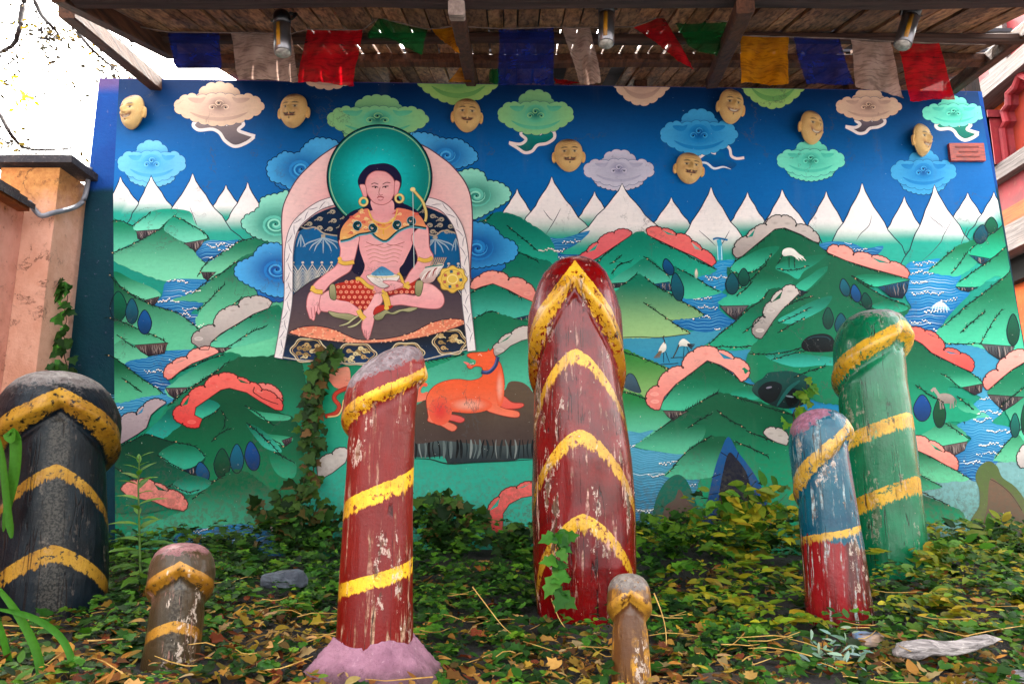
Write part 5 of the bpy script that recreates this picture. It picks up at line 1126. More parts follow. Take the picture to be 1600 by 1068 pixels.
for k in range(26):
    y0 = .6 + k*(PYF-.66)/26; y1 = y0 + (PYF-.66)/26 - .008
    for j in range(3):
        m.add([(PX0+.10-.055*j, y0, zs+.02+.045*j+.006), (PX0+.10-.055*j, y1, zs+.02+.045*j+.006), (PX0-.02-.055*j, y1, zs+.075+.045*j), (PX0-.02-.055*j, y0, zs+.075+.045*j),
               (PX0+.10-.055*j, y0, zs+.0+.045*j-.012), (PX0+.10-.055*j, y1, zs+.0+.045*j-.012), (PX0-.02-.055*j, y1, zs+.05+.045*j), (PX0-.02-.055*j, y0, zs+.05+.045*j)],
              [(0,1,2,3),(7,6,5,4),(0,4,5,1),(1,5,6,2),(2,6,7,3),(3,7,4,0)])
o = m.build('tile_coping', M_STONE, bwall); o.location = -bwall.location; o.matrix_parent_inverse = Matrix()
m = MB(); m.box((PX0-.13, (0.6+PYF)/2-.02, zs+.0), (.38, PYF-.68, .035)); o = m.build('coping_bed', mat_mottle('ochre_band', '#b06a2c', '#96582a', 12, .85, .4), bwall); o.location = -bwall.location; o.matrix_parent_inverse = Matrix()
# conduit
cp = [at(141, 258, 4.985), at(137, 285, 4.97), at(134, 305, 4.96), at(127, 319, 4.93), at(112, 326, 4.86), at(95, 330, 4.76), at(80, 333, 4.70), at(66, 339, 4.69), at(58, 333, 4.69), at(50, 322, 4.69), at(44, 314, 4.69)]
cs = []
for i in range(len(cp)-1):
    for k in range(4): cs.append(cp[i].lerp(cp[i+1], k/4))
cs.append(cp[-1]); cs = [sum((cs[max(0, min(len(cs)-1, i+d))] for d in (-2,-1,0,1,2)), Vector())/5 for i in range(len(cs))]
m = MB(); m.tube(cs, .0165, 10); o = m.build('conduit_pipe', mat_mottle('grey_conduit', '#9a9aa0', '#85858c', 12, .5, .1), smooth=True, origin=cs[-1]); tag(o, 'grey bent conduit pipe running down from the pillar coping to the side wall', 'pipe')

# ================================================================ ROOF OVER THE MURAL
RS = math.tan(math.radians(17.4)); RY0, RZ0 = 3.6, at(800, 22, 3.6).z
def rz(y): return RZ0 + RS*(y - RY0)
def roof_hit(u, v, dz=0.0):
    d = ray(u, v); k = (RZ0 + dz - RS*RY0 - CAM_H)/(d.z - RS*d.y); return Vector((d.x*k, d.y*k, CAM_H + d.z*k))
def wood(name, a, b, c='#2a1a12', scale=3.0, axis='Y', rough=.75, seed=0):
    t = NT(name); st = {'Y': (14, .7, 14), 'X': (.7, 14, 14), 'Z': (14, 14, .7)}[axis]
    vec = t.coord(st); n1 = t.noise(vec, scale, 6, .65, .4); n2 = t.noise(t.coord(), 2.2, 4, .6); rnd = t.nd('ShaderNodeNewGeometry')
    isl = rnd.outputs['Random Per Island']
    c1 = t.mix(t.ramp(n1, .32, .68), alb(a), alb(b)); c1 = t.mix(t.ramp(n1, .58, .75, 0, .8), c1, alb(c))
    c1 = t.mix(t.ramp(n2, .4, .7, 0, .5), c1, t.mix(1.0, c1, (1.6, 1.35, 1.1, 1), 'MULTIPLY'))
    sc = t.math('ADD', t.math('MULTIPLY', isl, .9), .55); cb = t.nd('ShaderNodeCombineColor'); [t.l.new(sc, cb.inputs[i]) for i in range(3)]
    c1 = t.mix(1.0, c1, cb.outputs[0], 'MULTIPLY')
    t.base(c1); t.rough(rough); t.b.inputs['Specular IOR Level'].default_value = .25; t.bump(n1, .6, .01); return t.m
M_DECK = wood('old_roof_boards', '#b08a6a', '#64493a', axis='Y'); M_BEAM = wood('weathered_beam', '#5c4438', '#3d2e28', axis='X'); M_EAVE = wood('dark_eave_wood', '#4c3e3c', '#33292a', '#1c1618', axis='X'); M_RAFT = wood('brown_rafter', '#6e4c38', '#4a3326', axis='Y')
roof = empty('canopy_roof', (0, 3.6, 0), 'dark wooden lean-to roof of old boards and beams sheltering the mural', 'roof')
def rpart(m, name, mat, smooth=False):
    o = m.build(name, mat, smooth=smooth); o.parent = roof; o.location = -roof.location; return o
XL = lambda y: -2.62 + (y-3.6)*.10
rr = random.Random(11)
_e0, _e1 = roof_hit(128, 12), roof_hit(262, 76); _f0, _f1 = roof_hit(1640, 22), roof_hit(1500, 104)
def xl(y): return _e0.x + (_e1.x - _e0.x)*(y - _e0.y)/(_e1.y - _e0.y)
def xr(y): return _f0.x + (_f1.x - _f0.x)*(y - _f0.y)/(_f1.y - _f0.y)
print('roof edges', _e0, _e1, _f0, _f1)
m = MB(); x = -3.2
while x < 3.9:
    w = rr.uniform(.07, .13)
    for (ya, yb) in ((2.0, 4.025), (4.05, 4.425), (4.465, 5.9)):  # foremost boards, like the slates, run on unseen to shade the upper wall
        if rr.random() < .03 and ya > 4: continue
        j0, j1 = rr.uniform(-.012, .012), rr.uniform(-.012, .012); dz = rr.uniform(0, .018)
        za, zb = rz(ya)+dz, rz(yb)+dz; xa, xb = x + .004, x + w - rr.choice((.003, .004, .006, .012)); T = .022
        if x < xl((ya+yb)/2) - .05 or x + w > xr((ya+yb)/2) + .05: continue
        m.add([(xa, ya+j0, za), (xb, ya+j0, za), (xb, yb+j1, zb), (xa, yb+j1, zb), (xa, ya+j0, za+T), (xb, ya+j0, za+T), (xb, yb+j1, zb+T), (xa, yb+j1, zb+T)],
              [(3,2,1,0),(4,5,6,7),(0,1,5,4),(1,2,6,5),(2,3,7,6),(3,0,4,7)])
    x += w
rpart(m, 'roof_boards', M_DECK)
m = MB()      # slates above, leaving slits of daylight over the board joints
for (ya, yb) in ((1.95, 4.02), (4.055, 4.42), (4.475, 6.0)):
    x = max(xl((ya+yb)/2), -3.2) - .02; X1 = xr((ya+yb)/2) + .02
    while x < X1 - .05:
        w = min(rr.uniform(.5, .9), X1 - x)
        if not (ya < 4.2 < yb and rr.random() < .25): m.bar((x + w/2, ya, rz(ya)+.062), (x + w/2, yb, rz(yb)+.062), w - rr.choice((.0, .0, .012)), .02)
        x += w
rpart(m, 'roof_slates', mat_mottle('roof_slate', '#5c5a60', '#46444a', 5, .9, .3))
def purlin(y, h, d, x0=None, x1=None, name='purlin', mat=None, dz=0):
    m = MB(); n = 14; x0 = xl(y) - .04 if x0 is None else x0; x1 = xr(y) + .04 if x1 is None else x1
    pts = [Vector((x0 + (x1-x0)*k/n, y + .006*math.sin(k*2.1 + y*9), rz(y) - h/2 - .002 + dz + .005*math.sin(k*1.3 + y*5))) for k in range(n+1)]
    V = []; F = []
    for p in pts:
        e = .012
        for a, b in ((-d/2+e, -h/2), (d/2-e, -h/2), (d/2, -h/2+e), (d/2, h/2-e), (d/2-e, h/2), (-d/2+e, h/2), (-d/2, h/2-e), (-d/2, -h/2+e)): V.append(p + Vector((0, a, b)))
    for i in range(n):
        for k in range(8): F.append((i*8+k, i*8+(k+1) % 8, (i+1)*8+(k+1) % 8, (i+1)*8+k))
    F += [tuple(range(8)), tuple(n*8+k for k in range(8))[::-1]]
    m.add(V, F); return rpart(m, name, mat or M_BEAM)
purlin(3.15, .10, .12, x0=at(112, 5, 3.15).x, name='eave_beam', dz=-.002, mat=M_EAVE)
purlin(3.95, .05, .06); purlin(4.40, .065, .08, mat=M_RAFT)
# back boarding between roof and wall top (seen beyond the wall)
m = MB(); x = -2.5
while x < 3.6:
    w = rr.uniform(.05, .11); zt2 = rz(5.75) - .02; zb2 = at(800, 132, 5.0).z - .25
    if rr.random() > .12:
        m.box((x + w/2, 5.62 + rr.uniform(-.01, .01), (zt2+zb2)/2), (w - rr.choice((.003, .008)), .02, zt2 - zb2))
    x += w
rpart(m, 'back_boarding', wood('pale_back_boards', '#8a6446', '#5e412e', axis='Z'))
def rafter(u0, v0, u1, v1, w=.085, h=.10):
    a, b = roof_hit(u0, v0, -.14), roof_hit(u1, v1, -.10); m = MB(); m.bar(a, b, w, h, bev=.008); return rpart(m, 'rafter', M_RAFT)
rafter(713, 12, 736, 128, .07, .06); rafter(1165, 8, 1112, 130, .08, .07)
m = MB(); a, b = roof_hit(713, 12, -.14), roof_hit(736, 128, -.10); d = (b-a).normalized(); m.bar(a - d*.004, a + d*.10, .074, .064, bev=.006); rpart(m, 'rafter_end_cap', mat_mottle('bleached_wood', '#b9a9a0', '#8f8078', 20, .8, .3))
m = MB(); m.bar(at(104, 14, 3.7), at(243, 130, 4.98), .085, .10, bev=.008); rpart(m, 'brace', M_RAFT)
m = MB(); m.bar(roof_hit(90, -12, -.06), roof_hit(268, 80, -.06), .07, .09, bev=.006); rpart(m, 'rafter', M_RAFT)
m = MB(); m.bar(at(1612, 42, 3.85), at(1487, 138, 4.98), .07, .085, bev=.008); rpart(m, 'brace', M_RAFT)
m = MB(); p0 = at(245, 124, 5.06); m.bar(p0, (p0.x, p0.y, rz(5.06)-.1), .10, .10, up=(0, 1, 0), bev=.006); rpart(m, 'post', wood('stub_post_wood', '#7a4a30', '#55331f', axis='Z'))
for u in (620, 1000, 1330, 1490):
    m = MB(); p0 = at(u, 128, 5.1); m.bar(p0, (p0.x, p0.y, rz(5.1)-.1), .09, .09, up=(0, 1, 0), bev=.006); rpart(m, 'post', M_RAFT)

m = MB(); q = [at(u, v, 5.34) for u, v in ((1474, 62), (1522, 78), (1534, 150), (1474, 150))]; q2 = [p + Vector((0, .025, 0)) for p in q]  # added dark sheet, stands in for the dark space at the roof end
m.add(q + q2, [(3, 2, 1, 0), (4, 5, 6, 7), (0, 1, 5, 4), (1, 2, 6, 5), (2, 3, 7, 6), (3, 0, 4, 7)]); rpart(m, 'added_dark_sheet', wood('added_dark_sheet_wood', '#3a2a22', '#241a16', axis='Z'))

# ================================================================ SPOT LAMPS
M_CHR = NT('brushed_lamp_metal'); M_CHR.base(alb('#8f8f92')); M_CHR.b.inputs['Metallic'].default_value = .9; M_CHR.rough(.28); M_CHR = M_CHR.m
M_BLKM = mat_mottle('black_lamp_plastic', '#15161a', '#0c0d10', 10, .35, .05); M_LENS = mat_mottle('lamp_glass', '#b7b4ac', '#8f8c86', 30, .15, .05)
def spot_lamp(top, bot, r, label, Y=3.42):
    a, b = at(*top, Y), at(*bot, Y - .03); d = (b - a); L = d.length; d.normalize()
    root = empty('spot_lamp', a, label, 'spot lamp', 'spot lamps under the eave')
    def pp(m, nm, mat, sm=True): o = m.build(nm, mat, smooth=sm); o.parent = root; o.location = -root.location; return o
    m = MB(); m.tube([a + d*L*.30, a + d*L*.32, a + d*L*.97, a + d*L*.975], [r*.9, r, r, r*.9], 24); pp(m, 'barrel', M_CHR)
    m = MB(); m.tube([a + d*L*.0, a + d*L*.03, a + d*L*.10, a + d*L*.32], [r*.5, r*.9, r*1.05, r*1.04], 24); pp(m, 'cap', M_BLKM)
    m = MB(); m.tube([a + d*L*.93, a + d*L*1.0], r*.86, 24); pp(m, 'lens', M_LENS)
    m = MB(); m.tube([a + d*L*.36, a + d*L*.90], [r*.30, r*.30], 8); o = pp(m, 'reflector_strip', mat_mottle('amber_strip', '#b98a2a', '#8f6a20', 12, .4, .1)); o.location = o.location + Vector((-.2*r, -r*.82, 0))
    side = d.cross(Vector((0, 1, 0))).normalized(); br = a + Vector((0, .09, .05))
    m = MB()
    for s_ in (-1, 1): m.bar(a + d*L*.2 + side*s_*r*1.12, br + side*s_*r*1.12, .004, .018, up=(1, 0, 0))
    m.bar(br - side*r*1.2, br + side*r*1.2, .018, .005); m.bar(br, (br.x, br.y + .03, rz(br.y) - .02), .02, .02, up=(0, 1, 0)); pp(m, 'bracket', M_BLKM, False)
    m = MB(); pts = [a + Vector((0, .02, 0)), a + Vector((.03, .04, .03)), a + Vector((.05, .07, .04)), a + Vector((.04, .1, .07))]; m.tube(pts, .004, 6); pp(m, 'cable', M_BLKM)
    return root
spot_lamp((440, 20), (442, 84), 13*pxm(40, 3.42), 'black and grey spot lamp hanging left of the red flag')
spot_lamp((948, 2), (947, 70), 12.5*pxm(40, 3.42), 'upright shiny spot lamp between the folded white flag and the red pennant')
spot_lamp((1428, 8), (1410, 72), 13*pxm(40, 3.42), 'tilted shiny spot lamp above the large red flag')

# ================================================================ PRAYER FLAGS
def cloth_mat(name, c, c2, trans=.6):
    t = NT(name); v = t.coord(); n1 = t.noise(v, 9, 5, .6); n2 = t.noise(v, 160, 2, .5); pr = t.noise(t.coord((14, 14, 85)), 1.0, 2, .6)
    cc = t.mix(t.ramp(n1, .35, .7), alb(c), alb(c2)); cc = t.mix(t.ramp(pr, .50, .60, 0, .5), cc, t.mix(1.0, cc, (.35, .33, .35, 1), 'MULTIPLY'))
    t.base(cc); t.rough(.9); t.b.inputs['Specular IOR Level'].default_value = .1; t.bump(n2, .15, .003)
    tr = t.nd('ShaderNodeBsdfTranslucent'); t.l.new(cc, tr.inputs['Color']); mx = t.nd('ShaderNodeMixShader'); mx.inputs[0].default_value = trans
    t.l.new(t.b.outputs[0], mx.inputs[1]); t.l.new(tr.outputs[0], mx.inputs[2]); gz = t.nd('ShaderNodeBsdfTransparent'); m2 = t.nd('ShaderNodeMixShader'); m2.inputs[0].default_value = .16
    t.l.new(mx.outputs[0], m2.inputs[1]); t.l.new(gz.outputs[0], m2.inputs[2]); t.l.new(m2.outputs[0], t.out.inputs['Surface']); return t.m
CL = dict(blue=cloth_mat('blue_flag_cloth', '#26408f', '#1b2f6c'), white=cloth_mat('white_flag_cloth', '#cbb0a2', '#a98d80'), red=cloth_mat('red_flag_cloth', '#d0162a', '#9c0f24'),
          green=cloth_mat('green_flag_cloth', '#1f8a4a', '#126038'), yellow=cloth_mat('yellow_flag_cloth', '#d9960f', '#b37408'))
SY = 3.72
def flag(col, tl, tr_, br, bl, label, Y=SY, wave=.026, hem=True, seed=0, Yb=None):
    r_ = random.Random(int(tl[0]*3 + seed)); ph = r_.uniform(0, 6); nx, ny = 18, 16; m = MB(); V = []; F = []
    for j in range(ny+1):
        t = j/ny
        for i in range(nx+1):
            s = i/nx
            u = (tl[0]*(1-s) + tr_[0]*s)*(1-t) + (bl[0]*(1-s) + br[0]*s)*t; v = (tl[1]*(1-s) + tr_[1]*s)*(1-t) + (bl[1]*(1-s) + br[1]*s)*t
            u += 2.2*math.sin(t*5 + ph)*t; v += 1.4*math.sin(s*7 + ph)*t + 1.5*math.sin(s*math.pi)*(1-t)
            y = Y + (0 if Yb is None else (Yb-Y)*t) + wave*(.3 + t)*math.sin(s*8 + ph + t*1.5) + .006*math.sin(t*11 + s*4)
            fr = (.8 if j == ny else 0) + (.6 if i in (0, nx) else 0); V.append(at(u + r_.uniform(-fr, fr), v + r_.uniform(-fr, fr), y))
    for j in range(ny):
        for i in range(nx): a = j*(nx+1)+i; F.append((a, a+nx+1, a+nx+2, a+1))
    m.add(V, F); o = m.build('prayer_flag', CL[col], smooth=True, origin=at(*tl, Y)); tag(o, label, 'flag', 'prayer flags strung under the roof'); return o
flag('blue', (262, 50), (342, 51), (346, 122), (276, 123), 'dark blue prayer flag at the left end of the string', Y=3.80)
flag('white', (361, 52), (455, 53), (468, 128), (372, 123), 'off-white prayer flag behind the leftmost spot lamp', Y=3.78)
flag('red', (480, 46), (567, 47), (552, 134), (465, 127), 'crimson prayer flag between the leftmost lamp and the green folded flag')
flag('green', (576, 50), (592, 27), (622, 62), (575, 60), 'small peaked fold of green prayer flag beside the crimson one', wave=.008)
flag('green', (592, 28), (668, 47), (657, 87), (600, 55), 'green prayer flag folded into a pointed triangle', wave=.012)
flag('yellow', (674, 46), (712, 41), (716, 84), (694, 68), 'brownish yellow prayer flag caught against the pale ended rafter', wave=.014)
flag('yellow', (700, 128), (722, 100), (744, 104), (736, 130), 'torn orange cloth scrap wrapped round the foot of the rafter', Y=4.5, wave=.03)
flag('blue', (780, 46), (865, 43), (866, 132), (780, 132), 'dark blue prayer flag between the rafter and the folded white flag')
flag('white', (878, 43), (922, 43), (940, 131), (905, 131), 'narrow white prayer flag folded beside the middle spot lamp', wave=.03)
flag('red', (990, 43), (1036, 24), (1084, 110), (1040, 80), 'red prayer flag blown into a long pointed pennant', wave=.012)
flag('green', (1046, 22), (1136, 34), (1120, 88), (1076, 74), 'dark green prayer flag next to the right rafter', Y=3.78)
flag('yellow', (1158, 56), (1233, 58), (1230, 133), (1156, 130), 'golden yellow prayer flag right of the second rafter')
flag('blue', (1240, 58), (1312, 61), (1332, 132), (1258, 132), 'bright blue prayer flag between the yellow and the white ones')
flag('white', (1330, 62), (1392, 66), (1412, 152), (1338, 136), 'greyish white prayer flag left of the large red one')
flag('red', (1402, 66), (1467, 68), (1494, 155), (1424, 158), 'large bright red prayer flag at the right end of the string', wave=.012)
flag('red', (866, 122), (880, 124), (906, 131), (866, 132), 'small corner of red cloth lying on the wall top', Y=4.9, wave=.004)
flag('green', (766, 108), (780, 106), (780, 130), (762, 130), 'small green cloth corner showing behind the dark blue flag', Y=4.3, wave=.01)
m = MB(); pts = [at(u, v, SY+.003) for u, v in ((205, 40), (262, 50), (342, 51), (455, 53), (480, 46), (567, 47), (592, 28), (668, 46), (712, 41), (780, 45), (865, 43), (922, 43), (990, 42), (1036, 24), (1136, 34), (1158, 56), (1233, 58), (1312, 60), (1392, 65), (1467, 68), (1540, 70))]
m.tube(pts, .0035, 6); tag(m.build('flag_string', mat_mottle('grey_cord', '#8a7a70', '#6a5c54', 20, .9, 0), origin=pts[0]), 'thin cord carrying the prayer flags along the eave', 'cord')

# ================================================================ CARVED FACE MASKS
def mask_mat():
    t = NT('painted_mask'); a = t.attr('col'); v = t.coord(); n1 = t.noise(v, 60, 4, .65); n2 = t.noise(v, 14, 4, .6)
    c = t.mix(t.ramp(n1, .5, .72, 0, .35), a.outputs['Color'], alb('#8a5a28')); c = t.mix(t.ramp(n2, .5, .75, 0, .35), c, alb('#f0dcae'))
    t.base(c); t.rough(.42); t.bump(t.math('ADD', n1, t.math('MULTIPLY', n2, .8)), .8, .006); return t.m
M_MASK = mask_mat()
def face_mesh(smile=.5, grin=False, nose=1.0, jaw=1.0, mo=1.0, seed=0):
    """carved face, unit half-width 1, looking towards -y"""
    nu, nv = 72, 80; V = []; C = []; F = []
    g = lambda x, y, cx, cy, sx, sy: math.exp(-((x-cx)/sx)**2 - ((y-cy)/sy)**2)
    for j in range(nv+1):
        t = -1 + 2*j/nv                                   # chin -1 .. crown 1
        wid = (1 - abs(t)**3.0)**.5*(1.0 if t > -.1 else 1 - .30*((-.1-t)/.9)**1.2) if abs(t) < 1 else 0
        for i in range(nu+1):
            s = -1 + 2*i/nu; x = s*wid*1.0; y = t*1.16
            d = .62*(max(0, 1-s*s)**.55)*(max(0, 1-abs(t)**2.4)**.6)
            h = d
            h += .30*nose*g(x, y, 0, -.02, .13, .26)*(1 if y > -.2 else math.exp(-((y+.2)/.10)**2)) + .10*g(x, y, .15, -.17, .10, .09) + .10*g(x, y, -.15, -.17, .10, .09)
            h -= .11*g(x, y, .36, .17, .18, .12) + .11*g(x, y, -.36, .17, .18, .12)
            h += .06*g(x, y, .36, .15, .11, .055) + .06*g(x, y, -.36, .15, .11, .055)
            h += .07*g(x, y, .36, .36, .24, .07) + .07*g(x, y, -.36, .36, .24, .07)
            h += .10*g(x, y, .46, -.16, .20, .16) + .10*g(x, y, -.46, -.16, .20, .16)
            my = -.46 + smile*.16*(x/.45)**2; mw = .50 if grin else .40
            h -= .09*math.exp(-((y-my)/(.075 if grin else .04))**2)*math.exp(-(x/mw)**4)
            h += .05*math.exp(-((y-my-.10)/.045)**2)*math.exp(-(x/.40)**4) + .06*math.exp(-((y-my+.11)/.05)**2)*math.exp(-(x/.30)**4)
            h += .09*jaw*g(x, y, 0, -.86, .24, .16) + .025*math.sin(3.1*x + seed)*math.sin(2.7*y + 2*seed); h += .02*math.sin(y*26)*g(x, y, 0, .62, .45, .20)
            V.append((x, -h, y))
            c = np.array(lin('#e6b970')[:3])*.80; c = c*(1 - .18*max(0, t)) + np.array(lin('#a8743a')[:3])*.18*max(0, t)
            def put(col, k):
                nonlocal c
                k = max(0, min(1, k)); c = c*(1-k) + np.array(lin(col)[:3])*.8*k
            put('#7a4626', 1.0*g(x, y, 0, .98, .66, .20)); put('#7a4a2a', .55*math.exp(-((y-.62-.05*math.cos(x*8))/.025)**2)*(abs(x) < .5)); put('#7a4a2a', .5*math.exp(-((y-.76-.04*math.cos(x*8))/.022)**2)*(abs(x) < .42))
            for sx in (-1, 1):
                put('#3a2418', 1.2*math.exp(-((x-sx*.36)/.22)**4)*math.exp(-((y-.35-.06*math.cos((x-sx*.36)*5))/.055)**2))
                put('#efe2c6', 1.1*math.exp(-((x-sx*.36)/.15)**4 - ((y-.16)/.055)**2)); put('#20140e', 1.6*g(x, y, sx*.36, .16, .075, .075)); put('#4a2a1a', .9*math.exp(-((x-sx*.36)/.19)**4)*math.exp(-((y-.225)/.022)**2))
                put('#201410', 1.5*mo*math.exp(-((abs(x)-.22)/.20)**4)*math.exp(-((y - (-.31 - .06*math.cos((abs(x)-.22)*7) + .10*max(0, abs(x)-.3)))/.052)**2)*(sx*x > .03))
            put('#9c3a2c', 1.2*math.exp(-((y-my)/(.09 if grin else .055))**2)*math.exp(-(x/(mw*.92))**6)); put('#1c0e0c', 1.2*math.exp(-((y-my)/.032)**2)*math.exp(-(x/mw)**6))
            if grin: put('#e8dcc0', 1.3*math.exp(-((y-my-.03)/.03)**2)*math.exp(-(x/.30)**6))
            put('#1c1210', 1.4*g(x, y, 0, my-.17, .045, .055)); put('#b8734a', .35*(g(x, y, .5, -.14, .2, .16) + g(x, y, -.5, -.14, .2, .16)))
            C.append((*c, 1.0))
    W2 = nu+1
    for j in range(nv):
        for i in range(nu): a = j*W2+i; F.append((a, a+1, a+W2+1, a+W2))
    b = len(V); rim = [j*W2 for j in range(nv+1)] + [nv*W2+i for i in range(1, nu+1)] + [j*W2+nu for j in range(nv-1, -1, -1)] + [i for i in range(nu-1, 0, -1)]
    for i in rim: V.append((V[i][0]*.96, .10, V[i][2]*.96)); C.append(C[i])
    n = len(rim)
    for k in range(n): F.append((rim[k], b+k, b+(k+1) % n, rim[(k+1) % n]))
    return V, F, C
def ear_mesh(sx):
    V = []; F = []; n, r = 18, 7; C = []
    for j in range(r+1):
        q = j/r
        for k in range(n):
            a = 2*math.pi*k/n; e = math.sin(math.pi*min(1, q)*.5)
            x = .16*math.cos(a)*q*1.0; z = (.34*math.sin(a) - (.06 if math.sin(a) < 0 else 0))*q
            h = .10*math.cos(q*math.pi/2) - .09*math.exp(-((q-.45)/.22)**2)
            V.append((sx*(1.03 + x), -h - .06, z - .10)); C.append((*[c*.85 for c in lin('#e2b066')[:3]], 1))
    for j in range(r):
        for k in range(n): q = (j*n+k, (j+1)*n+k, (j+1)*n+(k+1) % n, j*n+(k+1) % n); F.append(q if sx > 0 else q[::-1])
    b = len(V)
    for k in range(n): x, y, z = V[r*n+k]; V.append((x, .10, z)); C.append(C[0])
    for k in range(n): q = (r*n+k, b+k, b+(k+1) % n, r*n+(k+1) % n); F.append(q if sx > 0 else q[::-1])
    return V, F, C
def colmesh(name, VFC, mat):
    V, F, C = VFC; me = bpy.data.meshes.new(name); me.from_pydata(V, [], F); me.materials.append(mat)
    at_ = me.attributes.new('col', 'FLOAT_COLOR', 'POINT'); at_.data.foreach_set('color', np.array(C, np.float32).ravel())
    me.polygons.foreach_set('use_smooth', [True]*len(F)); me.update(); return me
FACES = [colmesh('face', face_mesh(*a), M_MASK) for a in ((.4, False, 1, 1, 1, 0), (.9, True, 1.1, 1, .5, 1), (.2, False, 1.25, 1.4, 1.3, 2), (1.2, True, .85, .6, .0, 3), (.7, False, .9, 1.2, .8, 4))]
EARS = [colmesh('ear', ear_mesh(s), M_MASK) for s in (-1, 1)]
def mask(u, v, hw, hh, kind, turn, roll, label, pitch=6):
    p = at(u, v, WY); s = pxm(v, WY); Y = WY - .03
    root = empty('face_mask', (p.x, Y, p.z), label, 'mask', 'carved face masks on the mural', rot=(math.radians(pitch), math.radians(roll), math.radians(turn)))
    root.scale = (hw*s*.92, hw*s*.9, hh*s*.90)
    o = bpy.data.objects.new('face', FACES[kind]); COL.objects.link(o); o.parent = root
    for e in EARS: o = bpy.data.objects.new('ear', e); COL.objects.link(o); o.parent = root
mask(211, 179, 26, 26, 1, -26, 4, 'carved face mask turned sideways at the far left, beside the tan cloud')
mask(461, 177, 25, 26, 2, -14, 4, 'carved moustached mask left of the green cloud above the halo', )
mask(730, 184, 23, 26, 4, 6, 0, 'carved moustached mask between the green clouds right of the halo')
mask(888, 246, 24, 25, 0, 3, -2, 'carved moustached mask directly above the snow peaks, left of the lilac cloud')
mask(1140, 170, 22, 27, 1, 12, 5, 'grinning mask at the upper right of the blue cloud')
mask(1075, 266, 23, 24, 2, 8, 4, 'mask touching the white curls under the blue cloud')
mask(1265, 203, 23, 26, 3, 24, 4, 'grinning mask resting on top of the mint green cloud')
mask(1436, 222, 21, 25, 1, 30, -4, 'grinning mask above the right blue cloud, next to the reddish plaque', )
# plaque
m = MB(); c = at(1508, 240, WY); s = pxm(240, WY); m.box((c.x, WY - .016, c.z), (54*s, .026, 29*s)); 
pl = NT('red_brown_plaque'); v_ = pl.coord((1, 1, 6)); n_1 = pl.noise(v_, 24, 4, .6); pl.base(pl.mix(pl.ramp(n_1, .35, .65), alb('#b8481e'), alb('#8f3416'))); pl.rough(.35); pl.bump(n_1, .2, .003)
root = m.build('wall_plaque', pl.m, origin=(c.x, WY, c.z)); tag(root, 'small reddish brown wooden plaque fixed near the right edge of the mural', 'plaque')
m = MB()
for k in range(3): m.box((c.x + (k % 2)*.006, WY - .030, c.z + (8 - 8*k)*s), ((36 - 6*(k % 2))*s, .003, 2.2*s))
o = m.build('worn_inscription', mat_mottle('worn_inscription', '#8f3416', '#7a2a10', 30, .6, 0)); o.parent = root; o.location = -Vector((c.x, WY, c.z))

# ================================================================ BUILDING ON THE RIGHT
BX = 6.0
bld = empty('timber_building', (BX, 9.5, 0), 'orange timber framed house with carved beams rising beyond the right end of the mural', 'building')
def bq(v_at, du=1567): return at_x(du, v_at, BX)
def bbox(name, v0, v1, mat, out=.05, y0=7.0, y1=16.0, parent=None):
    """horizontal member between rows v0 (top) and v1 measured at column 1567"""
    a, b = bq(v0), bq(v1); m = MB(); z0, z1 = b.z, a.z
    m.box((BX - out/2 + .2, (y0+y1)/2, (z0+z1)/2), (out + .4, y1-y0, z1-z0)); o = m.build(name, mat); o.parent = parent or bld; o.location = -bld.location; return o
M_OR = mat_mottle('orange_plaster', '#f08244', '#e06c34', 3, .85, .3, c3='#f49a5c'); M_GRY = wood('grey_timber', '#8c8280', '#6a6260', '#453d3c', axis='Y'); M_YEL = wood('honey_timber', '#a8703c', '#8a5530', '#5e3422', axis='Y'); M_MAR = mat_mottle('maroon_paint', '#b04048', '#923840', 4, .7, .2, c3='#a85a50')
m = MB(); m.box((BX+1.6, 11.5, 2.5), (3.0, 9.0, 9.0)); o = m.build('wall', M_OR); o.parent = bld; o.location = -bld.location
bbox('panel_band', 20, 122, M_MAR, .02); bbox('cornice', 122, 150, M_GRY, .22)
bbox('sill_beam', 268, 292, M_GRY, .20); bbox('plank_band', 292, 338, M_MAR, .08); bbox('plank_band', 338, 372, M_YEL, .12); bbox('carved_beam', 372, 412, M_GRY, .25); bbox('gap_shade_strip', 412, 448, mat_mottle('gap_shade_paint', '#1c120c', '#0e0a08', 4, .9, .1), .02)  # last one: solid near-black strip, shade of a gap put into its colour
for k in range(10):
    y = 7.6 + k*.95; m = MB(); a, b = bq(30), bq(120); m.box((BX-.03, y, (a.z+b.z)/2), (.1, .34, a.z-b.z)); o = m.build('painted_panel', M_GRY if k % 2 else mat_mottle('red_panel', '#9c3a40', '#7c2c34', 4, .7, .2)); o.parent = bld; o.location = -bld.location
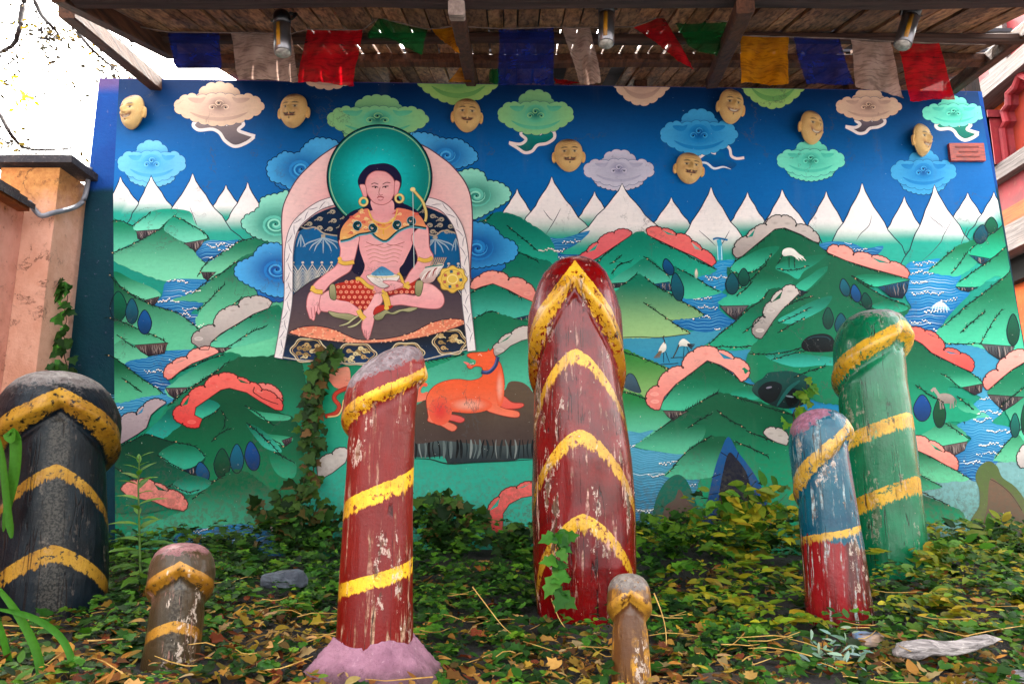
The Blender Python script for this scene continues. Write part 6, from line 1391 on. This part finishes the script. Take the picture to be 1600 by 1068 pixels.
def arch_window(yc):
    za, zb = bq(268).z, bq(150).z; H = za - zb; H = zb - za; m = MB(); hw = .42
    prof = [(-1, 0), (-1, .45), (-.78, .5), (-.85, .66), (-.6, .7), (-.55, .84), (-.25, .86), (0, .97), (.25, .86), (.55, .84), (.6, .7), (.85, .66), (.78, .5), (1, .45), (1, 0)]
    pts = [(y*hw, z*H) for y, z in prof]; n = len(pts)
    V = [(BX - .11, yc + y, za + .03 + z) for y, z in pts] + [(BX + .02, yc + y*.86, za + .05 + z*.93) for y, z in pts]
    m.add(V, [(i, i+1, n+i+1, n+i) for i in range(n-1)]); m.tube([Vector(p) for p in V[:n]], .045, 8)
    o = m.build('window', M_MAR); o.parent = bld; o.location = -bld.location
    m2 = MB(); m2.add([(BX - .01, yc + y*.9, za + .05 + z*.94) for y, z in pts], [tuple(range(n))]); w = m2.build('pane', mat_mottle('red_recess', '#b04426', '#98361e', 3, .8, .2)); w.parent = o
    for s_ in (-1, 1):
        m3 = MB(); m3.box((BX - .10, yc + s_*(hw+.12), za + H*.34), (.26, .17, H*.68)); m3.box((BX-.11, yc + s_*(hw+.12), za + H*.70), (.32, .24, H*.10))
        w = m3.build('jamb', M_MAR); w.parent = o
for yc in (8.15, 9.22, 10.4, 11.7, 13.0): arch_window(yc)
# ================================================================ PLANTS
def leaf_mat(name, rough=.55, trans=.4):
    t = NT(name); a = t.attr('col'); v = t.coord(); n1 = t.noise(v, 60, 3, .6)
    c = t.mix(t.ramp(n1, .35, .7, 0, .4), a.outputs['Color'], t.mix(1.0, a.outputs['Color'], (.6, .55, .45, 1), 'MULTIPLY'))
    t.base(c); t.rough(rough); t.b.inputs['Specular IOR Level'].default_value = .18
    tr = t.nd('ShaderNodeBsdfTranslucent'); t.l.new(c, tr.inputs['Color']); mx = t.nd('ShaderNodeMixShader'); mx.inputs[0].default_value = trans
    t.l.new(t.b.outputs[0], mx.inputs[1]); t.l.new(tr.outputs[0], mx.inputs[2]); t.l.new(mx.outputs[0], t.out.inputs['Surface']); return t.m
M_LEAF = leaf_mat('green_leaf'); M_DRY = leaf_mat('dry_leaf', .8, .25); M_TREE = leaf_mat('autumn_leaf', .6, .08)
M_STEM = mat_mottle('woody_stem', '#6a4a30', '#4a3422', 30, .85, .3); M_GSTEM = mat_mottle('green_stem', '#5f7a2a', '#4a6420', 30, .6, .2)
# leaf outlines in the (s across, t along) plane plus a fold; faces fan round a midrib
def leaf_shape(kind):
    if kind == 'ivy': half = [(0, 0), (.30, -.10), (.52, .14), (.30, .36), (.40, .58), (.16, .70), (0, 1.0)]
    elif kind == 'oval': half = [(0, 0), (.20, .15), (.30, .40), (.24, .68), (.10, .90), (0, 1.0)]
    elif kind == 'lance': half = [(0, 0), (.10, .12), (.16, .35), (.13, .65), (.05, .90), (0, 1.0)]
    else: half = [(0, 0), (.26, .12), (.34, .42), (.20, .76), (0, 1.0)]
    return half
class Leaves:
    def __init__(s): s.V = []; s.F = []; s.C = []
    def add(s, p, d, up, L, W, kind, col, fold=.18, curl=.15, r=random):
        """leaf from point p along d, face normal about up"""
        d = d.normalized(); side = d.cross(up)
        if side.length < 1e-4: side = d.cross(Vector((1, 0, 0)))
        side.normalize(); n = side.cross(d).normalized(); h = leaf_shape(kind); b = len(s.V)
        mid = [p + d*(t*L) - n*(curl*L*t*t) for _, t in h]
        for (x, t), m_ in zip(h, mid): s.V.append(tuple(m_))
        for sg in (1, -1):
            for (x, t), m_ in zip(h[1:-1], mid[1:-1]): s.V.append(tuple(m_ + side*(sg*x*W) + n*(fold*x*W)))
        k = len(h); m = k-2
        for q, sg in ((0, 1), (1, -1)):
            o = b + k + q*m
            for i in range(k-1):
                A, B = b+i, b+i+1; c_ = o+i-1 if i > 0 else None; e = o+i if i < k-2 else None
                f = (A, B, e) if c_ is None else ((A, B, c_) if e is None else (A, B, e, c_))
                s.F.append(f if sg < 0 else f[::-1])
        s.C += [col]*(len(s.V)-b)
    def build(s, name, mat, parent=None, origin=None):
        me = bpy.data.meshes.new(name); V = np.array(s.V, np.float32)
        if origin is not None: V = V - np.array(origin, np.float32)
        me.from_pydata(V.tolist(), [], s.F); me.materials.append(mat)
        a = me.attributes.new('col', 'FLOAT_COLOR', 'POINT'); a.data.foreach_set('color', np.array(s.C, np.float32).ravel())
        me.polygons.foreach_set('use_smooth', [True]*len(me.polygons)); me.update()
        o = bpy.data.objects.new(name, me); COL.objects.link(o)
        if parent is not None: o.parent = parent
        elif origin is not None: o.location = origin
        return o
def jit(col, r, k=.25):
    c = lin(col); f = .82*(1 + r.uniform(-k, k)); return (c[0]*f*r.uniform(.85, 1.15), c[1]*f, c[2]*f*r.uniform(.8, 1.2), 1)
def rdir(r, zlo=-.2, zhi=.6):
    a = r.uniform(0, 2*math.pi); return Vector((math.cos(a), math.sin(a), r.uniform(zlo, zhi)))
DK = ['#1c3e0e', '#264f12', '#306016', '#16340c', '#38691a', '#204612']; MD = ['#4a7a1c', '#588c20', '#3c6e18', '#669020']; YL = ['#86981c', '#98981a', '#aaa422', '#74901e', '#b49a20']; BR = ['#7a4a1a', '#8f5e22', '#a87632', '#54361a', '#9a7c50', '#682f16', '#b08a4c', '#8a6a1e', '#6f5a1a', '#5f4a1c', '#a8862a']
post_pts = [(o.location.x, o.location.y, w) for o, w in ((big, .23), (left_red, .20), (black, .25), (olive, .11), (small, .09), (blue, .15), (green, .22))]
def free(x, y, m=0.0): return all((x-a)**2 + (y-b)**2 > (w+m)**2 for a, b, w in post_pts)
def in_front(x, y):
    return any(0 < b - y < .5 and abs(x - a*y/b) < w*.95 for a, b, w in post_pts)
def cover_h(x, y):
    """height of the ivy mat above the soil"""
    u = 800 + 1200*x/y
    h = .018 + .032*max(0, min(1, (y-2.5)/.6)) + .05*max(0, min(1, (y-3.2)/1.2))
    for cu, cy, su, sy, k in ((1130, 4.3, 170, .5, .20), (1180, 4.7, 110, .3, .10), (1500, 4.3, 170, .7, .14), (420, 4.7, 130, .4, .10), (700, 4.7, 90, .35, .16), (1000, 4.6, 120, .4, .04), (560, 4.4, 200, .5, .06), (120, 4.2, 90, .6, -.02)):
        h += k*math.exp(-((u-cu)/su)**2 - ((y-cy)/sy)**2)
    return h
R = random.Random(77)
lv = Leaves(); n_sprig = 0; sm = MB()
pt_n = lambda x, y: math.sin(2.3*x + 1.1*y)*math.sin(1.7*x - 2.9*y + 1) + .6*math.sin(5.1*x + 3.7*y)
while n_sprig < 3400:
    y = 2.05 + (4.97-2.05)*R.random()**1.1; x = R.uniform(-.74, .76)*y*1.05
    if not free(x, y, .0): continue
    u = 800 + 1200*x/y; litter = max(0, min(1, (3.3 - y)/1.0)) + .25*pt_n(x*1.3, y*1.3)
    if R.random() < litter*.62 and y < 3.4: continue
    if in_front(x, y) and R.random() < .6: continue
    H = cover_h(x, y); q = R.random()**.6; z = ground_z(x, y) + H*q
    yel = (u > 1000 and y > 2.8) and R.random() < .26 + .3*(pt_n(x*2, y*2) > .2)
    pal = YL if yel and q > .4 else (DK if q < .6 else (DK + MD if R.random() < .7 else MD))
    kind = 'oval' if (yel or R.random() < .45) else 'ivy'
    a = R.uniform(0, 2*math.pi); sl = R.uniform(.06, .16); d0 = Vector((math.cos(a), math.sin(a)*.8 - .3, R.uniform(-.1, .5))).normalized()
    size = (R.uniform(.024, .05) + .035*R.random()**3)*(1.35 if yel else 1.0); n = R.randint(4, 8); base = Vector((x, y, z)); shade = R.uniform(.45, 1.15)
    for k in range(n):
        t = (k+.3)/n; p = base + d0*(sl*t) + Vector((0, 0, .02*math.sin(t*3) - .02*t*t)); side = (1 if k % 2 else -1)
        d = (d0*.5 + Vector((-d0.y, d0.x, 0))*side*R.uniform(.5, 1.1) + Vector((0, 0, R.uniform(-.25, .25))))
        if k == n-1: d = d0.copy()
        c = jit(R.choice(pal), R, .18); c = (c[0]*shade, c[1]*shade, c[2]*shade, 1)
        if not free(p.x, p.y, -.02): continue
        L = size*(1.1 - .5*t)*R.uniform(.75, 1.15)
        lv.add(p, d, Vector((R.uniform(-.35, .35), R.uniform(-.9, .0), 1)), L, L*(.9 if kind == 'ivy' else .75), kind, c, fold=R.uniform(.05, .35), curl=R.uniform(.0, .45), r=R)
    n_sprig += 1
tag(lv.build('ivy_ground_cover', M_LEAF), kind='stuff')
lv = Leaves(); n_leaf = 0
while n_leaf < 5600:
    y = 2.0 + 2.2*R.random()**1.5; x = R.uniform(-.74, .76)*y*1.05
    if not free(x, y, -.01): continue
    dens = .35 + .45*pt_n(x*1.3, y*1.3) + max(0, (2.9-y))*.5 + (.15 if -2 < x < 0.2 else 0)
    if R.random() > dens: continue
    if in_front(x, y) and R.random() < .3: continue
    z = ground_z(x, y) + R.uniform(.004, .05); L = R.uniform(.018, .055); d = rdir(R, -.15, .35)
    kind = R.choice(('oval', 'lance', 'ivy', 'lance')); lv.add(Vector((x, y, z)), d, Vector((R.uniform(-.9, .9), R.uniform(-1.0, .4), 1)), L, L*R.uniform(.5, 1.0), kind, jit(R.choice(BR), R, .3), fold=R.uniform(.1, .8), curl=R.uniform(-.5, .6), r=R); n_leaf += 1
tag(lv.build('fallen_dry_leaves', M_DRY), kind='stuff')
# thin dry stalks lying about
m = MB()
for k in range(95):
    y = R.uniform(2.1, 3.4); x = R.uniform(-.7, .72)*y
    if not free(x, y, .02): continue
    a = R.uniform(-.6, .6) + (math.pi if R.random() < .5 else 0); L = R.uniform(.06, .22); z = ground_z(x, y) + R.uniform(.02, .07)
    pts = [Vector((x + math.cos(a)*L*t, y + math.sin(a)*L*t*.8, z + .012*math.sin(t*3 + k) + .02*t)) for t in (0, .35, .7, 1)]
    m.tube(pts, [.0018, .0018, .0014, .0008], 5)
tag(m.build('dry_grass_stalks', mat_mottle('straw', '#c9a765', '#a8823f', 30, .8, 0)), kind='stuff')
# a few long stalks that read on their own
def stalk(uvs, Ys, label, r=.0022):
    pts = [at(u, v, Y) for (u, v), Y in zip(uvs, Ys)]; m = MB(); c = []
    for i in range(len(pts)-1):
        for k in range(5): c.append(pts[i].lerp(pts[i+1], k/5))
    c.append(pts[-1]); c = [sum((c[max(0, min(len(c)-1, i+d))] for d in (-2,-1,0,1,2)), Vector())/5 for i in range(len(c))]
    m.tube(c, [r*(1-.5*i/len(c)) for i in range(len(c))], 6); o = m.build('dry_stalk', mat_mottle('straw_stalk', '#d2b070', '#b08a48', 30, .75, 0), smooth=True, origin=pts[0]); tag(o, label, 'stalk')
stalk([(735, 912), (760, 945), (785, 978), (800, 990)], (2.75, 2.72, 2.68, 2.66), 'straight straw stalk leaning right of the worn red post')
stalk([(1020, 922), (1034, 955), (1041, 985), (1041, 1010)], (2.62, 2.6, 2.56, 2.52), 'drooping straw stalk right of the smallest post')
stalk([(1030, 1058), (1075, 1053), (1110, 1058)], (2.35, 2.36, 2.34), 'short curved straw stalk at the bottom edge right of the smallest post')
stalk([(1120, 1052), (1165, 1042), (1210, 1026)], (2.38, 2.42, 2.48), 'pale stalk lying towards the silver leaved plant')
stalk([(40, 1066), (80, 1030), (118, 1006)], (2.3, 2.36, 2.42), 'straw stalk slanting across the grass blades at the lower left')
stalk([(0, 976), (40, 978), (75, 981)], (2.55, 2.56, 2.55), 'pinkish dry stalk lying at the far left edge')
stalk([(125, 1001), (180, 999), (232, 992)], (2.5, 2.52, 2.5), 'reddish stalk lying left of the short olive post', r=.0034)
stalk([(1500, 995), (1550, 984), (1605, 976)], (2.6, 2.62, 2.64), 'yellow stalk lying above the weathered log')
stalk([(860, 930), (872, 965), (886, 984)], (2.95, 2.9, 2.85), 'thin straw stalk leaning on the tallest red post')

# ---- climbing ivy and bushes
def vine(name, path, Y, label, cat, n, size, spread, seed, cols=DK+MD, dy=.03, kind='ivy'):
    r = random.Random(seed); pts = [at(u, v, Y) for u, v in path]; base = pts[0]
    root = empty(name, base, label, cat); c = []
    for i in range(len(pts)-1):
        for k in range(6): c.append(pts[i].lerp(pts[i+1], k/6))
    c.append(pts[-1]); m = MB(); m.tube([p + Vector((.008*math.sin(i*.9), 0, 0)) for i, p in enumerate(c)], [.004*(1-.5*i/len(c)) for i in range(len(c))], 6)
    o = m.build('stem', M_STEM, smooth=True); o.parent = root; o.location = -base
    lv = Leaves()
    for k in range(n):
        i = r.random()**.9*(len(c)-1); a = c[int(i)]; sp = spread*(1 - .45*i/len(c))
        p = a + Vector((r.gauss(0, .5)*sp, -abs(r.gauss(0, 1))*dy - .006, r.gauss(0, .02)))
        d = Vector((r.uniform(-1, 1), -.25, r.uniform(-1.0, .15))); L = size*r.uniform(.6, 1.2)
        lv.add(p, d, Vector((r.uniform(-.35, .35), -1, r.uniform(0, .9))), L, L*.95, kind, jit(r.choice(cols), r), curl=r.uniform(.05, .3), r=r)
    lv.build('leaves', M_LEAF, parent=root).location = -base; return root
vine('climbing_ivy', [(486, 760), (492, 700), (487, 660), (492, 620), (500, 585), (508, 560), (520, 548)], 4.94, 'ivy strand climbing the mural left of the worn red post', 'ivy', 125, .085, .085, 3, cols=['#2f4a20', '#3a5a26', '#27401a', '#456828', '#7a5a30'])
vine('climbing_ivy', [(104, 585), (102, 550), (100, 520), (103, 490), (104, 460), (102, 442)], 4.90, 'short ivy strand hanging on the peach pillar above the black post', 'ivy', 40, .075, .075, 4, cols=['#2c5520', '#3a6a24', '#24441a'])
vine('climbing_ivy', [(872, 928), (868, 905), (874, 885), (873, 860), (872, 832)], 2.95, 'small bright ivy sprig growing up the tallest red post', 'ivy', 16, .062, .07, 5, cols=['#4f8a2c', '#3f7a26', '#2f6a22'], dy=.02)
vine('climbing_ivy', [(1236, 668), (1243, 640), (1252, 622), (1262, 606), (1262, 590)], 4.93, 'little yellow green ivy tuft on the painted cave at the right', 'ivy', 20, .06, .085, 6, cols=['#5f9a24', '#4f8a22', '#7aa02c'])
def bush(name, u0, v0, Y, hw, hh, label, n, size, seed, cols, stems=7, kind='ivy', dens=1.0, dy=.10):
    r = random.Random(seed); base = at(u0, v0, Y); base.z = ground_z(base.x, base.y); s_ = pxm(v0, Y); root = empty(name, base, label, 'bush'); lv = Leaves(); m = MB()
    for k in range(stems):
        a = -1 + 2*(k+.5)/stems + r.uniform(-.12, .12); tip = Vector((a*hw*s_, -dy*r.uniform(-.2, 1), hh*s_*r.uniform(.6, 1.05)*(1-.35*a*a)))
        pts = [Vector((tip.x*t + .02*math.sin(t*5 + k), tip.y*t, tip.z*(t**.8))) for t in (0, .25, .5, .75, 1)]; m.tube(pts, [.004, .0035, .003, .002, .0012], 5)
        for j in range(int(n/stems)):
            t = r.uniform(.15, 1.03); i = min(3, int(t*4)); p = pts[i].lerp(pts[i+1], min(1, t*4-i)) + Vector((r.gauss(0, .035), r.gauss(-.01, .03), r.gauss(0, .025)))
            d = Vector((r.uniform(-1, 1), r.uniform(-.9, .2), r.uniform(-.7, .5))); L = size*r.uniform(.6, 1.2)
            lv.add(p, d, Vector((r.uniform(-.4, .4), -1 + r.uniform(-.2, .6), r.uniform(.2, 1.1))), L, L*(.95 if kind == 'ivy' else .8), kind, jit(r.choice(cols), r), curl=r.uniform(.05, .35), r=r)
    m.build('stems', M_STEM, parent=root, smooth=True).matrix_parent_inverse = Matrix(); lv.build('leaves', M_LEAF, parent=root); return root
IVY = ['#23421a', '#2d5020', '#38602a', '#1c3514', '#4a6a28', '#6a5a30']
bush('ivy_bush', 465, 860, 4.80, 80, 125, 'dark ivy bush heaped against the mural at the foot of the ivy strand', 200, .085, 11, IVY)
bush('ivy_bush', 700, 850, 4.80, 62, 98, 'leafy ivy bush under the painted rock between the two red posts', 170, .085, 12, IVY)
bush('ivy_bush', 360, 850, 4.70, 60, 40, 'low ivy clump left of the large ivy bush, below the painted hills', 60, .06, 16, IVY)
bush('leafy_shrub', 1160, 860, 4.45, 88, 122, 'yellow green leafy shrub left of the flaking blue post', 200, .095, 13, YL + MD + ['#8a8a28', '#7a8a26'], kind='oval', stems=11)
bush('leafy_shrub', 1185, 800, 4.85, 45, 105, 'dark climbing shrub between the yellow green shrub and the painted cave', 70, .06, 17, ['#2c4a1c', '#4a6a24', '#1f3814'], kind='ivy', stems=5)
bush('leafy_shrub', 1050, 860, 4.6, 48, 72, 'small green shrub between the tall red post and the painted teal rock', 90, .075, 51, DK + MD, kind='ivy', stems=6)
bush('leafy_shrub', 800, 860, 4.6, 45, 60, 'small ivy clump close to the left side of the tall red post', 80, .075, 52, IVY, kind='ivy', stems=6)
bush('leafy_shrub', 1570, 860, 4.4, 60, 72, 'mid green shrub at the far right edge under the painted brown rock', 120, .08, 53, DK + MD + YL, kind='oval', stems=8)
bush('leafy_shrub', 1500, 850, 4.75, 75, 55, 'low dark green shrub right of the tall green post', 150, .075, 14, DK + MD, kind='oval', stems=8)
bush('leafy_shrub', 1440, 900, 4.0, 80, 62, 'yellowish low shrub at the foot of the tall green post', 170, .08, 15, YL + MD, kind='oval', stems=10)
bush('silver_plant', 1305, 1052, 2.5, 38, 50, 'small silvery green plant growing in the dry leaves near the bottom edge', 70, .04, 18, ['#7f9a86', '#6f8c78', '#93aa98'], kind='lance', stems=8, dy=.06)
# tall weed beside the black post
def weed(path, Y, label, n, seed):
    r = random.Random(seed); pts = [at(u, v, Y) for u, v in path]; base = pts[0].copy(); root = empty('tall_weed', base, label, 'weed')
    m = MB(); m.tube(pts, [.006 - .004*i/len(pts) for i in range(len(pts))], 8); o = m.build('stem', M_GSTEM, smooth=True); o.parent = root; o.location = -base; lv = Leaves()
    for k in range(n):
        t = (k+.5)/n; q = t*(len(pts)-1); i = min(len(pts)-2, int(q)); p = pts[i].lerp(pts[i+1], q-i); a = k*2.4 + r.uniform(-.4, .4); L = (.145*(1 - .72*t) + .02)*r.uniform(.85, 1.1)
        lv.add(p, Vector((math.cos(a), .6*math.sin(a) - .2, .55 - .45*(1-t))), Vector((0, -.3, 1)), L, L*.95, 'lance', jit(r.choice(['#5f8f2a', '#6f9a30', '#4f7f24']), r, .15), fold=.3, curl=.35 - .2*t, r=r)
    lv.build('leaves', M_LEAF, parent=root).location = -base
weed([(222, 925), (219, 880), (218, 840), (217, 800), (216, 760), (217, 735), (218, 712)], 3.35, 'tall bright green weed with narrow leaves right of the black post', 30, 21)
weed([(1530, 958), (1534, 930), (1536, 905)], 3.3, 'small green weed at the right side of the bed', 9, 22) if False else None
# long strap leaves at the left edge
def blade(uvs, Y0, Y1, w, label):
    n = len(uvs); c = catmull(uvs, False, 8); pts = [at(u, v, Y0 + (Y1-Y0)*i/(len(c)-1)) for i, (u, v) in enumerate(c)]; V = []; F = []
    for i, p in enumerate(pts):
        d = (pts[min(i+1, len(pts)-1)] - pts[max(i-1, 0)]).normalized(); s_ = d.cross(Vector((0, 1, 0))).normalized(); t = i/(len(pts)-1); ww = w*pxm(800, Y0)*.5*min(1, .35 + t*6)*(1 - t**5*.9)
        V += [tuple(p - s_*ww), tuple(p + Vector((0, ww*.35, 0))), tuple(p + s_*ww)]
    for i in range(len(pts)-1):
        for k in (0, 1): a = i*3+k; F.append((a, a+1, a+4, a+3))
    me = bpy.data.meshes.new('strap_leaf'); o0 = pts[0]; me.from_pydata([tuple(Vector(v) - o0) for v in V], [], F); me.materials.append(M_LEAF)
    a = me.attributes.new('col', 'FLOAT_COLOR', 'POINT'); r = random.Random(int(uvs[0][0])); a.data.foreach_set('color', np.array([jit('#3f7a1c', r, .05)]*len(V), np.float32).ravel())
    me.polygons.foreach_set('use_smooth', [True]*len(F)); o = bpy.data.objects.new('strap_leaf', me); COL.objects.link(o); o.location = o0; o.parent = None; tag(o, label, 'grass leaf', 'strap leaves at the left edge'); return o
blade([(-15, 905), (20, 948), (50, 1000), (63, 1045), (60, 1080)][::-1], 2.3, 2.35, 15, 'broad green strap leaf arching across the lower left corner')
blade([(-10, 950), (45, 962), (90, 990), (112, 1030), (120, 1080)][::-1], 2.28, 2.34, 12, 'green strap leaf curving furthest right in the lower left corner')
blade([(-4, 960), (6, 1000), (14, 1040), (10, 1080)][::-1], 2.35, 2.3, 12, 'short green strap leaf at the very left edge near the bottom')
blade([(20, 690), (14, 676), (24, 690), (22, 740), (12, 790), (5, 830)], 2.9, 2.95, 20, 'folded green strap leaf in front of the black post at the left edge')
blade([(18, 840), (10, 780), (4, 720), (-4, 676)], 2.92, 2.9, 12, 'narrow upright strap leaf at the left edge beside the folded one')

# ---- stones, log
def rock(name, u, v, Y, sx, sy, sz, mat, label, cat, seed, rot=0):
    r = random.Random(seed); n1, n2 = 18, 12; V = []; F = []; ph = [r.uniform(0, 6) for _ in range(6)]
    for j in range(n2+1):
        b = math.pi*j/n2
        for k in range(n1):
            a = 2*math.pi*k/n1; q = 1 + .16*math.sin(2*a+ph[0]+b) + .12*math.sin(3*a+ph[1])*math.sin(2*b+ph[2]) + .07*math.sin(5*a+ph[3]+3*b)
            x = math.sin(b)*math.cos(a)*q; y = math.sin(b)*math.sin(a)*q; z = math.cos(b)*q
            z = max(-.5, min(.55 + .15*x, z)); c_, s_ = math.cos(rot), math.sin(rot); V.append(((x*c_-y*s_)*sx, (x*s_+y*c_)*sy, z*sz))
    for j in range(n2):
        for k in range(n1): F.append((j*n1+k, (j+1)*n1+k, (j+1)*n1+(k+1) % n1, j*n1+(k+1) % n1))
    m = MB(); p = at(u, v, Y); p.z = max(p.z, ground_z(p.x, p.y) + sz*.3); m.add(V, F); o = m.build(name, mat); o.location = p; tag(o, label, cat); return o
M_SLA = mat_mottle('grey_slate_stone', '#6b7078', '#4a4e58', 20, .8, .5, .01)
rock('flat_stone', 443, 905, 3.35, .085, .06, .06, M_SLA, 'grey angular stone lying in the ivy right of the short olive post', 'stone', 31, .5)
rock('flat_stone', 8, 1010, 2.7, .05, .05, .03, mat_mottle('dark_teal_stone', '#2c4a4a', '#1e3436', 20, .8, .4), 'dark teal stone at the bottom left edge', 'stone', 32) if False else None
rock('painted_stone', 1355, 998, 2.75, .05, .04, .035, mat_mottle('bluish_stone', '#5f87a8', '#b59a86', 9, .7, .5, .008), 'small blue and tan paint flecked stone below the flaking blue post', 'stone', 33, .4)
rock('flat_stone', 1128, 1062, 2.32, .09, .05, .02, mat_mottle('bare_soil_slab', '#5a4a3a', '#4a3c2e', 20, .9, .5), 'brown slab of bare soil and stone at the bottom edge', 'stone', 34)
# weathered log
def log():
    a, b = at(1400, 1028, 2.42), at(1566, 1016, 2.52); n, k_ = 34, 26; V = []; F = []; d = (b-a); L = d.length; d.normalize(); s_ = Vector((-d.y, d.x, 0)); up = d.cross(s_)*-1 if d.cross(s_).z < 0 else d.cross(s_)
    r = random.Random(9); ph = [r.uniform(0, 6) for _ in range(8)]
    for i in range(n+1):
        t = i/n; R_ = .040*(1 - .5*t)*(min(1, t*9 + .25))*(min(1, (1-t)*6 + .12)); c = a + d*(L*t) + up*(.012 + .02*t + .006*math.sin(t*9))
        for k in range(k_):
            an = 2*math.pi*k/k_; q = 1 + .16*math.sin(3*an+ph[0]+.6*t) + .10*math.sin(7*an+ph[1]-t) + .07*math.sin(11*an+ph[2]+t*2) + .10*math.sin(t*22+ph[3])*math.sin(2*an+ph[4])*(1.6 if t < .35 else .4)
            V.append(tuple(c + s_*(math.cos(an)*R_*q*1.15) + up*(math.sin(an)*R_*q*.62)))
    for i in range(n):
        for k in range(k_): F.append((i*k_+k, i*k_+(k+1) % k_, (i+1)*k_+(k+1) % k_, (i+1)*k_+k))
    F += [tuple(range(k_))[::-1], tuple(n*k_+k for k in range(k_))]
    t = NT('driftwood'); st = t.coord((2.5, 30, 30)); n1 = t.noise(st, 2.4, 6, .65, .4); n2 = t.noise(t.coord(), 55, 5, .7)
    c = t.mix(t.ramp(n1, .35, .62), alb('#b8aeaa'), alb('#7f7674')); c = t.mix(t.ramp(n1, .58, .68), c, alb('#4a403e')); c = t.mix(t.ramp(n2, .6, .72, 0, .5), c, alb('#e0d6cc'))
    t.base(c); t.rough(.85); t.bump(t.math('ADD', n1, t.math('MULTIPLY', n2, .3)), .9, .012)
    m = MB(); m.add(V, F); o = m.build('weathered_log', t.m, smooth=True, origin=a); tag(o, 'silver grey weathered log lying on the leaves at the lower right', 'log')
log()

# ---- tree with thin twigs over the boundary wall (trunk stands beyond it)
tr = empty('autumn_tree', (-6.4, 7.2, 0), 'thinning autumn tree behind the side wall with dark twigs and small yellow leaves', 'tree')
M_BARK = mat_mottle('dark_bark', '#3a2a26', '#241a1a', 14, .9, .5)
def tp(m, nm, mat): o = m.build(nm, mat, smooth=True); o.parent = tr; o.location = -tr.location; return o
m = MB(); m.tube([Vector((-6.4, 7.2, -.2)), Vector((-6.35, 7.2, 1.2)), Vector((-6.5, 7.1, 2.6)), Vector((-6.3, 7.0, 4.2)), Vector((-6.0, 6.9, 5.6)), Vector((-5.9, 6.8, 6.8))], [.2, .16, .13, .10, .06, .02], 12); tp(m, 'trunk', M_BARK)
rt = random.Random(5); twigs = []
def limb(uvs, Y, r0, nm='branch', root=None):
    c = catmull(uvs, False, 6); pts = [at(u + rt.uniform(-.8, .8), v + rt.uniform(-.8, .8), Y + .1*math.sin(i*.4)) for i, (u, v) in enumerate(c)]
    if root: pts = [Vector(root), Vector(root).lerp(pts[0], .6) + Vector((0, 0, .15))] + pts
    m = MB(); m.tube(pts, [r0*1.7*(1 - .7*i/len(pts)) for i in range(len(pts))], 6); tp(m, nm, M_BARK); twigs.extend(c)
limb([(38, -30), (36, 10), (29, 50), (20, 70), (0, 82), (-30, 92)], 6.6, .020, root=(-6.2, 6.95, 5.2))
limb([(45, -25), (62, 18), (80, 40), (90, 53), (82, 60), (62, 60)], 6.4, .014, root=(-6.0, 6.9, 5.5))
limb([(-30, 150), (0, 180), (14, 205), (32, 226), (50, 233), (82, 234), (112, 231)], 6.2, .013, root=(-6.45, 7.1, 2.9))
limb([(-20, 212), (0, 217), (18, 225), (33, 226)], 6.2, .007)
limb([(118, 38), (124, 52), (140, 74), (158, 90), (172, 102), (184, 112), (205, 110)], 6.8, .012, root=(-5.9, 6.8, 6.4))
limb([(90, 53), (104, 50), (118, 38)], 6.5, .005); limb([(60, 28), (72, 40), (86, 52)], 6.4, .005); limb([(172, 102), (174, 112), (166, 122)], 6.8, .004); limb([(30, 40), (50, 38), (70, 44)], 6.5, .003); limb([(-10, 112), (20, 95), (55, 70)], 6.9, .004); limb([(186, 62), (205, 78), (222, 84)], 6.0, .005); limb([(60, 85), (80, 70), (100, 62)], 6.8, .003)
for k in range(70):
    u, v = rt.choice(twigs); a = rt.uniform(-.3, 3.4); L = rt.uniform(10, 30); Y = rt.uniform(6.1, 6.9); q = []
    for j in range(5):
        q.append(at(u, v, Y)); twigs.append((u, v)); u += math.cos(a)*L/4; v += math.sin(a)*L/4; a += rt.uniform(-.5, .5)
    m = MB(); m.tube(q, [.0055, .005, .004, .003, .002], 5); tp(m, 'twig', M_BARK)
lv = Leaves()
for k in range(380):
    if k < 300: u, v = rt.choice(twigs); u += rt.gauss(0, 9); v += rt.gauss(3, 8)
    else: u, v = rt.uniform(0, 190), rt.uniform(0, 150); v += u*.15
    Y = rt.uniform(6.0, 7.2); L = rt.uniform(.03, .06); c = rt.choice(['#3a2e0a', '#6a560c', '#262208', '#a08008', '#2a200a'])
    lv.add(at(u, v, Y), rdir(rt, -1, .2), Vector((rt.uniform(-1, 1), -1, rt.uniform(-.5, .5))), L, L*.9, 'oval', jit(c, rt))
for cu, cv, n in ((42, 150, 26), (18, 133, 10), (34, 160, 14), (93, 10, 12), (108, 28, 8), (15, 30, 4)):
    for k in range(n):
        L = rt.uniform(.03, .06); lv.add(at(cu + rt.gauss(0, 7), cv + rt.gauss(0, 6), 6.3 + rt.uniform(-.2, .2)), rdir(rt, -.8, .4), Vector((rt.uniform(-1, 1), -1, rt.uniform(-.5, .5))), L, L, 'oval', jit(rt.choice(['#e0c810', '#cdb40c', '#e8d828']), rt, .15))
o = lv.build('leaves', M_TREE, parent=tr); o.location = -tr.location
